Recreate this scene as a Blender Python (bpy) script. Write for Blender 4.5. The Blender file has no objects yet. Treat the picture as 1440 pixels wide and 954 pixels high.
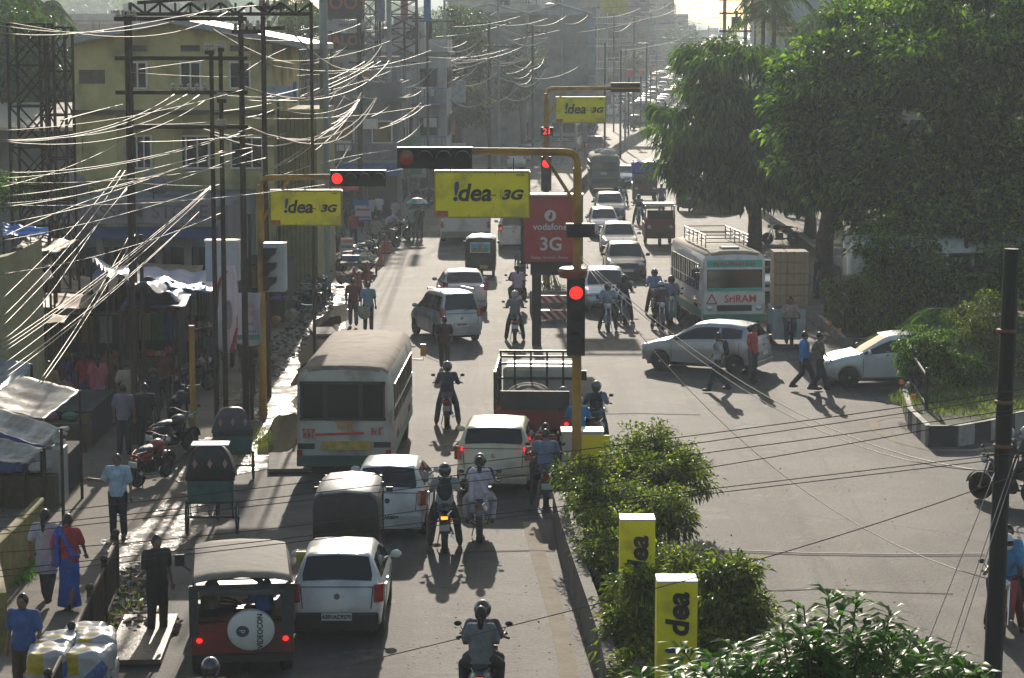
import bpy, bmesh, math, random
import numpy as np
from mathutils import Vector, Matrix
random.seed(7); RNG = np.random.default_rng(11)
SC = bpy.context.scene; COL = SC.collection
R = math.radians
# ---------------- camera, sky, sun, exposure ----------------
CAMH, F, CX, CY, HOR = 9.8, 3300.0, 720.0, 477.0, 60.0
PITCH = math.atan((CY-HOR)/F)
cam_d = bpy.data.cameras.new('camera'); cam = bpy.data.objects.new('camera', cam_d); COL.objects.link(cam)
cam_d.sensor_width = 36; cam_d.lens = F/1440*36; cam_d.clip_end = 6000; cam_d.clip_start = .5
cam.location = (0, 0, CAMH); cam.rotation_euler = (math.pi/2-PITCH, 0, 0); SC.camera = cam
SUN_EL = R(19.5)
W = bpy.data.worlds.new('World'); SC.world = W; W.use_nodes = True
wn = W.node_tree.nodes; wl = W.node_tree.links
sky = wn.new('ShaderNodeTexSky'); sky.sky_type = 'NISHITA'; sky.sun_disc = False
sky.sun_elevation = SUN_EL; sky.sun_rotation = R(0); sky.air_density = 1.3; sky.dust_density = 1.4; sky.ozone_density = 1.0
bg = wn['Background']; wl.new(sky.outputs[0], bg.inputs[0]); bg.inputs[1].default_value = .1
sun_d = bpy.data.lights.new('sun', 'SUN'); sun_d.energy = 5.0; sun_d.angle = R(.6); sun_d.color = (1, .89, .75)
sun = bpy.data.objects.new('sun', sun_d); COL.objects.link(sun)
sun.rotation_euler = (-(math.pi/2-SUN_EL), 0, R(1.0)); sun.location = (0, 300, 120)
SC.view_settings.view_transform = 'Standard'; SC.view_settings.look = 'None'
SC.view_settings.exposure = 0.3; SC.view_settings.gamma = 1
SC.render.engine = 'CYCLES'
SC.cycles.use_denoising = True; SC.cycles.max_bounces = 6; SC.cycles.transparent_max_bounces = 10
SC.cycles.volume_bounces = 0; SC.cycles.caustics_reflective = False; SC.cycles.caustics_refractive = False
SC.cycles.sample_clamp_indirect = 4

# ---------------- pixel -> world ----------------
fw = Vector((0, math.cos(PITCH), -math.sin(PITCH))); up = Vector((0, math.sin(PITCH), math.cos(PITCH)))
def ray(px, py): return Vector(((px-CX)/F, 0, 0)) + up*(-(py-CY)/F) + fw
def zg(Y): return 0 if Y < 280 else min((Y-280)*.025, 10.6)
def P(px, py, Y):
    d = ray(px, py); return Vector((0, 0, CAMH)) + d*(Y/d.y)
def G(px, py, z=0):
    d = ray(px, py); t = (CAMH-z)/-d.z; return Vector((0, 0, CAMH)) + d*t
def ZP(py, Y): return P(720, py, Y).z
def sx(Y): return Y/F   # metres per pixel (approx.)
def medX(Y):            # centre line of the main road far away
    return float(np.interp(Y, [100, 140, 204, 255, 419, 575, 760], [-.5, 3.2, 8.7, 14.9, 34.5, 53, 75]))

# ---------------- materials ----------------
def mat(name, col, rough=.6, metal=0, var=.25, scale=3, bump=0, emit=None, est=1, coat=0, transl=0, dirt=None, dscale=.8, alpha=None, spec=None):
    m = bpy.data.materials.new(name); m.use_nodes = True
    n = m.node_tree.nodes; l = m.node_tree.links; b = n['Principled BSDF']
    b.inputs['Base Color'].default_value = (*col, 1); b.inputs['Roughness'].default_value = rough; b.inputs['Metallic'].default_value = metal
    if coat: b.inputs['Coat Weight'].default_value = coat; b.inputs['Coat Roughness'].default_value = .06
    if spec is not None: b.inputs['Specular IOR Level'].default_value = spec
    tc = n.new('ShaderNodeTexCoord')
    if var or bump:
        t = n.new('ShaderNodeTexNoise'); t.inputs['Scale'].default_value = scale; t.inputs['Detail'].default_value = 6; t.inputs['Roughness'].default_value = .65
        l.new(tc.outputs['Object'], t.inputs['Vector'])
    if var:
        r = n.new('ShaderNodeValToRGB'); r.color_ramp.elements[0].position = .3; r.color_ramp.elements[1].position = .7
        r.color_ramp.elements[0].color = (*[c*(1-var) for c in col], 1); r.color_ramp.elements[1].color = (*[min(1, c*(1+var)) for c in col], 1)
        l.new(t.outputs['Fac'], r.inputs['Fac']); out = r.outputs['Color']
        if dirt:
            t2 = n.new('ShaderNodeTexNoise'); t2.inputs['Scale'].default_value = dscale; t2.inputs['Detail'].default_value = 8
            l.new(tc.outputs['Object'], t2.inputs['Vector'])
            r2 = n.new('ShaderNodeValToRGB'); r2.color_ramp.elements[0].position = .5; r2.color_ramp.elements[1].position = .66
            l.new(t2.outputs['Fac'], r2.inputs['Fac'])
            mx = n.new('ShaderNodeMix'); mx.data_type = 'RGBA'; l.new(r2.outputs['Color'], mx.inputs['Factor'])
            l.new(out, mx.inputs['A']); mx.inputs['B'].default_value = (*dirt, 1); out = mx.outputs['Result']
        l.new(out, b.inputs['Base Color'])
    if bump:
        bp = n.new('ShaderNodeBump'); bp.inputs['Strength'].default_value = bump; bp.inputs['Distance'].default_value = .05
        l.new(t.outputs['Fac'], bp.inputs['Height']); l.new(bp.outputs['Normal'], b.inputs['Normal'])
    if emit: b.inputs['Emission Color'].default_value = (*emit, 1); b.inputs['Emission Strength'].default_value = est
    if transl:
        tr = n.new('ShaderNodeBsdfTranslucent'); tr.inputs['Color'].default_value = (*[min(1, c*1.6) for c in col], 1)
        ms = n.new('ShaderNodeMixShader'); ms.inputs[0].default_value = transl
        l.new(b.outputs[0], ms.inputs[1]); l.new(tr.outputs[0], ms.inputs[2]); l.new(ms.outputs[0], n['Material Output'].inputs['Surface'])
    return m
def leafmat(name, cols, transl=.4, rough=.38, tg=(1.9, 2.3, .7), gloss=.06):
    m = bpy.data.materials.new(name); m.use_nodes = True
    n = m.node_tree.nodes; l = m.node_tree.links; n.remove(n['Principled BSDF']); df = n.new('ShaderNodeBsdfDiffuse'); gs = n.new('ShaderNodeBsdfGlossy'); gs.inputs['Roughness'].default_value = .3; b = n.new('ShaderNodeMixShader'); b.inputs[0].default_value = gloss; l.new(df.outputs[0], b.inputs[1]); l.new(gs.outputs[0], b.inputs[2])
    g = n.new('ShaderNodeNewGeometry'); r = n.new('ShaderNodeValToRGB'); l.new(g.outputs['Random Per Island'], r.inputs['Fac'])
    e = r.color_ramp.elements; e[0].color = (*cols[0], 1); e[1].color = (*cols[-1], 1); e[1].position = .97
    for i, c in enumerate(cols[1:-1]): x = e.new((i+1)/(len(cols)-1)); x.color = (*c, 1)
    l.new(r.outputs['Color'], df.inputs['Color'])
    tr = n.new('ShaderNodeBsdfTranslucent'); mul = n.new('ShaderNodeMix'); mul.data_type = 'RGBA'; mul.blend_type = 'MULTIPLY'; mul.inputs['Factor'].default_value = 1
    l.new(r.outputs['Color'], mul.inputs['A']); mul.inputs['B'].default_value = (*tg, 1); l.new(mul.outputs['Result'], tr.inputs['Color'])
    ms = n.new('ShaderNodeMixShader'); ms.inputs[0].default_value = transl
    l.new(b.outputs[0], ms.inputs[1]); l.new(tr.outputs[0], ms.inputs[2]); l.new(ms.outputs[0], n['Material Output'].inputs['Surface'])
    return m
_mc = {}
def M(name, *a, **k):
    if name not in _mc: _mc[name] = mat(name, *a, **k)
    return _mc[name]
def cloth(c): return M('cloth_%d_%d_%d' % tuple(int(x*255) for x in c), c, .85, var=.3, scale=7, bump=.8)
def paint(c, metal=0): return M('paint_%d_%d_%d_%d' % (*[int(x*255) for x in c], int(metal*9)), c, .33, metal, var=.07, scale=1.2, coat=.6, dirt=tuple(x*.6+.05 for x in c), dscale=1.5)
BLACK = M('black_plastic', (.018, .018, .02), .5, var=.2)
DARK = M('dark_metal', (.035, .034, .033), .5, .3, var=.3)
RUB = M('rubber', (.022, .022, .023), .8, var=.3)
CHROME = M('chrome', (.6, .6, .6), .18, 1, var=.05)
ALLOY = M('alloy', (.35, .35, .36), .35, .9, var=.1)
GLASS = M('window_glass', (.012, .015, .018), .06, 0, var=0, spec=.5)
LENSR = M('red_lens', (.35, .01, .01), .15, var=0, coat=.5)
LENSW = M('clear_lens', (.6, .62, .65), .1, .3, var=0, coat=.5)
LENSO = M('amber_lens', (.6, .2, .02), .2, var=0)
GLOWR = M('red_glow', (.8, .02, .02), .4, var=0, emit=(1, .015, .01), est=2.2)
GLOWO = M('amber_glow', (.8, .3, .02), .4, var=0, emit=(1, .3, .02), est=2.2)
SKIN = M('skin', (.2, .105, .065), .55, var=.1)
EYE = M('eye_dark', (.03, .02, .018), .3, var=0)
LIP = M('lip', (.16, .06, .05), .5, var=0)
HAIR = M('hair', (.012, .01, .009), .4, var=.3, scale=30)
SHOE = M('shoe_leather', (.03, .022, .018), .5, var=.2)
PLATE = M('number_plate', (.62, .62, .58), .4, var=.05)
INK = M('ink', (.02, .02, .025), .5, var=0)
CONC = M('concrete', (.22, .2, .175), .85, var=.3, scale=2, bump=.3, dirt=(.09, .08, .07))
RUSTY = M('rusty_steel', (.05, .035, .028), .7, .3, var=.4, scale=4)
YEL = M('yellow_pole_paint', (.42, .23, .03), .5, var=.2, scale=3, dirt=(.09, .06, .04))

# ---------------- mesh builder ----------------
class MB:
    def __init__(s): s.v = []; s.f = []; s.m = []; s.k = 0
    def add(s, vs, fs, k=None):
        o = len(s.v); s.v += [tuple(v) for v in vs]; s.f += [tuple(i+o for i in f) for f in fs]; s.m += [s.k if k is None else k]*len(fs); return s
    def box(s, c, d, rz=0, k=None, rx=0, ry=0):
        a, b, e = d[0]/2, d[1]/2, d[2]/2
        vs = [Vector((x, y, z)) for z in (-e, e) for x, y in ((-a, -b), (a, -b), (a, b), (-a, b))]
        if rz or rx or ry:
            m = Matrix.Rotation(rz, 3, 'Z') @ Matrix.Rotation(ry, 3, 'Y') @ Matrix.Rotation(rx, 3, 'X'); vs = [m @ v for v in vs]
        c = Vector(c)
        return s.add([v+c for v in vs], [(3, 2, 1, 0), (4, 5, 6, 7), (0, 1, 5, 4), (1, 2, 6, 5), (2, 3, 7, 6), (3, 0, 4, 7)], k)
    def cyl(s, p0, p1, r0, r1=None, n=10, k=None, cap=True):
        p0 = Vector(p0); p1 = Vector(p1); r1 = r0 if r1 is None else r1
        d = (p1-p0); d = d.normalized() if d.length > 1e-9 else Vector((0, 0, 1))
        a = d.cross(Vector((0, 0, 1)) if abs(d.z) < .9 else Vector((1, 0, 0))).normalized(); b = d.cross(a)
        vs = []
        for p, r in ((p0, r0), (p1, r1)):
            for i in range(n): t = 2*math.pi*i/n; vs.append(p+a*(r*math.cos(t))+b*(r*math.sin(t)))
        fs = [(i, i+n, (i+1) % n+n, (i+1) % n) for i in range(n)]
        if cap: fs += [tuple(range(n)), tuple(range(2*n-1, n-1, -1))]
        return s.add(vs, fs, k)
    def tube(s, pts, r, n=6, k=None, closed=False):
        pts = [Vector(p) for p in pts]; vs = []; N = len(pts)
        rs = r if isinstance(r, (list, tuple)) else [r]*N
        for i, p in enumerate(pts):
            if closed: d = pts[(i+1) % N]-pts[i-1]
            else: d = pts[min(i+1, N-1)]-pts[max(i-1, 0)]
            d.normalize(); a = d.cross(Vector((0, 0, 1)) if abs(d.z) < .95 else Vector((1, 0, 0))).normalized(); b = d.cross(a)
            for j in range(n): t = 2*math.pi*j/n; vs.append(p+a*(rs[i]*math.cos(t))+b*(rs[i]*math.sin(t)))
        fs = []
        for i in range(N if closed else N-1):
            i2 = (i+1) % N
            for j in range(n): fs.append((i*n+j, i*n+(j+1) % n, i2*n+(j+1) % n, i2*n+j))
        if not closed: fs += [tuple(range(n-1, -1, -1)), tuple(range((N-1)*n, N*n))]
        return s.add(vs, fs, k)
    def ell(s, c, r, n=12, h=8, k=None, z0=-1, z1=1, rot=None):
        c = Vector(c); vs = []; t0 = math.asin(z0); t1 = math.asin(z1)
        for i in range(h+1):
            t = t0+(t1-t0)*i/h
            for j in range(n):
                a = 2*math.pi*j/n; v = Vector((r[0]*math.cos(t)*math.cos(a), r[1]*math.cos(t)*math.sin(a), r[2]*math.sin(t)))
                vs.append(c+(rot @ v if rot else v))
        fs = [(i*n+j, i*n+(j+1) % n, (i+1)*n+(j+1) % n, (i+1)*n+j) for i in range(h) for j in range(n)]
        fs += [tuple(range(n-1, -1, -1)), tuple(range(h*n, h*n+n))]
        return s.add(vs, fs, k)
    def lathe(s, prof, c=(0, 0, 0), n=16, k=None, axis='Z', sy=1):
        vs = []
        for (r, z) in prof:
            for j in range(n):
                a = 2*math.pi*j/n; x, y = r*math.cos(a), r*math.sin(a)*sy
                v = (x, y, z) if axis == 'Z' else ((z, x, y) if axis == 'X' else (x, z, y))
                vs.append((v[0]+c[0], v[1]+c[1], v[2]+c[2]))
        h = len(prof)
        fs = [(i*n+j, i*n+(j+1) % n, (i+1)*n+(j+1) % n, (i+1)*n+j) for i in range(h-1) for j in range(n)]
        fs += [tuple(range(n-1, -1, -1)), tuple(range((h-1)*n, h*n))]
        return s.add(vs, fs, k)
    def grid(s, fn, nu, nv, k=None):
        vs = [fn(i/nu, j/nv) for i in range(nu+1) for j in range(nv+1)]
        fs = [(i*(nv+1)+j, (i+1)*(nv+1)+j, (i+1)*(nv+1)+j+1, i*(nv+1)+j+1) for i in range(nu) for j in range(nv)]
        return s.add(vs, fs, k)
    def prism(s, poly, p0, ex, k=None):   # poly: 2D in plane (u,v) given by fn p0(u,v)->Vector ; ex: extrusion vector
        n = len(poly); a = [Vector(p0(u, v)) for u, v in poly]; ex = Vector(ex)
        return s.add(a+[p+ex for p in a], [tuple(range(n)), tuple(range(2*n-1, n-1, -1))]+[(i, i+n, (i+1) % n+n, (i+1) % n) for i in range(n)], k)
    def build(s, name, mats, parent=None, smooth=False, sharp=35, fix=True):
        me = bpy.data.meshes.new(name); me.from_pydata(s.v, [], s.f)
        mats = mats if isinstance(mats, (list, tuple)) else [mats]
        for m in mats: me.materials.append(m)
        if len(mats) > 1: me.polygons.foreach_set('material_index', s.m)
        if fix:
            bm = bmesh.new(); bm.from_mesh(me); bmesh.ops.recalc_face_normals(bm, faces=bm.faces); bm.to_mesh(me); bm.free()
        if smooth:
            me.polygons.foreach_set('use_smooth', [True]*len(me.polygons))
            if sharp: me.set_sharp_from_angle(angle=R(sharp))
        o = bpy.data.objects.new(name, me); COL.objects.link(o)
        if parent: o.parent = parent
        return o
def tag(o, label=None, cat=None, group=None, kind=None, loc=None, rz=None):
    if label: o['label'] = label
    if cat: o['category'] = cat
    if group: o['group'] = group
    if kind: o['kind'] = kind
    if loc is not None: o.location = loc
    if rz is not None: o.rotation_euler = (0, 0, rz)
    return o
def thing(name, label, cat, loc=(0, 0, 0), rz=0, group=None):
    o = bpy.data.objects.new(name, None); COL.objects.link(o); o.empty_display_size = .2
    return tag(o, label, cat, group, None, loc, rz)
def copy_tree(o, parent=None):
    c = o.copy(); COL.objects.link(c); c.parent = parent
    if o.name not in KIDS: KIDS[o.name] = list(o.children)
    for ch in KIDS[o.name]: copy_tree(ch, c)
    return c
KIDS = {}
def flatten(root, name):
    """one multi-material mesh from a thing's parts, for copies too small to show them"""
    bm = bmesh.new(); mats = []
    bpy.context.view_layer.update(); inv = root.matrix_world.inverted()
    for ch in root.children_recursive:
        if ch.type != 'MESH': continue
        me = ch.data.copy(); me.transform(inv @ ch.matrix_world); idx = []
        for sl in ch.material_slots:
            if sl.material not in mats: mats.append(sl.material)
            idx.append(mats.index(sl.material))
        mi = np.zeros(len(me.polygons), dtype=np.int32); me.polygons.foreach_get('material_index', mi); me.polygons.foreach_set('material_index', np.array(idx, dtype=np.int32)[mi])
        bm.from_mesh(me); bpy.data.meshes.remove(me)
    me = bpy.data.meshes.new(name); bm.to_mesh(me); bm.free()
    for m in mats: me.materials.append(m)
    o = bpy.data.objects.new(name, me); COL.objects.link(o); return o
def setmat(o, m, i=0):
    o.material_slots[i].link = 'OBJECT'; o.material_slots[i].material = m
def recolour(root, frm, to):
    for ch in root.children:
        for s in ch.material_slots:
            if s.material == frm: s.link = 'OBJECT'; s.material = to
_TS = bpy.data.scenes.new('bake'); _TV = _TS.view_layers[0]
def evaluated(o):
    _TS.collection.objects.link(o); _TV.update(); dg = _TV.depsgraph
    me = bpy.data.meshes.new_from_object(o.evaluated_get(dg), depsgraph=dg); _TS.collection.objects.unlink(o); return me
def bake(o, *mods):
    """apply modifiers by reading the evaluated mesh"""
    for typ, kw in mods:
        md = o.modifiers.new(typ.lower(), typ)
        for k, v in kw.items(): setattr(md, k, v)
    me = evaluated(o); o.modifiers.clear(); old = o.data; o.data = me; me.name = o.name
    return o
def text(s, name, size, m, parent, loc, rot=(math.pi/2, 0, 0), bold=0, shear=0, sxy=(1, 1), ext=.004, align='CENTER'):
    cu = bpy.data.curves.new(name, 'FONT'); cu.body = s; cu.size = size; cu.extrude = ext; cu.offset = bold; cu.shear = shear
    cu.align_x = align; cu.align_y = 'CENTER'; cu.resolution_u = 3
    t = bpy.data.objects.new('t', cu); COL.objects.link(t)
    me = evaluated(t)
    bpy.data.objects.remove(t); me.name = name; me.materials.clear(); me.materials.append(m)
    o = bpy.data.objects.new(name, me); COL.objects.link(o); o.parent = parent
    o.location = loc; o.rotation_euler = rot; o.scale = (sxy[0], sxy[1], 1)
    return o
def catenary(a, b, sag, n=16):
    a = Vector(a); b = Vector(b); return [a.lerp(b, i/n)-Vector((0, 0, sag*4*(i/n)*(1-i/n))) for i in range(n+1)]
def part_box(name, parent, items, m, bev=0):
    b = MB()
    for it in items: b.box(*it)
    o = b.build(name, m, parent)
    if bev: bake(o, ('BEVEL', dict(width=bev, segments=2)))
    return o
def scribble(parent, cx, y, z, w, h, m, n, sd, name='hand_lettering', up=False):
    r_ = random.Random(sd); b = MB()
    for i in range(n):
        x = cx-w/2+w*(i+.5)/n
        b.box((x, y, z), (w/n*.22, .01, h)); b.box((x+w/n*.2, y-.001, z+h*.45*r_.choice((0, 1, -1))), (w/n*.6, .01, h*.2))
        if r_.random() < .6: b.box((x+w/n*.4, y-.0005, z-h*.15), (w/n*.18, .01, h*.55))
    b.box((cx, y-.001, z+h*.55), (w, .01, h*.14)) if up else None
    return b.build(name, m, parent)
GRN = M('green_bus_paint', (.05, .2, .15), .4, var=.15); REDP = M('red_paint', (.5, .04, .03), .45, var=.12); ORP = M('orange_paint', (.6, .25, .03), .45, var=.12)
CAN = mat('black_canvas', (.028, .029, .033), .55, var=.3, scale=4, bump=.5)
PALE = M('pale_canvas', (.45, .44, .42), .5); M('seat_vinyl', (.06, .04, .03), .5)
# ---------------- setting: ground, road, far hills, haze ----------------
def sheet(name, pts, z, m, kind='structure'):
    b = MB(); b.add([(p[0], p[1], z) for p in pts], [tuple(range(len(pts)))])
    o = b.build(name, m, fix=False); me = o.data
    if me.polygons[0].normal.z < 0: me.flip_normals()
    o['kind'] = kind; return o
def groundmat(name, c0, c1, rough=.9, scale=.25, bump=.5, fine=6, streak=None, patch=None, wet=False):
    m = bpy.data.materials.new(name); m.use_nodes = True; n = m.node_tree.nodes; l = m.node_tree.links; b = n['Principled BSDF']
    tc = n.new('ShaderNodeTexCoord'); mp = n.new('ShaderNodeMapping'); l.new(tc.outputs['Object'], mp.inputs['Vector'])
    def noise(s, d=8, vec=mp, rg=.6):
        t = n.new('ShaderNodeTexNoise'); t.inputs['Scale'].default_value = s; t.inputs['Detail'].default_value = d; t.inputs['Roughness'].default_value = rg
        l.new(vec.outputs[0], t.inputs['Vector']); return t
    def ramp(src, a, b_, ca, cb):
        r = n.new('ShaderNodeValToRGB'); e = r.color_ramp.elements; e[0].position = a; e[1].position = b_; e[0].color = (*ca, 1); e[1].color = (*cb, 1)
        l.new(src, r.inputs['Fac']); return r
    def mix(f, A, B, bt='MIX', fac=None):
        x = n.new('ShaderNodeMix'); x.data_type = 'RGBA'; x.blend_type = bt
        if f is not None: l.new(f, x.inputs['Factor'])
        else: x.inputs['Factor'].default_value = fac
        l.new(A, x.inputs['A'])
        if isinstance(B, tuple): x.inputs['B'].default_value = (*B, 1)
        else: l.new(B, x.inputs['B'])
        return x.outputs['Result']
    big = noise(scale); out = ramp(big.outputs['Fac'], .36, .62, c0, c1).outputs['Color']
    f = noise(fine, 4, rg=.8); out = mix(None, out, ramp(f.outputs['Fac'], .25, .75, (.72, .72, .72), (1.25, 1.25, 1.25)).outputs['Color'], 'MULTIPLY', .8)
    if streak:   # oil and tyre tracks running along the lanes
        m2 = n.new('ShaderNodeMapping'); m2.inputs['Scale'].default_value = (1.2, .05, 1); l.new(tc.outputs['Object'], m2.inputs['Vector'])
        s = noise(1, 6, m2); out = mix(ramp(s.outputs['Fac'], .48, .62, (0, 0, 0), (.85,)*3).outputs['Color'], out, streak)
        m3 = n.new('ShaderNodeMapping'); m3.inputs['Scale'].default_value = (.12, .9, 1); l.new(tc.outputs['Object'], m3.inputs['Vector'])
        s = noise(1.3, 6, m3); out = mix(ramp(s.outputs['Fac'], .58, .74, (0, 0, 0), (.6,)*3).outputs['Color'], out, tuple(x*2.0 for x in streak))
    if patch:
        s = noise(.55, 9, rg=.7); out = mix(ramp(s.outputs['Fac'], .565, .63, (0, 0, 0), (.85,)*3).outputs['Color'], out, patch)
    l.new(out, b.inputs['Base Color'])
    if streak:   # cracks
        vo = n.new('ShaderNodeTexVoronoi'); vo.feature = 'DISTANCE_TO_EDGE'; vo.inputs['Scale'].default_value = .22
        d = n.new('ShaderNodeMix'); d.data_type = 'RGBA'; d.inputs['Factor'].default_value = .25; l.new(mp.outputs[0], d.inputs['A']); l.new(noise(1.1).outputs['Color'], d.inputs['B']); l.new(d.outputs['Result'], vo.inputs['Vector'])
        cr = ramp(vo.outputs['Distance'], 0, .012, (.35,)*3, (1, 1, 1)); out = mix(None, out, cr.outputs['Color'], 'MULTIPLY', .8); l.new(out, b.inputs['Base Color'])
    b.inputs['Roughness'].default_value = rough
    if wet:
        s = noise(1.2, 7, rg=.75); rr = ramp(s.outputs['Fac'], .42, .52, (.12,)*3, (.75,)*3); l.new(rr.outputs['Color'], b.inputs['Roughness'])
    bp = n.new('ShaderNodeBump'); bp.inputs['Strength'].default_value = bump; bp.inputs['Distance'].default_value = .03; l.new(f.outputs['Fac'], bp.inputs['Height']); l.new(bp.outputs['Normal'], b.inputs['Normal'])
    return m
DIRT = groundmat('trodden_earth', (.13, .105, .075), (.2, .165, .12), patch=(.26, .23, .18))
ASPH = groundmat('asphalt', (.046, .042, .036), (.13, .119, .102), scale=.3, fine=11, streak=(.036, .033, .03), patch=(.14, .127, .106), rough=.78, bump=.8)
ASPH.node_tree.nodes['Principled BSDF'].inputs['Specular IOR Level'].default_value = .32
PAVE = groundmat('footpath_concrete', (.13, .11, .085), (.2, .17, .13), fine=5, patch=(.08, .07, .055))
MUD = groundmat('wet_mud', (.045, .037, .026), (.085, .07, .05), scale=.5, fine=3.5, bump=.9, wet=True)
GRASS = groundmat('grass_soil', (.04, .045, .02), (.07, .075, .03), scale=.8, fine=9)

# one base sheet following the slow rise of the far road, out to the horizon
def strip(name, xl, xr, ys, z, m, nx=1):
    b = MB(); vs = []; fs = []
    for Y in ys:
        a, c = xl(Y), xr(Y)
        for i in range(nx+1): vs.append((a+(c-a)*i/nx, Y, zg(Y)+z))
    for j in range(len(ys)-1):
        for i in range(nx): o = j*(nx+1)+i; fs.append((o, o+1, o+nx+2, o+nx+1))
    b.add(vs, fs); o = b.build(name, m, fix=False); o['kind'] = 'structure'; return o
strip('ground', lambda Y: -2200, lambda Y: 2200, [-60, 20, 100, 200, 280, 340, 420, 520, 620, 704, 1000, 1990], 0, DIRT, 4)
def leftX(Y): return float(np.interp(Y, [20, 33, 46, 55, 75, 95, 140, 190, 255, 300, 419, 575, 760], [-6.0, -6.15, -6.5, -6.6, -6.9, -6.9, -5.3, -4.6, 4.2, 9.5, 23.5, 41.5, 63]))
def rightX(Y): return float(np.interp(Y, [20, 86, 92, 100, 140, 204, 255, 419, 575, 760], [60, 60, 13.0, 12.6, 14, 19.5, 26, 46, 65, 87]))
strip('road', leftX, rightX, [8, 20, 33, 46, 55, 65, 75, 86, 92, 100, 120, 140, 160, 190, 204, 255, 280, 300, 340, 419, 500, 575, 704, 760], .006, ASPH, 1)
# road left edge: footpath of packed concrete and the wet muddy gutter
strip('footpath', lambda Y: leftX(Y)-5.6, lambda Y: leftX(Y)-1.3, [10, 20, 33, 46, 55, 75, 95, 140, 190, 255], .012, PAVE, 1)
gut = MB()
for i, (Y0, Y1) in enumerate([(36, 44), (44, 52), (52, 60), (60, 68), (68, 76), (76, 84), (84, 92)]):
    pass
def gutter():
    ys = np.linspace(33, 96, 46); b = MB(); vs = []; fs = []
    for k, Y in enumerate(ys):
        c = leftX(Y)-.35; w1 = .75+.35*math.sin(k*.9)+.25*math.sin(k*2.3); w2 = .4+.25*math.sin(k*1.3+1)+(1.1 if 53.5 < Y < 60 else .0)+(.85 if 60 <= Y < 92 else 0)
        for t in (-1, 0, 1): vs.append((c+(t*w1 if t < 0 else t*w2), Y, .018))
    for k in range(len(ys)-1):
        for i in range(2): o = k*3+i; fs.append((o, o+1, o+4, o+3))
    b.add(vs, fs); o = b.build('gutter_mud', MUD, fix=False); o['kind'] = 'structure'
gutter()
wat = M('puddle_water', (.035, .024, .012), .07, var=.3, scale=2.5, bump=.12, spec=.6)
def blob(name, cx, cy, rx, ry, z, m, n=26, sd=1, kind='structure'):
    rnd = random.Random(sd); ph = [rnd.random()*6 for _ in range(4)]
    return sheet(name, [(cx+rx*math.cos(t)*(1+.16*math.sin(3*t+ph[0])+.1*math.sin(5*t+ph[1])+.07*math.sin(9*t+ph[2])+.05*math.sin(14*t+ph[3])), cy+ry*math.sin(t)*(1+.14*math.sin(2*t+ph[2])+.08*math.sin(7*t+ph[3]))) for t in [2*math.pi*i/n for i in range(n)]], z, m, kind)
g = G(396, 612); blob('puddle', g.x, g.y, .5, 3.6, .024, wat, sd=3, n=40)
g = G(455, 478); blob('puddle', g.x-.1, g.y, .5, 6, .024, wat, sd=5)
g = G(430, 525); blob('puddle', g.x, g.y, .3, 3, .024, wat, sd=8)
g = G(470, 445); blob('puddle', g.x, g.y, .5, 4, .024, wat, sd=9)
# painted edge line beside the median, worn patches, tar seams
LINE = groundmat('worn_line_paint', (.2, .16, .1), (.27, .22, .14), scale=1.5, fine=8)
def line(name, pts, w, z=.012, m=LINE):
    q = [G(*p) for p in pts]; L = []; Rr = []
    for i, p in enumerate(q):
        d = (q[min(i+1, len(q)-1)]-q[max(i-1, 0)]); n_ = Vector((-d.y, d.x, 0)).normalized()*w/2; L.append(p+n_); Rr.append(p-n_)
    b = MB(); vs = [(v.x, v.y, z) for pr in zip(L, Rr) for v in pr]; b.add(vs, [(2*i, 2*i+1, 2*i+3, 2*i+2) for i in range(len(q)-1)])
    o = b.build(name, m, fix=False)
    if o.data.polygons[0].normal.z < 0: o.data.flip_normals()
    o['kind'] = 'structure'; return o
line('road_line', [(745, 735), (757, 780), (772, 830), (787, 880), (798, 930), (805, 990)], .3)
line('road_line', [(1300, 585), (1245, 588), (1226, 594), (1232, 606), (1262, 622), (1310, 634), (1370, 634), (1440, 622)], .22)
TAR = groundmat('tar_seam', (.03, .027, .024), (.05, .046, .04))
line('tar_seam', [(640, 778), (745, 775), (780, 776)], .12, .013, TAR)
line('tar_seam', [(930, 773), (1000, 776), (1130, 781), (1260, 783), (1385, 782)], .1, .013, TAR)
line('tar_seam', [(1075, 832), (1160, 829), (1260, 834), (1340, 836)], .07, .013, TAR)
line('tar_seam', [(850, 583), (890, 582), (985, 584)], .12, .013, TAR)
line('road_joint', [(930, 770), (1000, 773), (1130, 778), (1260, 780), (1385, 779)], .07, .014, M('pale_joint', (.28, .26, .22), .8))
line('stop_line', [(905, 477), (985, 478)], .3, .012, LINE)
# concrete slabs over the drain
for x, y, w, l_, a in [(408, 655, 1.0, 2.2, .1), (200, 905, .9, 3.0, .05), (455, 470, .8, 2, .2)]:
    g = G(x, y); b = MB().box((0, 0, .07), (w, l_, .08)); tag(b.build('drain_slab', CONC if x != 200 else M('wet_concrete', (.1, .085, .065), .55, var=.4, scale=3, bump=.8)), {408: 'wide concrete slab over the drain left of the old bus', 200: 'wet concrete drain slab beside the red jeep', 455: 'small broken slab over the drain by the two walking men'}[x], 'slab', loc=(g.x, g.y, .015), rz=a)
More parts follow.
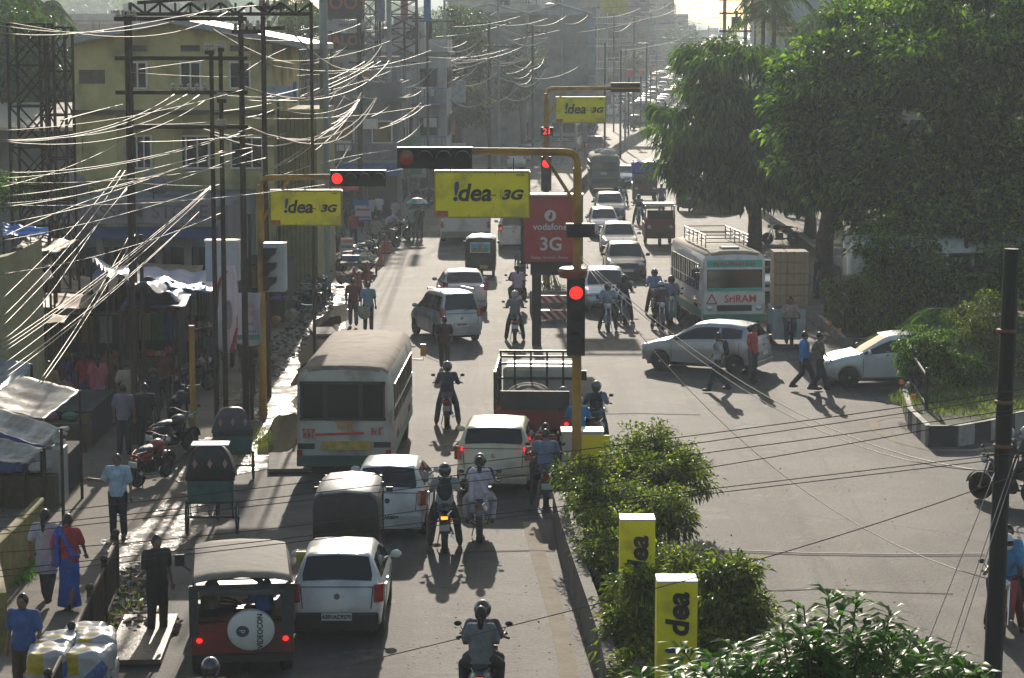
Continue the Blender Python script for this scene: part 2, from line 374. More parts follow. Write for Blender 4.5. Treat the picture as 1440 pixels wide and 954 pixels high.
# far hills
HILL = M('hill_forest', (.04, .06, .03), .9, var=.4, scale=.02)
def hill(x0, x1, Y, zs, depth=260):
    b = MB(); n = len(zs); vs = []
    for i, z in enumerate(zs):
        x = x0+(x1-x0)*i/(n-1); vs += [(x, Y, -2), (x, Y+depth*.4, z*.7), (x, Y+depth, z)]
    fs = [(3*i+j, 3*i+3+j, 3*i+4+j, 3*i+1+j) for i in range(n-1) for j in range(2)]
    b.add(vs, fs); o = b.build('hills', HILL, smooth=True, sharp=0); o['kind'] = 'structure'
rh = random.Random(5)
hill(-1500, 200, 1500, [30+18*math.sin(i*.6)+rh.uniform(-6, 6) for i in range(40)])
hill(100, 1500, 1700, [22+12*math.sin(i*.5+2)+rh.uniform(-5, 5) for i in range(40)])
# haze
hz = MB().box((0, 850, 49), (4600, 2300, 104)); ho = hz.build('haze', None); ho.data.materials.clear()
hm = bpy.data.materials.new('haze'); hm.use_nodes = True; hn = hm.node_tree.nodes; hn.remove(hn['Principled BSDF'])
pv = hn.new('ShaderNodeVolumePrincipled'); pv.inputs['Density'].default_value = .00052; pv.inputs['Color'].default_value = (.78, .9, 1, 1); pv.inputs['Anisotropy'].default_value = .36
hm.node_tree.links.new(pv.outputs[0], hn['Material Output'].inputs['Volume']); ho.data.materials.append(hm); ho['kind'] = 'stuff'
# ---------------- signals, boards, sign boxes ----------------
YB = mat('yellow_board_vinyl', (.88, .76, .015), .5, var=.08, scale=1.3, transl=0, dirt=(.6, .5, .04), dscale=1.8); WB = M('white_board_paint', (.62, .6, .56), .5, var=.1)
IND = M('indigo_ink', (.03, .05, .2), .5, var=0); SIGB = M('signal_black', (.012, .012, .013), .5, var=.2)
def at_px(px, Y): return (px-CX)*Y/F   # x for a pixel column at distance Y (upright things)
def logo(par, cx, y, cz, h, vert=False):
    """!dea 3G lettering on a board; h letter height"""
    if vert:
        text('!', 'board_lettering', .44, IND, par, (cx, y, cz-.5), rot=(math.pi/2, R(-90), 0), bold=.015)
        text('dea', 'board_lettering', .44, INK, par, (cx, y, cz), rot=(math.pi/2, R(-90), 0), bold=.015, shear=.15)
        return
    text('!', 'board_lettering', h*1.7, IND, par, (cx-h*1.72, y, cz+.02), bold=.045*h, shear=.1)
    text('dea', 'board_lettering', h*1.55, INK, par, (cx-h*.52, y, cz), bold=.04*h, shear=.18)
    text('3G', 'board_lettering', h*.85, INK, par, (cx+h*1.9, y, cz-.04), bold=.04*h, shear=.25, sxy=(1.25, 1))
    MB().box((cx+h*.72, y, cz-.12*h), (h*.35, .006, .03)).box((cx+h*1.2, y, cz), (.012, .006, h*.55)).build('board_rule', M('faint_rule', (.3, .25, .02), .5), par)
def board(px0, px1, py0, py1, Y, label, cutx=0):
    x0, x1 = at_px(px0, Y), at_px(px1, Y); z0, z1 = ZP(py1, Y), ZP(py0, Y); w, h = x1-x0, z1-z0
    b = thing('hanging_board', label, 'signboard', ((x0+x1)/2, Y, z0), 0, 'yellow boards hung from signal arms')
    part_box('panel', b, [((0, 0, h/2), (w, .3, h))], YB, .01)
    part_box('top_cover', b, [((0, 0, h+.012), (w*.995, .3, .02))], WB); part_box('end_panel', b, [((w/2+.006, 0, h/2), (.01, .29, h*.98))], M('maroon_panel', (.16, .05, .05), .5))
    fr_ = MB()
    for s in (-1, 1): fr_.box((s*(w/2-.012), -.155, h/2), (.03, .02, h)); fr_.box((0, -.156, h/2+s*(h/2-.012)), (w-.06, .02, .03))
    for s in (-.42, -.14, .14, .42): fr_.box((w*s, -.158, h-.05), (.025, .02, .025)).box((w*s, -.158, .05), (.025, .02, .025))
    fr_.build('frame', M('olive_trim', (.35, .3, .04), .5, .2, var=.3), b)
    logo(b, -w*.0, -.157, h*.53, h*.335)
    part_box('corner_sticker', b, [((-w*.42, -.155, h*.09), (w*.13, .008, h*.13))], M('sticker_red', (.45, .12, .08), .5, var=.5, scale=20)); text('maxad', 'maker_lettering', h*.07, INK, b, (w*.4, -.157, h*.93))
    for s in (-.33, .33): MB().cyl((w*s, 0, h), (w*s, 0, h+.3), .012, n=5).build('hanger', DARK, b)
    return b
def hsignal(px0, px1, py0, py1, Y, label, lit=None, n=4, back=False, rz=0):
    x0, x1 = at_px(px0, Y), at_px(px1, Y); z0, z1 = ZP(py1, Y), ZP(py0, Y); w, h = x1-x0, z1-z0
    t = thing('traffic_light', label, 'traffic light', ((x0+x1)/2, Y, (z0+z1)/2), rz, 'horizontal signal heads')
    part_box('housing', t, [((0, 0, 0), (w, .2, h))], SIGB, .01); part_box('housing_rim', t, [((0, 0, h/2+.01), (w, .22, .012))], M('rim_grey', (.25, .23, .2), .4))
    if back:
        part_box('band', t, [((0, -.106, -.02), (w, .008, h*.13))], ORP); return t
    for i in range(n):
        x = -w/2+w*(i+.5)/n; r = min(h*.4, w/n*.42)
        on = lit == i
        MB().lathe([(.001, 0), (r*.9, 0), (r*.9, -.02), (.001, -.03)], (x, -.1, 0), 18, axis='Y').build('lamp', GLOWR if on else (LENSR if i == 0 else SIGB), t)
        v = MB().grid(lambda u, q: Vector((x+r*math.cos(math.pi*(.02+.96*u)), -.1-.2*q, r*math.sin(math.pi*(.02+.96*u)))), 10, 1); o = v.build('visor', M('visor_tan', (.2, .18, .14), .35), t, smooth=True); bake(o, ('SOLIDIFY', dict(thickness=.012)))
    return t
def arm_post(px, pyfoot, pytop, pxend, r, label, brace=None, Y=None, pyarm=None):
    Y = Y or G(px, pyfoot).y; x = at_px(px, Y); zt = ZP(pytop, Y); xe = at_px(pxend, Y); s = 1 if xe > x else -1
    t = thing('signal_post', label, 'post', (x, Y, 0), 0, 'yellow signal posts')
    MB().cyl((0, 0, 0), (0, 0, zt-.35), r*1.15, r, 14).build('pole', YEL, t, smooth=True)
    q = [(0, 0, zt-.36), (0, 0, zt-.2), (s*.05, 0, zt-.08), (s*.14, 0, zt-.02), (s*.3, 0, zt), (xe-x, 0, zt+.02)]
    MB().tube(q, r*.85, 10).build('arm', YEL, t, smooth=True, sharp=60)
    MB().cyl((0, 0, zt-1.2), (s*.75, 0, zt-.05), r*.4, n=8).build('brace', YEL, t)
    MB().lathe([(r*2.6, 0), (r*2.6, .03), (r*1.3, .05), (r*1.3, .35)], (0, 0, 0), 12).build('base_flange', YEL, t)
    return t
# central post with the largest board
YC = 51.5
arm_post(812, 0, 214, 662, .095, 'tall yellow signal post at the median with arm reaching left', Y=YC)
board(611, 745, 241, 306, YC, 'largest yellow !dea 3G board hanging over the junction centre')
hsignal(559, 664, 208, 237, YC-.05, 'unlit horizontal signal head at the left end of the central arm', n=4)
g = P(810, 445, YC-.16)
t = thing('traffic_light', 'tall black signal head on the central yellow post with its red lamp lit', 'traffic light', (at_px(810, YC), YC-.24, 0), 0, 'vertical signal heads')
z0, z1 = ZP(498, YC), ZP(390, YC)
part_box('housing', t, [((0, 0, (z0+z1)/2), (.4, .2, z1-z0))], SIGB, .02)
for i, zz in enumerate((z1-.3, z1-.82, z1-1.34)):
    MB().lathe([(.001, 0), (.15, 0), (.15, -.02), (.001, -.04)], (0, -.1, zz), 20, axis='Y').build('lamp', GLOWR if i == 0 else SIGB, t)
    o = MB().grid(lambda u, q: Vector((.16*math.cos(math.pi*(-.1+1.2*u)), -.1-.22*q, zz+.16*math.sin(math.pi*(-.1+1.2*u)))), 12, 1).build('visor', SIGB, t, smooth=True); bake(o, ('SOLIDIFY', dict(thickness=.012)))
o = MB().lathe([(.22, -.02), (.3, .0), (.33, .14), (.3, .2), (.24, .22)], (at_px(806, YC), YC, ZP(390, YC)), 22).build('amber_beacon', mat('rust_red_beacon', (.25, .07, .03), .4, var=.2), smooth=True); tag(o, 'round rust red collar lamp on the central yellow post above the red light', 'beacon')
o = MB().box((at_px(816, YC), YC-.2, ZP(323, YC)), (.62, .16, .3)).build('timer_box', SIGB); tag(o, 'black timer box crossing the central yellow post beside the red sign', 'timer')
Y9 = 96
arm_post(768, 0, 125, 862, .11, 'yellow signal post beyond the red sign box with arm reaching right', Y=Y9)
board(781, 851, 137, 173, Y9, 'smallest yellow !dea 3G board, farthest one up the road')
hsignal(858, 899, 117, 130, Y9, 'horizontal signal head seen from behind on the farthest arm', back=True)
t = thing('traffic_light', 'small signal head with red lamp lit on the farthest yellow post', 'traffic light', (at_px(768, Y9), Y9-.25, 0), 0, 'vertical signal heads')
z0, z1 = ZP(268, Y9), ZP(220, Y9)
part_box('housing', t, [((0, 0, (z0+z1)/2), (.42, .2, z1-z0))], SIGB, .02)
for i in range(3): MB().lathe([(.001, 0), (.16, 0), (.16, -.03), (.001, -.05)], (0, -.1, z1-.28-.48*i), 16, axis='Y').build('lamp', GLOWR if i == 0 else SIGB, t)
t = thing('countdown_timer', 'black countdown timer showing red 21 on the farthest yellow post', 'timer', (at_px(769, Y9), Y9-.2, ZP(185, Y9)))
part_box('housing', t, [((0, 0, 0), (.5, .15, .36))], SIGB); text('21', 'digits', .34, GLOWR, t, (0, -.085, 0))
# left post
YL = 61
arm_post(366, 0, 250, 470, .09, 'rusty yellow signal post on the left kerb with arm reaching right', Y=YL)
board(380, 481, 268, 317, YL, 'yellow !dea 3G board on the left signal arm')
hsignal(465, 543, 240, 262, YL-.05, 'horizontal signal head on the left arm with its first lamp glowing red', lit=0)
t = thing('traffic_light', 'white backed signal head with three black visors seen from the side', 'traffic light', (at_px(382, YL), YL-.1, 0), 0, 'vertical signal heads')
z0, z1 = ZP(409, YL), ZP(342, YL)
part_box('housing', t, [((.08, 0, (z0+z1)/2), (.58, .5, z1-z0))], M('dull_white_housing', (.42, .45, .5), .5, var=.1), .03)
b = MB(); hh = (z1-z0)
for i in range(3):
    zt = z1-.1-hh*.3*i; b.prism([(-.2, zt), (.16, zt), (.12, zt-hh*.12), (-.02, zt-hh*.2), (-.06, zt-hh*.27), (-.2, zt-hh*.3)], lambda u, v: (u, -.262, v), (0, -.14, 0))
b.build('visor', SIGB, t); part_box('housing_cap', t, [((.08, 0, z1+.012), (.6, .52, .02))], WB)
# other boxes on the left post row
t = thing('junction_box', 'white metal junction box behind the twin dark poles', 'box', (at_px(312, 66), 66, 0)); z0, z1 = ZP(395, 66), ZP(340, 66)
part_box('cabinet', t, [((0, 0, (z0+z1)/2), (.95, .4, z1-z0))], M('dull_white_housing'), .03); part_box('lid', t, [((0, 0, z1+.03), (.99, .45, .06))], WB); MB().cyl((0, 0, 0), (0, 0, z0), .05, n=8).build('post', DARK, t)
Yp = G(268, 632).y; t = thing('short_post', 'thin yellow post with clamps standing on the left footpath', 'post', (at_px(266, Yp), Yp, 0)); MB().cyl((0, 0, 0), (0, 0, ZP(458, Yp)), .07, n=10).build('pole', YEL, t, smooth=True); MB().cyl((.0, 0, 2.9), (.5, 0, 3.0), .03, n=6).build('stub_arm', RUSTY, t)
# red 3G sign box on its pillars
YV = 76; t = thing('sign_box', 'red vodafone 3G light box on a dark pillar beside the centre post', 'sign', (at_px(776, YV), YV, 0))
x0, x1, z0, z1 = at_px(733, YV)-at_px(776, YV), at_px(818, YV)-at_px(776, YV), ZP(369, YV), ZP(276, YV)
part_box('panel', t, [(((x0+x1)/2, 0, (z0+z1)/2), (x1-x0, .5, z1-z0))], M('sign_red', (.4, .03, .04), .5, var=.12, dirt=(.28, .05, .05), dscale=1.2), .02)
fr = MB(); cx_ = (x0+x1)/2
for x in (x0+.03, x1-.06): fr.box((x, -.26, (z0+z1)/2), (.1 if x < 0 else .2, .06, z1-z0+.04))
fr.box((cx_, -.26, z0), (x1-x0+.1, .06, .07)); fr.build('frame', SIGB, t); part_box('top_cover', t, [((cx_, 0, z1+.05), (x1-x0+.1, .55, .07))], WB)
PKW = M('sign_white', (.6, .58, .58), .5, var=0)
o = MB().lathe([(.1, -.02), (.19, 0), (.1, .02)], (cx_-.04, -.28, z1-.62), 20, axis='Y').build('emblem', PKW, t); MB().ell((cx_-.04, -.29, z1-.66), (.07, .03, .07), 10, 6).ell((cx_-.01, -.295, z1-.57), (.04, .02, .08), 10, 6).build('emblem_mark', M('sign_red'), t)
text('vodafone', 'sign_lettering', .3, PKW, t, (cx_-.04, -.3, z1-.98), bold=.006); text('3G', 'sign_lettering', .6, PKW, t, (cx_-.02, -.3, z1-1.55), bold=.012); text('Faster, Smarter, Better', 'sign_lettering', .13, PKW, t, (cx_-.05, -.3, z0+.18))
MB().box((x0+.5, 0, z0/2-.1), (.3, .25, z0-.1+.2)).build('pillar', SIGB, t); MB().box((x0+.95, .05, z0-.2), (1.3, .3, .42)).build('plinth', SIGB, t); MB().box((x1-.35, 0, z0/2), (.22, .2, z0)).build('pillar', SIGB, t)
# traffic booth and striped barricade under it
Yb_ = G(775, 452).y; t = thing('barricade', 'red and white striped barricade under the red sign box', 'barricade', (at_px(775, Yb_), Yb_, 0)); SW = mat('stripe', (.5, .5, .48), .5)
n_ = SW.node_tree.nodes; wv = n_.new('ShaderNodeTexWave'); wv.inputs['Scale'].default_value = 2.2; wv.bands_direction = 'DIAGONAL'; rp_ = n_.new('ShaderNodeValToRGB'); rp_.color_ramp.interpolation = 'CONSTANT'; rp_.color_ramp.elements[1].position = .5; rp_.color_ramp.elements[0].color = (.4, .05, .03, 1); rp_.color_ramp.elements[1].color = (.5, .48, .42, 1)
SW.node_tree.links.new(n_['Texture Coordinate'].outputs['Object'], wv.inputs['Vector']); SW.node_tree.links.new(wv.outputs['Fac'], rp_.inputs['Fac']); SW.node_tree.links.new(rp_.outputs[0], n_['Principled BSDF'].inputs['Base Color'])
part_box('rail', t, [((0, 0, .25), (1.1, .5, .3)), ((0, .4, .75), (1.1, .08, .26))], SW); part_box('foot', t, [((s*.5, .2, .35), (.08, .5, .7)) for s in (-1, 1)], CONC)
for x in (-.45, 0, .45): MB().ell((x, 0, .44), (.06, .05, .05), 8, 5).build('reflector', ORP, t)
t = thing('planter', 'small planted box behind the striped barricade', 'planter', (at_px(772, Yb_+3), Yb_+3, 0)); part_box('box', t, [((0, 0, .4), (1.4, .9, .8))], CONC, .02)
# cones
CONE = M('cone_red', (.35, .05, .03), .6, var=.15)
for x, y, lb in [(544, 357, 'traffic cone farthest along the gutter'), (534, 374, 'traffic cone with a pole leaning beside it'), (517, 397, 'traffic cone with a pale collar in the middle of the row'), (505, 412, 'traffic cone just behind the man in maroon'), (498, 406, 'battered traffic cone tucked by the gutter')]:
    g = G(x, y); t = thing('traffic_cone', lb, 'traffic cone', (g.x, g.y, .02), 0, 'traffic cones along the gutter')
    MB().lathe([(.2, .03), (.17, .06), (.045, .82), (.03, .84)], n=14).build('cone_body', CONE, t, smooth=True); MB().lathe([(.128, .3), (.098, .46)], n=14).build('collar', WB, t); part_box('base', t, [((0, 0, .02), (.44, .44, .04))], RUB)
# small roadside boards
def smallboard(px, py, w, h, zc, label, cols, Y=None, leg=True):
    g = G(px, py); t = thing('street_board', label, 'board', (g.x, g.y, 0)); part_box('panel', t, [((0, 0, zc), (w, .05, h))], M('board_lilac', (.42, .38, .44), .6, var=.1), .005)
    for i, c in enumerate(cols): part_box('panel_band', t, [((0, -.032, zc+h*(.3-.6*i/max(1, len(cols)-1))), (w*.9, .012, h*.16))], cloth(c))
    if leg:
        for s in (-1, 1): MB().cyl((s*w*.4, 0, 0), (s*w*.4, 0, zc-h/2), .02, n=6).build('leg', DARK, t)
    return t
smallboard(511, 335, .8, .62, 1.25, 'pale board with red and blue bands near the motorcycle row', [(.35, .08, .1), (.08, .12, .35)])
smallboard(446, 398, .8, .7, 1.6, 'red and blue banded board left of the large grey pole', [(.35, .08, .1), (.08, .12, .3)])
smallboard(488, 372, .55, .75, .8, 'small pink board with a blue band right of the large grey pole', [(.4, .2, .2), (.08, .2, .4), (.4, .2, .2)])
smallboard(556, 236, 1.4, 1.6, 3.4, 'pink and yellow lamp post board above the motorcycle row', [(.5, .06, .1), (.45, .4, .1), (.4, .08, .1)])
# cloth banners
def banner(px0, px1, py0, py1, Y, label, m, rz=0, wav=.06):
    x0, x1 = at_px(px0, Y), at_px(px1, Y); z0, z1 = ZP(py1, Y), ZP(py0, Y); w = x1-x0
    t = thing('cloth_banner', label, 'banner', ((x0+x1)/2, Y, z0), rz)
    o = MB().grid(lambda u, v: Vector(((u-.5)*w*(1-.07*math.sin(v*3.1)), wav*math.sin(u*9+v*4)+wav*math.sin(v*7), v*(z1-z0)-.07*math.sin(u*3.1)*(1-v))), 16, 16).build('cloth', m, t, smooth=True); bake(o, ('SOLIDIFY', dict(thickness=.01)))
    return t, w, z1-z0
BW = mat('banner_cloth', (.48, .46, .52), .8, var=.1, scale=6, bump=.3, transl=.25)
t, w, h = banner(330, 365, 412, 483, 60.2, 'pale banner with red lettering and a green foot strip', BW)
scribble(t, 0, -.15, h*.76, w*.45, .1, M('ink_red', (.5, .08, .1), .6), 6, 4); scribble(t, 0, -.16, h*.6, w*.55, .1, M('ink_red'), 8, 5); scribble(t, 0, -.15, h*.4, w*.45, .07, INK, 7, 6); scribble(t, 0, -.13, h*.25, w*.6, .08, IND, 7, 7)
part_box('foot_strip', t, [((0, -.13, h*.13), (w*.9, .02, .13))], M('strip_green', (.1, .25, .2), .7))
t, w, h = banner(303, 331, 374, 492, 60.8, 'tall torn white and red banner beside the twin dark poles', BW, .5, .09)
part_box('red_border', t, [((-w*.42, -.1, h*.82), (w*.2, .03, h*.3), 0, None, 0, .5), ((w*.3, -.1, .25), (w*.2, .03, h*.3), 0, None, 0, .3)], M('cloth_dull_red', (.3, .05, .06), .8)); MB().ell((0, -.1, h*.42), (w*.2, .03, h*.18), 12, 8).build('portrait_stain', cloth((.25, .25, .27)), t)
# vertical yellow boxes in the median and the cabinet
def vbox(px0, px1, pytop, Y, zb, label, txt):
    x0, x1 = at_px(px0, Y), at_px(px1, Y); z1 = ZP(pytop, Y); w = x1-x0
    t = thing('median_sign', label, 'sign', ((x0+x1)/2, Y, zb), 0, 'yellow upright boxes in the median')
    part_box('panel', t, [((0, 0, (z1-zb)/2), (w, .45, z1-zb))], YB, .015); part_box('top_cover', t, [((0, 0, z1-zb+.015), (w, .45, .025))], WB)
    if txt: logo(t, .02, -.235, (z1-zb)*txt, .4, True)
    return t
vbox(874, 924, 729, 36.0, .12, 'yellow upright !dea box half buried in the median shrubs', .76)
vbox(927, 985, 815, 32.0, .12, 'nearest yellow upright !dea box in the median shrubs', .8)
YK = 52.6; t = thing('cabinet', 'white metal cabinet at the foot of the central yellow post', 'cabinet', (at_px(820, YK), YK, 0)); z1 = ZP(606, YK)
part_box('body', t, [((0, 0, z1/2), (.92, .6, z1))], M('cabinet_white', (.5, .5, .47), .5, var=.1), .015); part_box('yellow_door', t, [((.3, -.31, z1-.5), (.62, .03, .9))], YB); part_box('lid', t, [((0, 0, z1+.02), (.96, .66, .04))], WB)
part_box('yellow_door_latch', t, [((.3, -.33, z1-.85), (.3, .03, .1))], SIGB)

# ---------------- median ----------------
MEDC = mat('median_wall_concrete', (.13, .12, .1), .85, var=.35, scale=2, bump=.4, dirt=(.04, .035, .03), dscale=2)
def wallpath(pts, h, th, m, name, label, cat, z=0, slope=False):
    b = MB(); L = []; Rr = []
    for i, p in enumerate(pts):
        d = Vector(pts[min(i+1, len(pts)-1)])-Vector(pts[max(i-1, 0)]); d.z = 0; n_ = Vector((-d.y, d.x, 0)).normalized()*th/2; p = Vector(p); L.append(p+n_); Rr.append(p-n_)
    vs = []
    for l_, r_ in zip(L, Rr): vs += [(l_.x, l_.y, l_.z+z), (r_.x, r_.y, r_.z+z), (r_.x, r_.y, r_.z+z+h), (l_.x, l_.y, l_.z+z+h)]
    fs = [(4*i+j, 4*i+(j+1) % 4, 4*i+4+(j+1) % 4, 4*i+4+j) for i in range(len(pts)-1) for j in range(4)]+[(0, 1, 2, 3), tuple(4*(len(pts)-1)+k for k in (3, 2, 1, 0))]
    b.add(vs, fs); o = b.build(name, m); tag(o, label, cat); return o
mp = [G(784, 742), G(796, 790), G(812, 840), G(832, 900), G(848, 950), G(862, 1010)]
wallpath([(p.x, p.y, 0) for p in mp], .75, .2, MEDC, 'median_wall', 'low dark concrete wall edging the planted median', 'wall')
mr = [G(905, 742), G(930, 800), G(960, 880), G(985, 960), G(1000, 1010)]
wallpath([(p.x, p.y, 0) for p in mr], .3, .14, MEDC, 'median_kerb', 'low concrete kerb on the right side of the planted median', 'kerb')
sheet('median_soil', [(p.x, p.y) for p in mp]+[(p.x, p.y) for p in mr[::-1]], .12, GRASS)
far = [(medX(Y), Y, zg(Y)) for Y in (141, 160, 180, 204, 225, 255)]
wallpath(far, .95, .35, CONC, 'median_barrier', 'concrete barrier down the middle of the far road, between bus and blue truck', 'barrier')
wallpath([(medX(Y), Y, zg(Y)) for Y in (268, 300, 340, 380, 419)], .95, .35, CONC, 'median_barrier', 'second concrete barrier beyond the gap in the far median', 'barrier')

# ---------------- poles ----------------
GREYP = M('grey_pole_paint', (.24, .27, .27), .45, .2, var=.2, scale=2)
def pole(px, foot, top, wpx, label, m=RUSTY, arms=(), Y=None, lean=0, cat='pole', group=None, ins=True, name='utility_pole'):
    Y = Y or G(px, foot).y; x = at_px(px, Y); zt = ZP(top, Y); r = wpx*Y/F/2
    t = thing(name, label, cat, (x, Y, zg(Y)), 0, group); MB().cyl((0, 0, 0), (lean, 0, zt-zg(Y)), r*1.1, r*.85, 10).build('pole', m, t, smooth=True)
    for (py, a0, a1) in arms:
        z = ZP(py, Y)-zg(Y); MB().box(((a0+a1)/2*Y/F, -r-.03, z), ((a1-a0)*Y/F, .07, .1)).build('crossarm', RUSTY, t)
        if ins:
            for i in range(4):
                xx = (a0+(a1-a0)*(i+.5)/4)*Y/F; MB().lathe([(.05, 0), (.07, .05), (.04, .08), (.06, .13), (.02, .17)], (xx, -r-.03, z+.05), 8).build('insulator', M('insulator_white', (.4, .36, .3), .3), t)
    return t
PG = 'dark utility poles on the left footpath'
pole(183, 625, 16, 9, 'dark pole left of the yellow house, left leg of the H frame', group=PG, arms=[(27, -15, 15)], lean=0)
pole(342, 610, 22, 9, 'dark pole before the yellow house, right leg of the H frame', group=PG, arms=[(45, -12, 30)])
fy = G(342, 610).y; hf = thing('crossbars', 'four long steel crossbars joining the two H frame poles', 'crossbar', (0, fy-.25, 0))
for py in (27, 82, 130, 178): MB().box(((at_px(168, fy)+at_px(352, fy))/2, 0, ZP(py, fy)), (at_px(352, fy)-at_px(168, fy), .08, .1)).build('bar', RUSTY, hf)
for i in range(5): MB().lathe([(.05, 0), (.07, .05), (.04, .08), (.06, .13), (.02, .17)], (at_px(248+i*11, fy), 0, ZP(130, fy)+.05), 8).build('insulator', M('insulator_white'), hf)
pole(300, 612, 66, 7, 'left one of the twin thin dark poles with slanting struts', group=PG, arms=[(74, -8, 5)])
pole(313, 612, 62, 7, 'right one of the twin thin dark poles', group=PG, arms=[(70, -3, 6), (142, -5, 8), (180, -5, 6)])
pole(374, 560, 0, 8, 'dark pole just right of the H frame rising out of the picture', group=PG, arms=[(40, -30, 30), (11, -8, 30)], lean=-.02)
pole(197, 700, 330, 6, 'thin dark post leaning among the market stalls', Y=62, group=PG, ins=False)
pole(457, 408, -20, 14, 'large smooth grey steel pole rising out of the picture', GREYP, cat='pole', group='large grey lamp poles', name='lamp_pole')
pole(350, 588, 300, 5, 'thin post carrying the pale banner', Y=60.9, ins=False, group=PG)
pole(507, 320, 20, 8, 'brown pole with a fan of wires before the balcony house', group=PG, arms=[(88, -15, 50), (140, -10, 8)])
pole(549, 300, -10, 7, 'grey pole before the balcony house', GREYP, Y=133, group='large grey lamp poles', ins=False, name='lamp_pole')
pole(606, 262, 30, 6, 'dark pole with crossarms right of the balcony house', group=PG, Y=150, arms=[(30, -25, 35), (75, -20, 15)])
pole(626, 250, -8, 4, 'slim grey lamp pole behind the largest yellow board', GREYP, Y=160, group='large grey lamp poles', ins=False, name='lamp_pole')
pole(688, 240, 30, 5, 'dark pole with two crossarms before the street tree', group=PG, Y=170, arms=[(33, -20, 28), (66, -6, 28)])
pole(701, 240, -10, 5, 'grey lattice pole beside the street tree', GREYP, Y=175, group='large grey lamp poles', ins=False, name='lamp_pole')
pole(749, 230, 35, 4, 'slim dark pole above the yellow pole arm', group=PG, Y=185, arms=[(46, -10, 20)])
pole(789, 225, 10, 4, 'grey pole rising behind the smallest yellow board', GREYP, Y=190, group='large grey lamp poles', ins=False, name='lamp_pole')
# foreground dark post on the right
YF = 34; t = pole(1413, 0, 350, 25, 'thick nearly black foreground post at the right edge', M('tarred_steel', (.012, .012, .013), .6, var=.3), Y=YF, cat='post', lean=.12, ins=False, name='foreground_post')
for z in (5.6, 4.55, 3.9): MB().lathe([(.14, 0), (.155, .02), (.14, .05)], (.07, 0, z), 14).build('wire_wrap', M('wrap_rust', (.2, .07, .04), .6), t)
# lamp poles along the median, receding pole rows on both sides
for i, (px, foot, top) in enumerate([(872, 206, 70), (908, 184, 60), (850, 236, 60)]):
    Y = [200, 248, 182][i]; pole(px, foot, top, 3, 'slim dark lamp pole standing on the far median barrier', DARK, Y=Y, group='median lamp poles', ins=False, name='lamp_pole')
rpo = random.Random(3)
lastp = []
for i, Y in enumerate([200, 222, 246, 272, 300, 330, 365, 405, 450, 500, 560]):
    x = leftX(Y)-rpo.uniform(.6, 1.6); px = CX+x*F/Y
    Hh = rpo.uniform(11.5, 14); topy = CY  # compute pixel via projection
    z = zg(Y)+Hh; t = thing('utility_pole', 'hazy pole with crossarms in the receding row on the left side of the road', 'pole', (x, Y, zg(Y)), 0, 'receding poles on the left')
    MB().cyl((0, 0, 0), (0, 0, Hh), .17, .12, 8).build('pole', rpo.choice([RUSTY, GREYP]), t)
    for z_ in (Hh-.4, Hh-1.6, Hh-2.8): MB().box((0, -.2, z_), (rpo.uniform(2.2, 3.2), .1, .14)).build('crossarm', RUSTY, t)
    lastp.append((x, Y, zg(Y)+Hh))
lastr = []
for i, Y in enumerate([215, 262, 310, 360, 420, 490, 570]):
    x = medX(Y)+.3; t = thing('lamp_pole', 'hazy lamp pole on the receding median', 'pole', (x, Y, zg(Y)), 0, 'receding median lamps')
    MB().cyl((0, 0, 0), (0, 0, 9.5), .1, .07, 8).build('pole', GREYP, t); MB().tube([(-1.6, 0, 9.7), (0, 0, 9.4), (1.6, 0, 9.7)], .05).build('lamp_arm', GREYP, t)
    for s in (-1, 1): MB().ell((s*1.8, 0, 9.7), (.35, .12, .07), 8, 5).build('lamp_head', ALLOY, t)
for i, Y in enumerate([232, 275, 330, 395, 470, 560]):
    x = rightX(Y)+1.5; t = thing('utility_pole', 'hazy pole in the receding row on the right side of the road', 'pole', (x, Y, zg(Y)), 0, 'receding poles on the right')
    MB().cyl((0, 0, 0), (0, 0, 12), .16, .12, 8).build('pole', GREYP, t)
    for z_ in (11.6, 10.5): MB().box((0, -.2, z_), (2.6, .1, .14)).build('crossarm', RUSTY, t)
    lastr.append((x, Y, zg(Y)+12))
# transformer on twin poles at the right
YT = 175; t = thing('transformer', 'grey transformer platform between two thick poles above the big tree', 'transformer', (at_px(1031, YT), YT, 0)); z = ZP(44, YT)
for s in (-1, 1): MB().cyl((s*.78, 0, 0), (s*.78, 0, ZP(-12, YT)), .16, .14, 10).build('pole', GREYP, t)
for zz in (z, z+1.3, z+2.3): MB().box((0, -.2, zz), (2.4, .12, .14)).build('crossarm', RUSTY, t)
MB().box((.1, 0, z+.65), (.7, .5, .8)).cyl((.1, 0, z+1), (.1, 0, z+1.5), .1, n=8).build('transformer_tank', DARK, t)
for x in (-.5, .25, .5): MB().lathe([(.06, 0), (.1, .06), (.05, .12), (.09, .2), (.03, .3)], (x, -.2, z+.1), 8).build('insulator', M('insulator_white'), t)
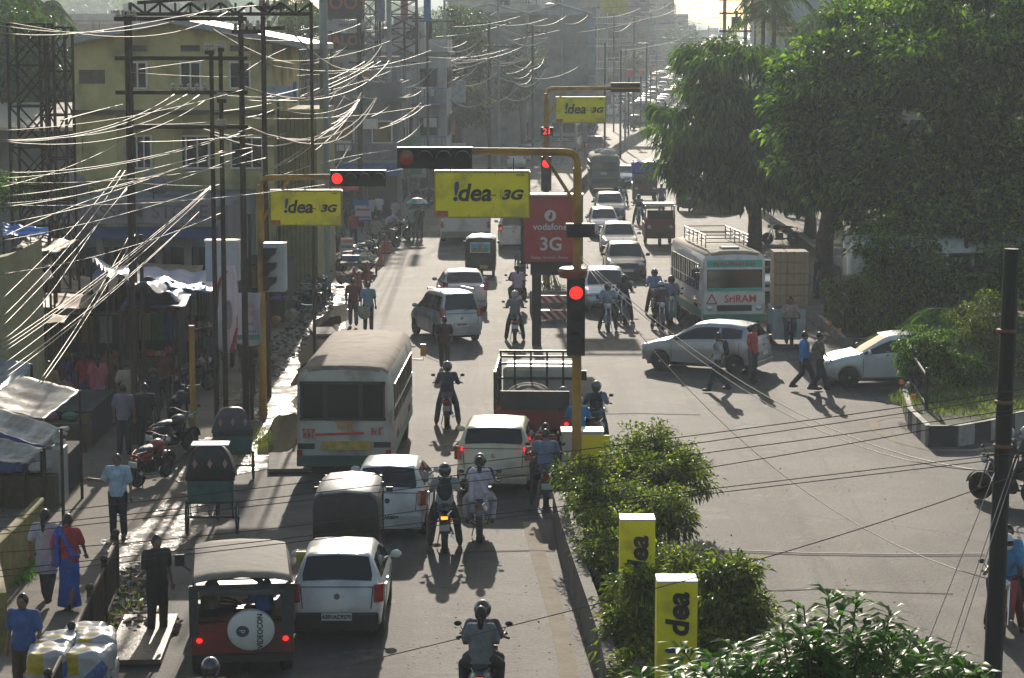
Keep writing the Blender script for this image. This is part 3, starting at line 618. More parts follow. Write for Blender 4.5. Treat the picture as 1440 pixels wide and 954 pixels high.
# steel lattice at far left
def lattice(x0, x1, Y, z0, z1, n, label, dep=1.2):
    t = thing('steel_lattice', label, 'lattice', (0, Y, 0)); b = MB(); w = .07
    for x in (x0, x1):
        for y in (0, dep): b.cyl((x, y, z0), (x, y, z1), w*.7, n=5)
    for i in range(n):
        a, c = z0+(z1-z0)*i/n, z0+(z1-z0)*(i+1)/n
        for y in (0, dep): b.cyl((x0, y, a), (x1, y, c), .026, n=4); b.cyl((x1, y, a), (x0, y, c), .026, n=4); b.cyl((x0, y, c), (x1, y, c), .026, n=4)
    b.build('frame', RUSTY, t); return t
lattice(at_px(16, 66), at_px(68, 66), 66, 0, ZP(34, 66), 9, 'rusty steel lattice tower at the upper left edge')
lattice(at_px(41, 67), at_px(77, 67), 69, 0, ZP(38, 67), 8, 'second rusty lattice frame just behind the left tower')
t = thing('steel_lattice', 'rusty horizontal truss crossing the top left corner', 'truss', (0, 64, 0)); b = MB(); z0, z1 = ZP(20, 64), ZP(4, 64); xa, xb = at_px(188, 64), at_px(440, 64)
b.cyl((xa, 0, z0), (xb, 0, z0-.0), .05, n=5); b.cyl((xa+.2, 0, z1), (xb, 0, z1+.3), .05, n=5)
for i in range(12): x = xa+(xb-xa)*i/12; x2 = xa+(xb-xa)*(i+1)/12; b.cyl((x, 0, z0 if i % 2 else z1), (x2, 0, z1 if i % 2 else z0), .035, n=4); b.cyl((x, 0, z0), (x, 0, z1), .03, n=4)
b.cyl((xa, 0, 0), (xa, 0, z1), .05, n=5); b.cyl((xb, 0, 0), (xb, 0, z1), .05, n=5); b.build('frame', RUSTY, t)

# ---------------- wires ----------------
WIRE = mat('aluminium_wire', (.27, .245, .2), .55, .1, var=.15, scale=3); DWIRE = M('dark_twisted_wire', (.05, .045, .04), .5, var=.4, scale=20); BWIRE = M('brown_cable', (.14, .075, .055), .5, var=.15)
def wirepx(pts, Y0, Y1, r, m, label, group, n=None, name='wire'):
    """wire through pixels at depths running Y0..Y1, smoothed"""
    L = []; N = len(pts); tt = [0]
    for a, b_ in zip(pts, pts[1:]): tt.append(tt[-1]+math.dist(a, b_))
    tt = [t_/tt[-1] for t_ in tt]
    for i in range(17):
        t_ = i/16; 
        if N == 2: x, y = np.interp(t_, tt, [p[0] for p in pts]), np.interp(t_, tt, [p[1] for p in pts])
        else:
            d = min(N-1, 3); x = np.polyval(np.polyfit(tt, [p[0] for p in pts], d), t_); y = np.polyval(np.polyfit(tt, [p[1] for p in pts], d), t_)
        L.append(P(float(x), float(y), Y0+(Y1-Y0)*t_))
    o = MB().tube(L, r*.47, 5).build(name, m, smooth=True, sharp=0); tag(o, label, 'wire', group); return o
GW = 'bright wires fanning across the left side'
for k, pts in enumerate([[(245, 133), (180, 168), (110, 188), (50, 196), (0, 197)], [(263, 133), (180, 172), (100, 193), (0, 198.5)], [(280, 134), (190, 177), (110, 192), (0, 200)], [(293, 138), (235, 172), (180, 192), (110, 202), (0, 199)]]):
    wirepx(pts, 57.5, 40, .022, WIRE, 'bright wire sagging left from the insulators on the H frame crossbar', GW)
for pts in [[(320, 17), (250, 44), (180, 53), (100, 46), (0, 30)], [(290, 15), (210, 38), (130, 46), (0, 36)], [(360, 8), (250, 24), (150, 42), (0, 46)]]: wirepx(pts, 62, 40, .02, WIRE, 'bright wire sagging across the top left corner past the yellow house', GW)
for pts in [[(354, 180), (270, 205), (180, 228), (80, 240), (0, 243)], [(354, 208), (260, 225), (150, 256), (60, 268), (0, 277)], [(330, 214), (245, 240), (170, 258), (90, 280), (0, 291)], [(244, 240), (180, 262), (115, 286), (50, 312), (0, 336)], [(355, 213), (250, 254), (140, 284), (60, 306), (0, 315)], [(172, 147), (140, 155), (85, 170)], [(355, 190), (280, 197), (190, 200)]]:
    wirepx(pts, 58, 36, .019, WIRE, 'bright wire running low to the left edge from the twin poles', GW)
for pts in [[(176, 240), (116, 323), (0, 449)], [(169, 240), (105, 318), (55, 370), (0, 424)], [(180, 262), (150, 300), (70, 390), (0, 463)], [(185, 260), (125, 333), (95, 380), (60, 425), (0, 481)]]: wirepx(pts, 58, 33, .018, WIRE, 'bright wire dropping steeply to the left edge from the H frame pole', GW)
for a, b_ in [((296, 262), (0, 487)), ((297, 263), (0, 493)), ((297, 266), (0, 499)), ((293, 270), (0, 516)), ((280, 298), (0, 529)), ((278, 300), (0, 537)), ((186, 323), (55, 537)), ((190, 330), (58, 540))]:
    m_ = ((a[0]+b_[0])/2, (a[1]+b_[1])/2+9); wirepx([a, m_, b_], 59, 30, .017, WIRE, 'bright wire bundle slanting from the twin poles down to the lower left', GW)
for pts in [[(513, 87), (490, 100), (463, 112), (360, 140)], [(525, 87), (490, 108), (463, 118), (380, 146), (300, 158)], [(535, 86), (500, 108), (469, 120), (423, 137), (340, 140)], [(547, 86), (521, 112), (481, 133), (430, 141), (360, 140)], [(470, 118), (440, 128), (380, 157), (340, 166)], [(372, 128), (420, 140), (460, 122)]]: wirepx(pts, 118, 62, .035, WIRE, 'bright wire strung from the brown pole towards the yellow house', 'wires before the yellow house')
for e in [(462, 166), (462, 176), (448, 190), (440, 214), (430, 205), (462, 186), (400, 232), (380, 238), (372, 246)]: wirepx([(506, 140), ((506+e[0])/2+3, (140+e[1])/2+5), e], 116, 75, .026, WIRE, 'bright wire in the fan spreading left from the brown pole', 'fan of wires from the brown pole')
for a, e in [((505, 142), (455, 215)), ((508, 160), (470, 240)), ((560, 130), (520, 165)), ((606, 128), (545, 176)), ((607, 135), (560, 170)), ((608, 140), (530, 182)), ((602, 160), (556, 202)), ((600, 120), (560, 137))]: wirepx([a, ((a[0]+e[0])/2+2, (a[1]+e[1])/2+6), e], 150, 100, .03, WIRE, 'bright wire running between the poles by the balcony house', 'wires by the balcony house')
for a, e in [((686, 96), (630, 115)), ((686, 103), (640, 118)), ((686, 108), (660, 122)), ((748, 86), (710, 104)), ((748, 97), (722, 110)), ((748, 105), (730, 119)), ((765, 80), (748, 98)), ((686, 110), (660, 145)), ((900, 12), (830, 24)), ((718, 32), (600, 52)), ((640, 75), (560, 80))]: wirepx([a, ((a[0]+e[0])/2+2, (a[1]+e[1])/2+5), e], 190, 160, .04, WIRE, 'short bright wire drooping between the hazy poles', 'hazy short wires')
# generated spans between the receding poles
rw = random.Random(4)
def span(a, b_, n, r, label, group):
    for k in range(n):
        dx = rw.uniform(-1.3, 1.3); dz = rw.choice([-.3, -1.5, -2.7, -4])+rw.uniform(-.2, .2)
        o = MB().tube(catenary((a[0]+dx, a[1], a[2]+dz), (b_[0]+dx, b_[1], b_[2]+dz), rw.uniform(.5, 1.3), 10), r, 4).build('wire', WIRE if rw.random() < .5 else DWIRE); tag(o, label, 'wire', group)
chain = [(at_px(342, fy), fy, ZP(30, fy)), (at_px(507, 124), 124, ZP(60, 124)), (at_px(606, 150), 150, ZP(45, 150)), (at_px(688, 170), 170, ZP(45, 170)), (at_px(749, 185), 185, ZP(50, 185))]+lastp
for a, b_ in zip(chain, chain[1:]): span(a, b_, 8, .028 if a[1] < 150 else .035, 'overhead wire in the bundle following the left row of poles up the street', 'wires along the left pole row')
for a, b_ in zip([(at_px(1031, YT), YT, ZP(20, YT))]+lastr, lastr): span(a, b_, 3, .035, 'overhead wire following the right row of poles up the street', 'wires along the right pole row')
for i in range(9): yy = rw.uniform(4, 60); Yw = rw.uniform(190, 330); wirepx([(rw.uniform(560, 720), yy+8), (850, yy+rw.uniform(0, 6)), (1020, yy+rw.uniform(-14, 0))], Yw, Yw-20, .035, DWIRE, 'dark wire crossing high over the far road to the transformer poles', 'wires crossing the far road')
for pts in [[(1050, 26), (1085, 36), (1115, 40), (1160, 38), (1220, 24)], [(1050, 40), (1090, 44), (1140, 42), (1240, 24)]]: wirepx(pts, 172, 150, .035, WIRE, 'pale wire running right from the transformer poles', 'wires right of the transformer')
rj = random.Random(44)
for i in range(8):
    y0 = rj.uniform(120, 300); y1 = y0+rj.uniform(25, 110); x0_ = rj.choice([183, 300, 313, 342, 374, 457]); wirepx([(x0_, y0), (x0_*.5, (y0+y1)/2+rj.uniform(6, 16)), (-5, y1)], rj.uniform(56, 62), rj.uniform(34, 44), .014, rj.choice([WIRE, DWIRE]), 'thin slack wire from the dark poles to the left edge', 'thin wires over the left side')
for i in range(15):
    xa_ = rj.choice([374, 457, 507, 549, 606]); xb_ = rj.choice([183, 342, 374, 300]); ya = rj.uniform(20, 230); wirepx([(xa_, ya), ((xa_+xb_)/2, ya+rj.uniform(14, 34)), (xb_, ya+rj.uniform(-20, 50))], rj.uniform(95, 130), 62, .017, rj.choice([WIRE, DWIRE, DWIRE]), 'thin wire in the tangle between the yellow house and the brown pole', 'tangle of thin wires before the yellow house')
for i in range(44):
    xa_ = rj.uniform(520, 960); L_ = rj.uniform(40, 130); ya = rj.uniform(5, 150)*(1-(xa_-520)/900); Yq = rj.uniform(150, 260); wirepx([(xa_, ya), (xa_-L_*.5, ya+rj.uniform(5, 12)+L_*.05), (xa_-L_, ya+rj.uniform(0, L_*.35))], Yq, Yq-25, .03, rj.choice([WIRE, DWIRE]), 'thin wire in the hazy tangle over the far street', 'tangle of thin wires over the far street')
for i in range(16):
    Y = rj.uniform(130, 300); x = leftX(Y)-rj.uniform(.3, 3); hh_ = rj.uniform(8, 13); t = thing('utility_pole', 'slim pole in the thicket of poles along the hazy left kerb', 'pole', (x, Y, zg(Y)), 0, 'thicket of slim poles on the left'); MB().cyl((0, 0, 0), (rj.uniform(-.2, .2), 0, hh_), .1, .07, 7).build('pole', rj.choice([RUSTY, GREYP, CONC]), t)
    for q in range(rj.randint(1, 3)): MB().box((rj.uniform(-.3, .3), -.1, hh_-.3-q*.8), (rj.uniform(1, 2), .06, .08)).build('crossarm', RUSTY, t)
# long wires across the junction
wirepx([(816, 362), (860, 420), (905, 480), (1000, 575), (1080, 655), (1190, 728), (1388, 814)], 51, 34.2, .017, WIRE, 'pale guy wire slanting from the centre post down to the dark post, lowest of three', 'wires from the centre post')
wirepx([(818, 360), (890, 428), (960, 480), (1080, 556), (1180, 610), (1290, 645), (1402, 664)], 51, 34.2, .017, WIRE, 'pale wire from the centre post to the dark post, uppermost of three', 'wires from the centre post')
wirepx([(816, 362), (880, 425), (948, 480), (1080, 566), (1180, 618), (1290, 652), (1402, 662)], 51, 34.2, .016, WIRE, 'pale wire from the centre post to the dark post, middle one of three', 'wires from the centre post')
for a, b_, lb in [((1400, 662), (1272, 985), 'left'), ((1428, 640), (1310, 985), 'middle'), ((1431, 645), (1322, 985), 'right')]: wirepx([a, b_], 34, 30, .016, WIRE, 'pale stay wire slanting down beside the dark post, %s one of three' % lb, 'stay wires by the dark post')
wirepx([(380, 962), (720, 880), (1080, 783), (1260, 728), (1440, 664)], 24, 24, .012, BWIRE, 'brown cable slanting low across the whole foreground', 'foreground cables')
for i, pts in enumerate([[(-10, 730), (360, 686), (720, 646), (1080, 598), (1450, 546)], [(-10, 744), (360, 703), (720, 659), (1080, 609), (1450, 554)], [(-10, 752), (360, 714), (720, 667), (1080, 628), (1450, 572)], [(-10, 778), (360, 745), (720, 702), (1080, 643), (1450, 578)], [(-10, 803), (360, 764), (720, 718), (1080, 680), (1450, 634)], [(-10, 812), (360, 772), (720, 722), (1080, 688), (1450, 640)]]):
    wirepx(pts, 26, 26, .0115, DWIRE, '%s of the six dark twisted cables crossing the foreground, counted from the top' % ['first', 'second', 'third', 'fourth', 'fifth', 'sixth'][i], 'foreground twisted cables')
DTX = bpy.data.textures.new('wrinkle', 'CLOUDS'); DTX.noise_scale = .25
# ---------------- buildings ----------------
def opening(par, w, h, x, z, y=0, frame=WB, glass=GLASS, name='window', n=2, arch=False):
    f = MB(); t = .07
    for s in (-1, 1): f.box((x+s*w/2, y-.05, z), (t, .14, h+t))
    for s in (-1, 1): f.box((x, y-.05, z+s*h/2), (w-t, .14, t))
    for i in range(1, n): f.box((x-w/2+w*i/n, y-.05, z), (t*.8, .12, h-t))
    o = f.build(name, frame, par); MB().box((x, y-.012, z), (w-.02, .05, h-.02)).build('pane', glass, o); return o
YW = mat('stained_yellow_plaster', (.52, .45, .2), .85, var=.18, scale=1, dirt=(.22, .2, .1), dscale=.6)
YH = 88; x0, x1 = at_px(108, YH), at_px(385, YH); W_ = x1-x0; ze = ZP(62, YH); zr = ZP(34, YH); z2 = ZP(158, YH)
h = thing('house', 'two storey mustard yellow gabled house with white framed windows behind the H frame poles', 'house', (x0, YH, 0))
MB().prism([(0, 0), (W_, 0), (W_, ze), (W_/2, zr), (0, ze)], lambda u, v: (u, 0, v), (0, 11, 0)).build('wall', YW, h)
rf = MB(); 
for s, a, b_ in ((-1, (-.5, ze-.12), (W_/2, zr+.02)), (1, (W_/2, zr+.02), (W_+1.4, ze-.2))): rf.prism([(a[0], a[1]), (b_[0], b_[1]), (b_[0], b_[1]+.22), (a[0], a[1]+.22)], lambda u, v: (u, -.7, v), (0, 12.4, 0))
rf.build('roof', M('pale_metal_roof', (.3, .31, .32), .55, .2, var=.2), h)
for px, pw in ((197, 26), (271, 28), (340, 28)):
    opening(h, pw*YH/F, 36*YH/F, at_px(px, YH)-x0, ZP(106, YH)); MB().box((at_px(px, YH)-x0, -.1, ZP(79, YH)), (pw*YH/F*1.2, .3, .1)).build('sunshade', YW, h); MB().box((at_px(px, YH)-x0, -.03, ZP(68, YH)), (.7, .05, .22)).build('vent', DARK, h)
MB().box((at_px(133, YH)-x0, -.03, ZP(108, YH)), (.95, .05, .5)).build('vent', cloth((.1, .09, .06)), h)
for px, pw, hh in ((199, 30, 45), (271, 48, 45), (348, 44, 45)): opening(h, pw*YH/F, hh*YH/F, at_px(px, YH)-x0, ZP(214, YH), n=3, name='balcony_door'); MB().box((at_px(px, YH)-x0, -.35, ZP(178, YH)), (pw*YH/F*1.25, .7, .1)).build('sunshade', YW, h)
MB().box((W_/2, -.18, z2), (W_+.2, .36, .16)).build('string_course', M('dark_ledge', (.1, .095, .06), .9), h)
for x in (.1, W_*.19, W_*.52, W_-.1): MB().box((x, -.06, z2/2), (.3, .14, z2)).build('pilaster', YW, h)
wgx = W_+.01
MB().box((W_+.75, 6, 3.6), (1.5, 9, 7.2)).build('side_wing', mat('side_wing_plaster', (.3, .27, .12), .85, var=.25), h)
for i in range(9): MB().box((W_+.2+.16*i, 1.47, 3.8), (.05, .04, 6.6)).build('pipe', cloth((.2, .18, .08)), h)
smp = [(.25, .25, .23), (.32, .28, .24), (.2, .2, .2), (.4, .36, .29), (.2, .24, .26), (.3, .22, .16), (.42, .42, .4), (.24, .18, .15)]
BM = [mat('building_plaster', c, .85, var=.25, scale=1, dirt=tuple(x*.5 for x in c), dscale=.4) for c in smp]
WDK = M('dark_opening', (.02, .022, .025), .4, var=.2); SHUT = M('shutter_grey', (.2, .21, .22), .5, .3, var=.2)
def building(x, Y, w, dep, fl, label, m, rz=0, balc=True, board=None, tank=True, seed=0, ground='open', group=None, fh=3.1, name='building', rails=None, z0=None):
    r_ = random.Random(seed); h = fl*fh; t = thing(name, label, 'building', (x, Y, zg(Y) if z0 is None else z0), rz, group)
    MB().box((0, dep/2, h/2), (w, dep, h)).build('wall', m, t)
    MB().box((0, dep/2, h+.12), (w+.5, dep+.5, .2)).build('roof_slab', BM[2], t); q9 = MB()
    for k in range(3): xx = r_.uniform(-w*.4, w*.4); q9.cyl((xx, dep*.3, h+.2), (xx, dep*.3, h+r_.uniform(1.5, 3)), .05, n=5); q9.box((xx, dep*.3, h+1.2), (.9, .05, .05))
    q9.build('roof_masts', DARK, t); MB().box((r_.uniform(-w*.25, w*.25), dep*.6, h+1.3), (w*.35, dep*.3, 2.2)).build('stair_head', m, t); MB().box((0, -.1, h+.6), (w, .12, .8)).box((w/2, dep/2, h+.6), (.12, dep, .8)).build('parapet', m, t)
    n = max(2, int(w/2.6))
    for f in range(fl):
        for i in range(n):
            xx = -w/2+w*(i+.5)/n; z = f*fh+1.6
            if f == 0 and ground == 'open': MB().box((xx, -.03, 1.3), (w/n*.78, .08, 2.4)).build('shopfront', r_.choice([WDK, WDK, SHUT]), t)
            else:
                o = MB().box((xx, -.04, z), (w/n*.55, .1, 1.25)).build('window', r_.choice([WB, SHUT, BM[4]]), t); MB().box((xx, -.07, z), (w/n*.47, .08, 1.1)).build('pane', GLASS, o)
        for j in range(max(2, int(dep/3))):
            yy = dep*(j+.5)/max(2, int(dep/3)); o = MB().box((w/2+.04, yy, f*fh+1.6), (.1, 1.5, 1.3)).build('window', r_.choice([WB, SHUT, WDK]), t); MB().box((w/2+.07, yy, f*fh+1.6), (.08, 1.3, 1.15)).build('pane', GLASS, o)
        if f and balc:
            b = MB().box((0, -.55, f*fh), (w, 1.1, .12)); 
            for i in range(int(w/.35)): b.box((-w/2+.1+i*.35, -1.05, f*fh+.5), (.04, .04, .9))
            b.box((0, -1.05, f*fh+.98), (w, .07, .07)); b.build('balcony', rails or m, t)
        if f == 1 and ground == 'open': MB().box((0, -1.0, fh-.4), (w*.96, .12, .75)).build('shop_sign', cloth(r_.choice([(.3, .05, .05), (.4, .4, .42), (.05, .1, .3), (.4, .3, .05), (.1, .25, .15), (.25, .2, .2)])), t)
    for k in range(r_.randint(1, 3)): MB().box((r_.uniform(-w*.4, w*.4), -.25, r_.uniform(fh, h-.5)), (.8, .4, .55)).build('air_conditioner', WB, t)
    if ground == 'open':
        for k in range(r_.randint(2, 4)):
            MB().box((w/2+.55, r_.uniform(.3, dep*.8), r_.uniform(2.4, max(3, h-2))), (.95, .12, r_.uniform(.7, 2.2))).build('projecting_sign', cloth(r_.choice([(.4, .05, .05), (.45, .45, .47), (.05, .12, .35), (.45, .35, .05), (.1, .25, .15), (.45, .42, .35)])), t)
    if tank: MB().lathe([(.6, 0), (.62, 1.1), (.5, 1.3), (.2, 1.4)], (r_.uniform(-w*.3, w*.3), dep*.4, h+.2), 14).build('water_tank', BLACK, t, smooth=True)
    if board:
        MB().box((0, 1.0, h+2.2), (w*.8, .2, 3)).build('billboard', board, t); b = MB()
        for s in (-.3, 0, .3): b.cyl((w*s, 1.2, h), (w*s, 1.2, h+3.6), .06, n=5)
        b.build('billboard_frame', DARK, t)
    return t
# dark commercial block with stacked billboards
b = building(at_px(508, 128), 130, 4.2, 14, 2, 'dark shop block carrying black billboards with red lettering left of the balcony house', BM[2], seed=4, tank=False, fh=3.3)
YBd = 126; t = thing('billboard', 'tall black billboard with red letters above the dark shop block', 'billboard', (at_px(488, YBd), YBd, 0)); w = 52*YBd/F
for z0_, z1_, m_ in ((-14, 27, M('board_black', (.012, .03, .03), .6)), (29, 44, M('board_grey', (.3, .31, .33), .6)), (47, 70, M('board_black'))): a, c = ZP(z1_, YBd), ZP(z0_, YBd); MB().box((0, 0, (a+c)/2), (w, .2, c-a)).build('panel', m_, t)
text('TOOY', 'board_lettering', .95, M('letter_red', (.3, .07, .06), .6), t, (-.1, -.12, ZP(5, YBd)), bold=.02); text('SALO', 'board_lettering', .72, M('letter_red'), t, (-.2, -.12, ZP(58, YBd)), bold=.03); text('MANNAT', 'board_lettering', .25, INK, t, (.2, -.12, ZP(36, YBd)))
for s in (-1, 1): MB().cyl((s*w*.4, .2, 0), (s*w*.4, .2, ZP(-14, YBd)), .08, n=6).build('leg', DARK, t)
for i, (px, wpx, c) in enumerate([(536, 14, (.2, .22, .3)), (570, 10, (.35, .12, .12)), (602, 10, (.1, .2, .4))]):
    t = thing('billboard', ['blue grey framed hoarding beside the black billboard', 'narrow dull red hoarding in the roof lattice', 'narrow blue hoarding at the balcony house roof'][i], 'billboard', (at_px(px, 140), 140, 0)); a, c2 = ZP(30, 140), ZP(-20, 140)
    MB().box((0, 0, (a+c2)/2), (wpx*140/F, .15, c2-a)).build('panel', cloth(c), t); MB().cyl((0, .12, 0), (0, .12, c2), .08, n=6).build('leg', DARK, t)
lattice(at_px(510, 138), at_px(530, 138), 138, 9, ZP(-20, 138), 5, 'roof lattice holding the hoardings left of the balcony house', 2)
lattice(at_px(545, 138), at_px(585, 138), 139, 9, ZP(-20, 138), 5, 'wide roof lattice behind the narrow red hoarding', 2)
BLU = M('balcony_blue', (.12, .17, .35), .5, var=.2)
building(at_px(575, 145), 147, 4.6, 12, 3, 'house with blue and white balconies behind the brown pole', BM[6], seed=6, rails=BLU, fh=3.0)
building(at_px(535, 160), 166, 5.5, 12, 3, 'grey block between the billboards and the balcony house', BM[0], seed=8)
# one row along the left of the street
rb = random.Random(12); descs = ['grey block with shopfronts', 'brownish building with balconies', 'dim three storey block', 'pale block with a water tank', 'dark narrow building', 'beige tenement with signboards', 'blue grey block', 'old plaster building', 'tall hazy block', 'low shop building', 'wide hazy block', 'distant pale tower', 'square dark building', 'broad shop block']
Y = 176; i = 0
where = ['just right of the balcony house', 'behind the street tree', 'above the far yellow arm', 'left of the smallest yellow board', 'above the smallest yellow board', 'right above the far signal head', 'where the street starts to bend', 'past the bend', 'beyond the pink street signs', 'near the far queue', 'beside the climbing road', 'near the road crest', 'at the crest of the road', 'at the very end of the street']
while Y < 640 and i < 14:
    dep = rb.uniform(14, 24)*(1 if Y < 350 else 1.6); w = rb.uniform(9, 13); fl = rb.choice([2, 2, 3, 3])+(1 if Y > 330 else 0)
    x = leftX(Y)-4.2-w/2
    building(x, Y, w, dep, fl, '%s %s' % (descs[i], where[i]), BM[i % 8], rz=0, seed=i+30, group='buildings along the left of the far street')
    Y += dep+rb.uniform(2, 8); i += 1
DN = ['grey', 'brown', 'pale blue', 'dim', 'bluish', 'dusty', 'cream', 'faint', 'ochre']; WN = ['left of the street tree', 'right of the street tree', 'over the coach', 'beyond the yellow hoarding', 'behind the billboards', 'over the far signal', 'far off left of the crest', 'past the crest', 'at the vanishing point']
for k, (px, Yq, w, fl, dep) in enumerate([(600, 215, 7, 3, 10), (655, 235, 8, 3, 12), (705, 225, 7, 4, 10), (745, 265, 9, 4, 12), (790, 250, 7, 4, 10), (828, 330, 10, 5, 14), (866, 400, 11, 6, 14), (905, 480, 12, 6, 14), (936, 560, 10, 5, 14), (680, 330, 10, 5, 14), (765, 380, 12, 6, 14), (560, 240, 8, 3, 10), (960, 700, 14, 4, 16), (1003, 820, 10, 4, 16), (1035, 780, 12, 3, 16)]):
    building(at_px(px, Yq), Yq, w, dep, fl, '%s %d storey block in the second row %s' % (DN[k % 9], fl, WN[(k*2+k//9) % 9]), BM[(k*3) % 8], seed=k+60, group='second row of buildings', z0=0, rails=WB if k % 2 else None)
# coloured billboards far off and bright tin roofs
for px0, px1, py0, py1, Yq, c, lb in [(843, 882, -12, 19, 260, (.45, .4, .05), 'yellow hoarding at the top above the far signal arm'), (883, 898, -12, 22, 262, (.3, .25, .42), 'lilac hoarding right of the yellow one'), (1053, 1066, -6, 4, 200, (.4, .1, .14), 'pink hoarding by the transformer'), (878, 889, 98, 108, 230, (.6, .1, .12), 'small red shop sign over the far left kerb'), (897, 904, 98, 107, 250, (.6, .2, .05), 'small orange shop sign over the far left kerb'), (911, 917, 93, 100, 280, (.6, .12, .04), 'small vermilion shop sign near the far bend')]:
    x0_, x1_ = at_px(px0, Yq), at_px(px1, Yq); a, c2 = ZP(py1, Yq), ZP(py0, Yq); t = thing('hoarding', lb, 'hoarding', ((x0_+x1_)/2, Yq, 0)); MB().box((0, 0, (a+c2)/2), (x1_-x0_, .2, c2-a)).build('panel', M('hoard_%d' % px0, c, .6, var=.3, scale=2), t); MB().cyl((0, .2, 0), (0, .2, c2), .1, n=6).build('leg', DARK, t)
TIN = mat('bright_tin_roof', (.55, .55, .52), .35, .5, var=.1)
for px, py, Yq, w, d, lb in [(690, 12, 205, 7, 6, 'sunlit tin roof high at the top centre'), (785, 12, 215, 6, 5, 'sunlit tin roof right of the other at the top')]:
    t = thing('shed', lb, 'shed', (at_px(px, Yq), Yq, 0)); z = ZP(py, Yq); MB().box((0, d/2, z/2-.3), (w*.9, d*.8, z-.6)).build('wall', BM[0], t)
    MB().prism([(-w/2, z-.5), (0, z+.4), (w/2, z-.5), (w/2, z-.4), (0, z+.5), (-w/2, z-.4)], lambda u, v: (u, -1, v), (0, d+1, 0)).build('roof', TIN, t)
t = thing('street_board', 'pink square board with white figures on the slim lamp pole', 'board', (at_px(631, 158), 158, 0)); a, c2 = ZP(189, 158), ZP(170, 158); MB().box((0, 0, (a+c2)/2), (19*158/F, .1, c2-a)).build('panel', M('board_pink', (.6, .06, .12), .5, var=.05), t); text('11', 'board_lettering', .55, PKW, t, (0, -.06, (a+c2)/2)); MB().cyl((0, .1, 0), (0, .1, c2), .05, n=6).build('leg', DARK, t)
for px0, px1, lb in ((372, 412, 'pale blue and white banner board right of the yellow house'), ):
    t = thing('street_board', lb, 'board', (at_px(392, 84), 84, 0)); a, c2 = ZP(139, 84), ZP(121, 84); MB().box((0, 0, (a+c2)/2), (44*84/F, .1, c2-a)).build('panel', M('pale_blue_board', (.3, .35, .42), .5, var=.3, scale=4), t); MB().box((.62, -.03, (a+c2)/2), (.12, .12, c2-a+.3)).build('blue_edge', M('edge_blue', (.05, .15, .35), .5), t); MB().cyl((0, .1, 0), (0, .1, c2), .05, n=6).build('leg', DARK, t)
# top left background: low houses, hazy shed roofs
for px, py, Yq, w, fl, lb in [(50, 40, 210, 20, 3, 'dark grey block at the far upper left'), (130, 30, 240, 18, 3, 'long grey building behind the palm trees at upper left'), (190, 32, 300, 20, 4, 'pale teal building at the top left behind the truss'), (-10, 40, 180, 14, 3, 'block at the very upper left corner')]:
    building(at_px(px, Yq), Yq, w, 12, fl, lb, BM[(px//10) % 8], seed=px+99, balc=False, ground='x', z0=0)
t = thing('shed', 'low shed with a cream sunlit sheet roof behind the lattice tower', 'shed', (at_px(45, 96), 96, 0)); z = ZP(178, 96)
MB().box((0, 2.5, z/2), (4.2, 4, z-.3)).build('wall', BM[2], t); MB().prism([(0, z-.15), (6, z+.75), (6, z+.85), (0, z)], lambda u, v: (-2.9, u-1, v), (6.2, 0, 0)).build('roof', M('cream_sheet', (.5, .42, .3), .6, var=.15), t)
for x in (-2, -.6, .8, 2): MB().cyl((x, -.9, 0), (x, -.9, z-.2), .06, n=6).build('post', CONC, t)
# sign wall and blue parapet over the market
YS = 76; xa, xb = at_px(55, YS), at_px(302, YS); t = thing('market_building', 'market hall with a mauve lettered sign wall above a blue band', 'building', ((xa+xb)/2, YS, 0)); w = xb-xa
MAU = mat('mauve_plaster', (.27, .23, .25), .85, var=.15, scale=1.5, dirt=(.16, .14, .15)); z0_, z1_ = ZP(317, YS), ZP(281, YS)
MB().box((0, .2, (z0_+z1_)/2), (w, .4, z1_-z0_)).build('sign_wall', MAU, t); [text(s_, 'wall_lettering', .62, M('mauve_dark', (.15, .13, .15), .8), t, (x_, -.01, (z0_+z1_)/2), sxy=(1.0, 1), bold=.01) for s_, x_ in (('NEW', -2.0), ('ASSAM', -.4), ('STORE', 1.7))]
MB().box((.9, .1, z0_-.22), (w*.72, .5, .38)).build('blue_band', M('band_blue', (.04, .07, .22), .6, var=.2), t); MB().box((0, .6, z0_+.02), (w*1.02, 1.8, .1)).build('slab', CONC, t)
MB().box((0, 8.5, z1_/2-.2), (w, 12, z1_-.4)).build('wall', BM[2], t)
for i in range(6): MB().box((-w/2+w*(i+.5)/6, 2.4, 1.5), (w/6*.8, .1, 3)).build('shopfront', WDK, t)
for i in range(7): MB().box((-w/2+w*i/6, .3, z0_/2), (.22, .22, z0_)).build('column', CONC, t)
for px, rz in ((216, .3), (104, -.4)):
    d = thing('satellite_dish', ['grey satellite dish on the market roof left of the twin poles', 'grey satellite dish on the market roof near the lattice tower'][px < 200], 'dish', (at_px(px, YS+1), YS+1, z1_-.2), 0); o = MB().lathe([(.02, 0), (.25, .03), (.45, .13)], (0, 0, 0), 16).build('dish', M('dish_grey', (.25, .27, .3), .4, .3), d, smooth=True); o.rotation_euler = (R(60), R(20), R(150)); o.location = (0, 0, .6); MB().cyl((0, 0, 0), (0, 0, .6), .03, n=6).build('stand', DARK, d)
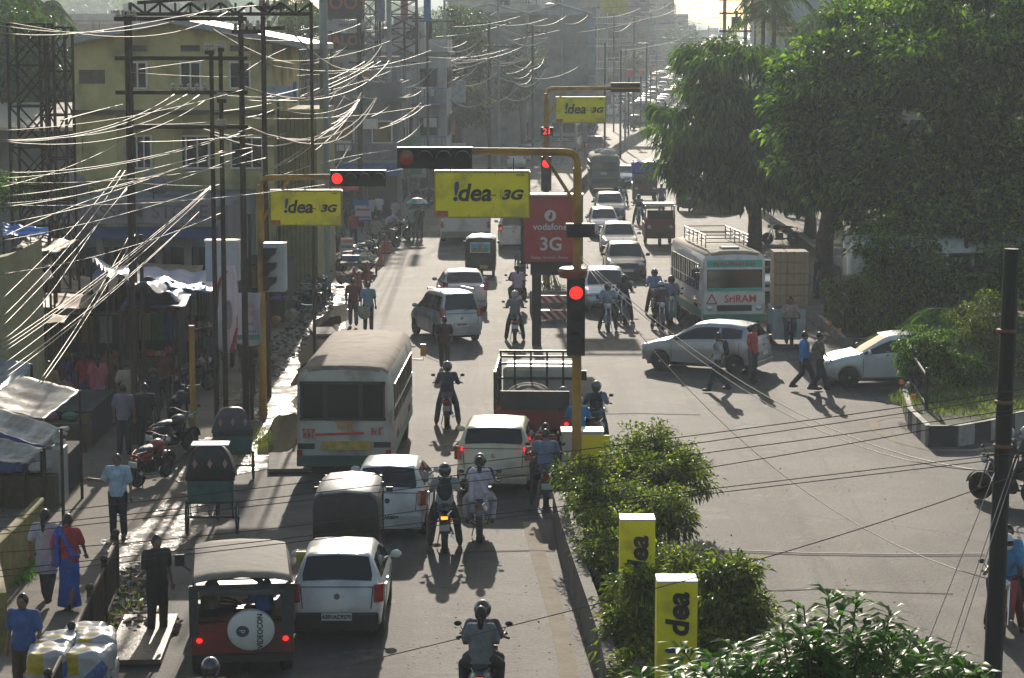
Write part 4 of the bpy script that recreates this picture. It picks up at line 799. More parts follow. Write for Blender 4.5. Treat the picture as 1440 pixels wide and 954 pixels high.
# market awnings / tarpaulins
TARP = mat('silver_blue_tarpaulin', (.28, .33, .42), .28, .1, var=.35, scale=4, bump=.5); TBL = M('bright_blue_tarpaulin', (.01, .2, .6), .4, var=.15); TDK = M('dark_blue_tarpaulin', (.02, .04, .13), .45, var=.3, bump=.5); TWH = mat('pale_tarpaulin', (.33, .3, .26), .45, .05, var=.35, scale=2.5, bump=.6, dirt=(.14, .09, .06), dscale=1.6)
def tarp(c0, c1, c2, c3, m, label, wr=.05, n=18, sd=0, posts=True):
    """corners as (px,py,Y): far left, far right, near right, near left"""
    A, B, C_, D_ = [P(*c) for c in (c0, c1, c2, c3)]; o0 = (A+B+C_+D_)/4; t = thing('awning', label, 'awning', (o0.x, o0.y, 0))
    def fn(u, v):
        p = A.lerp(B, u).lerp(D_.lerp(C_, u), v)-Vector((o0.x, o0.y, 0)); p.z += wr*math.sin(u*19+sd+v*3)+wr*.8*math.sin(v*23+sd+u*4)-.12*math.sin(math.pi*u)*math.sin(math.pi*v); return p
    o = MB().grid(fn, n, n).build('sheet', m, t, smooth=True, sharp=0); bake(o, ('SOLIDIFY', dict(thickness=.02)))
    if posts:
        for q in (A, B, C_, D_): MB().cyl((q.x-o0.x, q.y-o0.y, 0), (q.x-o0.x, q.y-o0.y, q.z), .035, n=5).build('post', RUSTY, t)
    return t
tarp((128, 368, 68), (290, 402, 68), (250, 424, 62), (150, 380, 61), TARP, 'crumpled silver and blue tarpaulin roof in the middle of the market', .09, 26, 1)
tarp((190, 372, 72), (300, 384, 72), (300, 408, 66), (200, 392, 66), M('dusty_blue_tarp', (.16, .22, .38), .4, var=.3, bump=.4), 'dusty blue tarpaulin roof left of the twin dark poles', .05, 18, 3)
tarp((4, 314, 66), (68, 320, 66), (68, 331, 65), (4, 331, 65), TBL, 'bright blue tarpaulin at the left edge under the wires', .02, 14, 2)
tarp((235, 396, 66), (290, 402, 66), (290, 410, 64), (240, 404, 64), TBL, 'small bright blue flap right of the silver tarpaulin', .02, 8, 2, False)
def hY(py, z): return (CAMH-z)*F/(py-HOR)
def tz(pts, m, label, wr, n, sd): tarp(*[(x, y, hY(y, z)) for x, y, z in pts], m, label, wr, n, sd)
tz([(-10, 500, 2.5), (44, 512, 2.5), (30, 536, 2.2), (-30, 560, 2.2)], M('corrugated_grey', (.24, .27, .31), .4, .4, var=.15), 'grey tin awning at the left edge, uppermost of four', .015, 16, 4)
tz([(32, 528, 2.4), (112, 549, 2.4), (60, 591, 2.1), (-30, 566, 2.1)], TWH, 'pale sunlit tarpaulin awning, second from the top at the left', .011, 18, 5)
tz([(0, 574, 2.25), (86, 602, 2.25), (62, 628, 1.95), (-40, 606, 1.95)], TWH, 'pale sunlit tarpaulin awning with blue folds, third from the top', .011, 18, 6)
tz([(-20, 612, 2.1), (62, 630, 2.1), (36, 652, 1.85), (-50, 644, 1.85)], TWH, 'lowest pale tarpaulin awning above the packets at the left', .011, 18, 7)
tz([(-30, 596, 2.18), (62, 629, 1.93), (58, 634, 1.86), (-40, 606, 1.86)], M('mid_blue_tarp', (.02, .08, .3), .4, var=.2), 'blue strip hanging under the third awning', .01, 10, 9)
tz([(-50, 645, 1.84), (37, 653, 1.84), (34, 664, 1.7), (-60, 656, 1.7)], TDK, 'dark blue tarpaulin fringe under the lowest awning', .02, 10, 7)
tarp((44, 330, 67), (110, 338, 67), (75, 356, 62), (20, 348, 62), M('tan_sheet', (.25, .17, .09), .7, var=.4), 'tan and orange stall roof under the blue tarpaulin', .03, 12, 8)
tarp((40, 360, 64), (78, 360, 64), (70, 374, 61), (38, 376, 61), TWH, 'small bright sheet over the left stalls', .02, 8, 9)
w_ = thing('parapet', 'yellow cream parapet wall at the left edge under the wires', 'wall', (at_px(8, 56), 56, 0)); MB().prism([(-.9, 0), (.55, 0), (.55, ZP(345, 56)), (.0, ZP(360, 56)), (-.9, ZP(372, 56))], lambda u, v: (u, 0, v), (0, 1.4, 0)).build('wall', mat('cream_plaster', (.3, .27, .15), .8, var=.2), w_)
w_ = thing('tube_light', 'white light panel tilted among the stalls at left', 'lamp', (at_px(59, 60), 60, ZP(390, 60))); part_box('panel', w_, [((0, 0, 0), (.42, .1, .2), .0, None, 0, -.4)], M('lit_panel', (.7, .6, .6), .5, var=0)); MB().cyl((0, .05, -ZP(390, 60)), (0, .05, 0), .02, n=5).build('post', DARK, w_)
# stall bodies: dark cloth walls and goods under the roofs
GOODS = [(.3, .05, .06), (.05, .1, .3), (.4, .35, .28), (.06, .2, .12), (.35, .25, .06), (.25, .1, .2), (.45, .45, .45), (.05, .05, .06)]
rs = random.Random(17)
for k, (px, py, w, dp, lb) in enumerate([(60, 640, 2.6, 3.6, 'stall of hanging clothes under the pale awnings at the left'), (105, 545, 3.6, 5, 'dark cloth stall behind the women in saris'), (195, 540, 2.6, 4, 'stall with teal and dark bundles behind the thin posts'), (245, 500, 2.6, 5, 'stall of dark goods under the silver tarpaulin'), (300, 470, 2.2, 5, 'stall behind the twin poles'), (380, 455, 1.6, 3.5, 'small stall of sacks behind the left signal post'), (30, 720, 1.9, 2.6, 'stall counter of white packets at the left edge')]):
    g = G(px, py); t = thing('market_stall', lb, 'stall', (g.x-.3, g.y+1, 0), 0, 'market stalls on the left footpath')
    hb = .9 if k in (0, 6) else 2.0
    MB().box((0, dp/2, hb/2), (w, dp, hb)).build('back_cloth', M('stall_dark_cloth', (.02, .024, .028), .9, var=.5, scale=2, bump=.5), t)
    MB().box((0, -.3, .35), (w, .8, .7)).build('counter', M('counter_wood', (.08, .06, .04), .8, var=.4), t)
    for q in range(10):
        b_ = MB().ell((rs.uniform(-w/2, w/2), -.3+rs.uniform(-.25, .2), .78+rs.uniform(0, .1)), (rs.uniform(.12, .25), .2, rs.uniform(.08, .16)), 8, 5); b_.build('goods', cloth(rs.choice(GOODS)), t, smooth=True)
    for q in range(7): b_ = MB().grid(lambda u, v: Vector((-w/2+.2+q*(w-.4)/6+(u-.5)*.34, -.04+.04*math.sin(u*8), hb-.85+.8*v)), 4, 2); o = b_.build('hanging_cloth', cloth(tuple(c*.5 for c in rs.choice(GOODS))), t); bake(o, ('SOLIDIFY', dict(thickness=.03)))
# packets stack
g = G(65, 706); t = thing('packet_pile', 'heap of white plastic packets on a white box at the left', 'goods', (g.x, g.y, 0)); part_box('box', t, [((0, 0, .6), (.85, .7, 1.2))], M('ribbed_white_box', (.35, .35, .34), .6, var=.2), .02)
b = MB()
for q in range(46): b.box((rs.uniform(-.38, .4), rs.uniform(-.32, .3), 1.24+rs.uniform(0, .32)), (.2, .14, .07), rs.uniform(0, 3), None, rs.uniform(-.4, .4), rs.uniform(-.4, .4))
b.build('packet', M('plastic_white', (.5, .5, .5), .25, var=.3), t)
# roadside sacks and vegetables
for x, y, s, c, lb in [(395, 448, .4, (.35, .35, .33), 'grey white sack left of the scooter by the grey pole'), (410, 455, .38, (.3, .28, .2), 'tan sack by the scooter on the left footpath'), (388, 462, .3, (.35, .18, .05), 'sack with an orange top beside the signal post'), (480, 402, .35, (.2, .18, .14), 'bundle right of the large grey pole'), (512, 384, .4, (.25, .24, .22), 'bundle of goods beside the small pink board'), (262, 548, .42, (.45, .38, .26), 'pale cloth bundle behind the thin yellow post'), (300, 520, .4, (.3, .26, .18), 'straw bundle behind the twin poles')]:
    g = G(x, y); t = tag(MB().box((0, 0, s*.75), (s*1.3, s*1.1, s*1.5), .3, 0, .12, .1).build('sack', cloth(c), smooth=True, sharp=0), lb, 'sack', 'sacks on the footpath', loc=(g.x, g.y, 0)); bake(t, ('SUBSURF', dict(levels=3)), ('DISPLACE', dict(texture=DTX, strength=.22, mid_level=.5)))
g = G(505, 388); t = thing('vegetable_cart', 'low cart heaped with white goods and a blue bin right of the grey pole', 'cart', (g.x, g.y+.5, 0)); part_box('tray', t, [((0, 0, .55), (1.5, 2.6, .12))], CONC); part_box('bin', t, [((-.3, -1.1, .8), (.7, .25, .25))], M('bin_blue', (.05, .15, .35), .5)); b = MB()
for q in range(40): b.ell((rs.uniform(-.65, .65), rs.uniform(-1.1, 1.2), .68+rs.uniform(0, .15)), (.12, .12, .09), 6, 4)
b.build('heaped_goods', cloth((.42, .4, .34)), t)
for s in (-1, 1): MB().lathe([(.2, -.03), (.28, -.03), (.28, .03), (.2, .03)], (s*.7, 0, .28), 14, axis='X').build('wheel', RUB, t)
# rubbish and brick rubble in the gutter by the fence
def litter(name, px, py, rx, ry, n, cols, label, smin=.03, smax=.12):
    g = G(px, py); b = MB(); ms = [cloth(c) for c in cols]
    for q in range(n):
        a = rs.random()*6.28; rr = math.sqrt(rs.random()); b.k = rs.randrange(len(cols)); s = rs.uniform(smin, smax); b.box((rx*rr*math.cos(a), ry*rr*math.sin(a), .04+rs.random()*.12*(1-rr)), (s, s*rs.uniform(.5, 1.2), s*rs.uniform(.15, .6)), rs.random()*3, b.k, rs.uniform(-.5, .5), rs.uniform(-.5, .5))
    b.f and None; o = b.build(name, ms); return tag(o, label, 'rubbish', kind='stuff', loc=(g.x, g.y, .02))
litter('rubbish', 190, 830, .5, 2.2, 420, [(.12, .08, .05), (.3, .3, .28), (.2, .1, .05), (.06, .06, .06), (.1, .12, .06)], 'rubbish and wet leaves in the gutter by the fence')
litter('rubbish', 195, 885, .7, 1.0, 260, [(.2, .09, .05), (.3, .15, .07), (.1, .07, .05), (.35, .33, .3)], 'heap of brown rubbish beside the man in black')
litter('rubbish', 392, 500, .6, 9, 240, [(.12, .1, .08), (.35, .34, .32), (.08, .07, .06), (.18, .14, .1)], 'litter strewn along the muddy gutter', .03, .14)
litter('rubbish', 432, 430, 1.0, 5, 220, [(.3, .3, .28), (.1, .1, .09), (.15, .18, .1), (.2, .15, .1)], 'litter around the foot of the large grey pole', .04, .2)
litter('rubbish', 700, 900, 1.6, 5, 60, [(.2, .18, .15), (.14, .12, .1)], 'stones scattered on the left lane', .012, .03)
litter('rubbish', 1150, 770, 6, 9, 120, [(.2, .18, .15), (.14, .12, .1)], 'stones scattered on the junction', .012, .03)
# fence along the footpath (metal railing) and concrete posts
def railing(pts, h, label, m=RUSTY, sp=.14, posts=True):
    L = [Vector((p.x, p.y, 0)) for p in pts]; t = thing('railing', label, 'railing', L[0]); o0 = L[0]
    rl = MB(); br = MB()
    for a, c in zip(L, L[1:]):
        for z in (h, .15): rl.cyl(a-o0+Vector((0, 0, z)), c-o0+Vector((0, 0, z)), .03, n=6)
        n = int((c-a).length/sp)
        for i in range(n+1): p = a.lerp(c, i/n)-o0; br.box((p.x, p.y, h/2+.05), (.022, .022, h-.1))
    rl.build('rail', m, t); br.build('bars', m, t)
    if posts:
        for p in L: MB().cyl(p-o0, p-o0+Vector((0, 0, h+.12)), .05, n=8).ell(p-o0+Vector((0, 0, h+.15)), (.07, .07, .07), 8, 5).build('post', m, t)
    return t
railing([G(165, 838), G(148, 880), G(128, 925), G(103, 985), G(70, 1060)], 1.0, 'rusty footpath railing with thin bars at the lower left')
w_ = wallpath([(G(18, 870).x-.6, 45, 0), (G(18, 870).x-.6, 40.5, 0), (G(0, 990).x-.6, 37, 0)], 1.0, .2, mat('mossy_yellow_wall', (.22, .18, .05), .8, var=.4), 'yard_wall', 'low mossy yellow wall at the lower left edge', 'wall')
# cycle rickshaw
def make_rick(m1, hoodm):
    t = thing('cycle_rickshaw', None, 'cycle rickshaw')
    for s in (-1, 1):
        h_ = bpy.data.objects.new('wheel', None); COL.objects.link(h_); h_.parent = t; h_.location = (s*.5, 0, .35)
        MB().lathe([(.32, -.02), (.35, -.02), (.35, .02), (.32, .02), (.32, -.02)], n=24, axis='X').build('tyre', RUB, h_); q = MB()
        for i in range(10): a = i*math.pi/5; q.cyl((0, 0, 0), (0, .33*math.cos(a), .33*math.sin(a)), .006, n=4)
        q.cyl((-.05, 0, 0), (.05, 0, 0), .04, n=8); q.build('spokes', CHROME, h_)
    q = MB(); q.tube([(-.5, 0, .35), (.5, 0, .35)], .025); q.tube([(0, 0, .35), (0, 1.0, .45), (0, 1.35, .8), (0, 1.45, 1.0)], .025); q.tube([(0, 1.0, .45), (0, .75, .95)], .022); q.tube([(-.3, 1.35, 1.05), (0, 1.5, 1.0), (.3, 1.35, 1.05)], .018)
    for s in (-1, 1): q.tube([(s*.42, 0, .35), (s*.42, -.25, .7), (s*.42, .35, .7)], .02)
    q.build('frame', DARK, t); MB().ell((0, .75, 1.0), (.1, .15, .05), 8, 5).build('saddle', BLACK, t)
    MB().lathe([(.32, -.02), (.35, -.02), (.35, .02), (.32, .02), (.32, -.02)], (0, 1.55, .35), 24, axis='X').build('wheel', RUB, t)
    part_box('seat_back', t, [((0, -.28, .98), (.92, .08, .55))], m1, .02); part_box('seat', t, [((0, .0, .74), (.9, .5, .16))], M('seat_vinyl'), .03)
    hd = MB(); hd.grid(lambda u, v: Vector(((u-.5)*.98, -.36+.85*v, 1.22+.62*(1-(2*abs(u-.5))**4)*(1)-(.0+.12*v*v))), 16, 5); hd.grid(lambda u, v: Vector(((u-.5)*.98, -.36, 1.15+(.07+.62*(1-(2*abs(u-.5))**4))*v)), 16, 3)
    o = hd.build('hood', hoodm, t, smooth=True, sharp=40); bake(o, ('SOLIDIFY', dict(thickness=.02)))
    q = MB()
    for x, c in ((-.3, 0), (0, 1), (.3, 0)): q.prism([(x-.05, 1.5), (x, 1.4), (x+.05, 1.5), (x, 1.6)], lambda u, v: (u, -.395, v), (0, .012, 0))
    q.build('hood_pattern', M('pattern_pink', (.4, .2, .2), .6), t); return t
t = make_rick(M('teal_tin', (.02, .09, .08), .45, var=.4), mat('hood_cloth', (.022, .02, .022), .6, var=.3, bump=.3)); g = G(297, 755); t.location = (g.x, g.y+.2, .012); t.rotation_euler = (0, 0, R(3)); t['label'] = 'cycle rickshaw with patterned black hood and teal seat back at the kerb'
part_box('hood_top', t, [((0, -.1, 1.86), (.75, .5, .02))], M('pale_canvas')) 
t = make_rick(M('teal_tin'), mat('hood_grey', (.07, .07, .08), .5, var=.2)); g = G(312, 690); t.location = (g.x+.1, g.y+1.2, .012); t.rotation_euler = (0, 0, R(10)); t.scale = (.92, .92, .92); t['label'] = 'cycle rickshaw with a grey hood just ahead of the patterned one'
# box tricycle facing us with carton tower
g = G(1112, 492); t = thing('cargo_tricycle', 'cargo tricycle with a pale metal box body facing us on the right', 'tricycle', (g.x, g.y+.4, .01))
part_box('box_body', t, [((0, .9, .75), (1.05, 1.6, 1.0))], M('pale_blue_tin', (.3, .34, .36), .5, var=.2), .01)
for s in (-1, 1): MB().lathe([(.3, -.02), (.34, -.02), (.34, .02), (.3, .02), (.3, -.02)], (s*.6, .9, .34), 20, axis='X').build('wheel', RUB, t)
MB().lathe([(.3, -.02), (.34, -.02), (.34, .02), (.3, .02), (.3, -.02)], (0, -.6, .34), 20, axis='X').build('wheel', RUB, t); MB().tube([(0, -.6, .34), (0, -.45, .9), (0, -.45, 1.0)], .02).tube([(-.3, -.3, 1.0), (0, -.45, 1.02), (.3, -.3, 1.0)], .016).tube([(0, -.5, .7), (0, .1, .4)], .02).build('frame', DARK, t)
CARD = mat('cardboard', (.3, .21, .12), .85, var=.12, scale=3)
for c_, x_ in enumerate((-.34, .1, .44)):
    for r_ in range(5):
        w2 = .42 if c_ < 2 else .3; cb = thing('carton', '%s carton from the bottom in the %s column of the tricycle load' % (['first', 'second', 'third', 'fourth', 'topmost'][r_], ['left', 'middle', 'right'][c_]), 'carton', (g.x+x_+.05, g.y+1.25, 1.28+.36*r_+.02), 0, 'cartons on the tricycle')
        part_box('box', cb, [((0, 0, .18), (w2 if c_ < 2 else .28, 1.1, .342))], CARD, .02); part_box('tape', cb, [((0, -.552, .2), (.04, .006, .33))], M('tape', (.2, .15, .09), .4))
# loaded cart at the bottom left
g = G(98, 1010); t = thing('tarpaulin_load', 'load wrapped in white blue and yellow printed sheets at the bottom left corner', 'load', (g.x, g.y, 0)); z = ZP(918, g.y)
PR = mat('printed_sheet', (.35, .36, .36), .35, var=.25, scale=3); nn = PR.node_tree.nodes; vr = nn.new('ShaderNodeTexVoronoi'); vr.inputs['Scale'].default_value = 3; rr_ = nn.new('ShaderNodeValToRGB'); rr_.color_ramp.interpolation = 'CONSTANT'; e = rr_.color_ramp.elements; e[0].color = (.4, .4, .4, 1); e[1].position = .62; e[1].color = (.45, .33, .02, 1); e2 = e.new(.8); e2.color = (.05, .12, .3, 1)
PR.node_tree.links.new(nn['Texture Coordinate'].outputs['Object'], vr.inputs['Vector']); PR.node_tree.links.new(vr.outputs['Color'], rr_.inputs['Fac']); PR.node_tree.links.new(rr_.outputs[0], nn['Principled BSDF'].inputs['Base Color'])

for q, (sx_, sy_, sz_, ra) in enumerate([(-.28, .0, z-.12, .1), (.3, .05, z-.14, -.15), (-.25, .62, z-.1, -.1), (.28, .65, z-.06, .2), (0, 1.2, z-.12, 0), (0, -.05, z-.5, .05), (-.3, .5, z-.5, 0), (.3, .5, z-.5, 0), (0, .4, z-.9, 0), (0, .4, z-1.25, 0)]):
    w3 = .62 if q < 5 else (.95 if q in (5, 8, 9) else .6); o = MB().box((0, 0, 0), (w3, .72 if q < 8 else 1.5, .42)).build('wrapped_sack', PR, t, smooth=True, sharp=0); o.location = (sx_, sy_, sz_); o.rotation_euler = (0, 0, ra); bake(o, ('BEVEL', dict(width=.1, segments=3)), ('SUBSURF', dict(levels=3)), ('DISPLACE', dict(texture=DTX, strength=.1, mid_level=.5)))
part_box('cart_bed', t, [((0, .5, .5), (1.0, 1.8, .1))], DARK)
for s in (-1, 1): MB().lathe([(.28, -.02), (.33, -.02), (.33, .02), (.28, .02)], (s*.52, .5, .33), 18, axis='X').build('wheel', RUB, t)
# mound of earth, right service area, low walls
SAND = mat('sand_mound', (.13, .08, .05), .95, var=.3, scale=5, bump=.6); g = G(1006, 300); tag(MB().lathe([(1.5, 0), (1.15, .5), (.6, 1.0), (.2, 1.25), (.02, 1.3)], n=20).build('sand_mound', SAND, smooth=True, sharp=0), 'brown heap of sand beside the road under the tree', 'heap', loc=(g.x, g.y, 0))
q = [G(1050, 290), G(1110, 330), G(1160, 372), G(1196, 400)]
wallpath([(p.x, p.y, 0) for p in q], .5, .4, MEDC, 'verge_wall', 'low broken concrete wall along the service lane under the trees', 'wall')
sheet('service_lane', [(p.x, p.y) for p in (G(1062, 286), G(1205, 352), G(1230, 330), G(1110, 270))], .02, PAVE)
# island with black and white kerb on the right
kp = [G(1287, 548), G(1272, 575), G(1280, 603), G(1305, 628), G(1345, 628), G(1390, 620), G(1440, 606), G(1500, 592)]
kb = thing('painted_kerb', 'black and white painted kerb of the planted island on the right', 'kerb', (0, 0, 0)); KW = M('kerb_white', (.3, .29, .26), .7, var=.35, scale=5); KB = M('kerb_black', (.03, .03, .03), .7, var=.3)
L = []
for a, c in zip(kp, kp[1:]):
    n = max(1, round((c-a).length/.62)); L += [a.lerp(c, i/n) for i in range(n)]
L.append(kp[-1])
for k in range(0, 2):
    b = MB()
    for i, (a, c) in enumerate(zip(L, L[1:])):
        if i % 2 != k: continue
        m_ = (a+c)/2; d = c-a; b.box((m_.x, m_.y, .26), (d.length*.97, .14, .52), math.atan2(d.y, d.x))
    b.build(['white_blocks', 'black_blocks'][k], [KW, KB][k], kb)
isl = [G(1287, 548), G(1272, 575), G(1280, 603), G(1305, 628), G(1390, 620), G(1500, 592), G(1560, 560), G(1480, 535)]
sheet('island_soil', [(p.x, p.y+.1) for p in isl], .42, GRASS)
r_ = railing([G(1277, 545), G(1283, 568), G(1302, 600)], .9, 'green iron railing on the painted kerb island', DARK, .5); r_.location.z = .42
railing([G(1160, 452), G(1188, 480), G(1240, 482)], .85, 'iron railing of the shrub bed behind the white car', DARK, .45)
sheet('shrub_bed', [(p.x, p.y) for p in (G(1152, 455), G(1188, 488), G(1330, 488), G(1330, 430), G(1180, 430))], .1, GRASS)
for x, y, lb in [(1267, 552, 'orange reflector on the island kerb, upper one'), (1284, 574, 'orange reflector on the island kerb, lower one'), (1166, 467, 'orange reflector on the shrub bed kerb, upper one'), (1180, 478, 'orange reflector on the shrub bed kerb, lower one'), (843, 905, 'orange reflector on the median wall')]:
    g = G(x, y+ (22 if x > 1250 else 6)); o = MB().box((0, 0, .05), (.12, .05, .12)).build('reflector', M('reflector_orange', (.8, .25, .02), .3, var=0)); tag(o, lb, 'reflector', 'kerb reflectors', loc=(g.x, g.y, .66 if x > 1250 else .4))
wallpath([(p.x, p.y, 0) for p in (G(1152, 455), G(1188, 488), G(1330, 492))], .3, .15, CONC, 'bed_kerb', 'pale kerb round the shrub bed behind the white car', 'kerb')
t = thing('gate_frame', 'short iron frame by the dark auto rickshaw at the right kerb', 'frame', (G(955, 262).x, G(955, 262).y, 0)); MB().tube([(-.5, 0, 0), (-.5, 0, 1.2), (.6, 0, 1.2), (.6, 0, 0)], .04).tube([(-.5, 0, .7), (.6, 0, .7)], .03).build('bars', DARK, t)
# right hand background building blocks
for px, Yq, w, fl, m_, lb in [(1150, 200, 9, 5, (.3, .36, .42), 'pale blue clad building at the top right behind the palm'), (1290, 170, 14, 3, (.1, .1, .1), 'dark house behind the big trees on the right'), (1400, 140, 12, 3, (.16, .13, .12), 'house with a reddish front hidden by the right trees')]:
    building(at_px(px, Yq), Yq, w, 14, fl, lb, M('bld_%d' % px, m_, .7, var=.15), seed=px, balc=False, tank=False, z0=0)
t = thing('hoarding', 'violet vertical board at the right edge of the palm trunk', 'hoarding', (at_px(1107, 165), 165, 0)); a, c2 = ZP(86, 165), ZP(55, 165); MB().box((0, 0, (a+c2)/2), (.6, .15, c2-a)).build('panel', M('violet_board', (.1, .09, .3), .5), t); MB().cyl((0, .1, 0), (0, .1, c2), .06, n=6).build('leg', DARK, t)
t = thing('hoarding', 'pink red hoarding glimpsed between the right trees', 'hoarding', (at_px(1395, 110), 110, 0)); a, c2 = ZP(322, 110), ZP(296, 110); MB().box((0, 0, (a+c2)/2), (2, .15, c2-a)).build('panel', M('hoard_pink', (.35, .08, .1), .6, var=.5), t); MB().cyl((0, .1, 0), (0, .1, c2), .06, n=6).build('leg', DARK, t)

rq = random.Random(31); Y = 98; k = 0
while Y < 190:
    x = leftX(Y)-rq.uniform(3.4, 4.2); w = rq.uniform(1.6, 2.4); t = thing('street_stall', 'small roadside stall with a cloth roof in the hazy row along the left footpath', 'stall', (x, Y, 0), 0, 'roadside stalls along the left footpath')
    b = MB()
    for sx_ in (-1, 1):
        for sy_ in (-.8, .8): b.cyl((sx_*w/2, sy_, 0), (sx_*w/2, sy_, 2.1), .03, n=5)
    b.build('posts', DARK, t); col = rq.choice([(.05, .12, .35), (.35, .32, .28), (.4, .08, .06), (.1, .2, .18), (.45, .45, .42), (.35, .25, .05)])
    o = MB().grid(lambda u, v: Vector(((u-.5)*(w+.5), (v-.5)*2.3, 2.3-.5*abs(v-.5)+.04*math.sin(u*15))), 10, 6).build('roof', cloth(col), t, smooth=True); bake(o, ('SOLIDIFY', dict(thickness=.02)))
    MB().box((0, 0, .45), (w*.9, 1.2, .9)).build('counter', M('counter_wood'), t); b = MB()
    for q in range(12): b.ell((rq.uniform(-w*.4, w*.4), rq.uniform(-.5, .5), .98), (.14, .14, .1), 6, 4)
    b.build('goods', cloth(rq.choice(GOODS)), t); Y += rq.uniform(5, 8)
for Y, x_, s in [(104, -1.9, 0), (112, -2.2, 1), (121, -1.8, 2), (133, -2.1, 3), (147, -2.3, 0), (160, -2, 1)]:
    x = leftX(Y)+x_; t = thing('street_board', 'upright painted board standing among the parked motorcycles on the hazy left footpath', 'board', (x, Y, 0), rq.uniform(-.3, .3), 'upright boards on the left footpath'); MB().box((0, 0, 1.2), (.8, .06, 1.1)).build('panel', cloth([(.4, .06, .08), (.45, .45, .5), (.05, .15, .4), (.45, .4, .1)][s]), t); MB().box((0, -.04, 1.3), (.6, .03, .3)).build('panel_band', cloth([(.5, .5, .5), (.4, .06, .08), (.5, .5, .5), (.3, .05, .05)][s]), t); MB().cyl((0, .03, 0), (0, .03, .7), .03, n=5).build('leg', DARK, t)

for k in range(12):
    px = rq.uniform(-5, 215); py = rq.uniform(372, 452)-px*.12; z = rq.uniform(2.3, 3.0); w = rq.uniform(60, 115); dy = rq.uniform(14, 24)
    tarp((px, py-dy*.5, hY(py, z)+1.5), (px+w, py-dy*.5+4, hY(py, z)+1.3), (px+w-8, py+dy*.5, hY(py, z)-.9), (px-10, py+dy*.5, hY(py, z)-.8), rq.choice([M('rusty_tin', (.16, .09, .06), .6, .3, var=.5, scale=2, bump=.4), TDK, TARP, M('tan_sheet'), M('corrugated_grey'), TDK]), 'patched awning sheet in the crowded dark market at the left', .015, 10, k); KIDS.clear()
for i, o in enumerate([o for o in COL.objects if o.get('label') == 'patched awning sheet in the crowded dark market at the left']): o['group'] = 'patched market awnings'
# ---------------- vegetation ----------------
G1 = leafmat('broad_leaf', [(.014, .034, .006), (.028, .065, .009), (.06, .12, .014), (.19, .27, .03)], .55, .45)  # mostly dark leaves, a few bright: sunlit highlights put into the leaf colour
G2 = leafmat('drooping_leaf', [(.02, .045, .008), (.04, .08, .012), (.12, .19, .024)], .5, .45)  # bright end of the ramp paints in sunlit leaves against dark ones
G3 = leafmat('shrub_leaf', [(.035, .055, .012), (.055, .08, .016), (.12, .15, .028), (.2, .2, .035)], .55, .4)
G4 = leafmat('lush_leaf', [(.035, .1, .012), (.055, .15, .018), (.08, .2, .025)], .55, .42)
G5 = leafmat('palm_leaf', [(.03, .07, .015), (.05, .1, .02), (.09, .14, .03)], .4, .35)
GF = leafmat('far_leaf', [(.03, .06, .02), (.045, .085, .025), (.07, .1, .03)], .35)
BARK = mat('bark', (.09, .07, .055), .9, var=.4, scale=6, bump=.6)
def leafmesh(name, pos, dirs, L, Wd, m, parent, fold=.25, droop=.2, jit=.35, sd=1):
    """pos (n,3), dirs (n,3) growth direction of each leaf; 6-vertex leaf"""
    rg = np.random.default_rng(sd); n = len(pos); d = dirs/np.linalg.norm(dirs, axis=1, keepdims=True)
    up_ = np.array([0, 0, 1.0])+rg.normal(0, jit, (n, 3)); s = np.cross(d, up_); s /= np.linalg.norm(s, axis=1, keepdims=True)+1e-9; nn_ = np.cross(s, d)
    l = (L*rg.uniform(.65, 1.25, n))[:, None]; w = (Wd*rg.uniform(.7, 1.2, n))[:, None]
    a = pos; b1 = pos+d*l*.45+s*w*.5+nn_*w*fold; b2 = pos+d*l*.45-s*w*.5+nn_*w*fold; c = pos+d*l*.45; e = pos+d*l-np.array([0, 0, 1.0])*l*droop
    V_ = np.stack([a, b1, c, b2, e], 1).reshape(-1, 3); o = np.arange(n)[:, None]*5
    F_ = np.concatenate([np.stack([o+0, o+1, o+2], 2), np.stack([o+0, o+2, o+3], 2), np.stack([o+1, o+4, o+2], 2), np.stack([o+2, o+4, o+3], 2)], 1).reshape(-1, 3)
    me = bpy.data.meshes.new(name); me.vertices.add(len(V_)); me.vertices.foreach_set('co', V_.astype(np.float32).ravel()); k = len(F_)
    me.loops.add(k*3); me.loops.foreach_set('vertex_index', F_.astype(np.int32).ravel()); me.polygons.add(k); me.polygons.foreach_set('loop_start', np.arange(k, dtype=np.int32)*3); me.update(); me.validate()
    me.materials.append(m); ob = bpy.data.objects.new(name, me); COL.objects.link(ob); ob.parent = parent; return ob
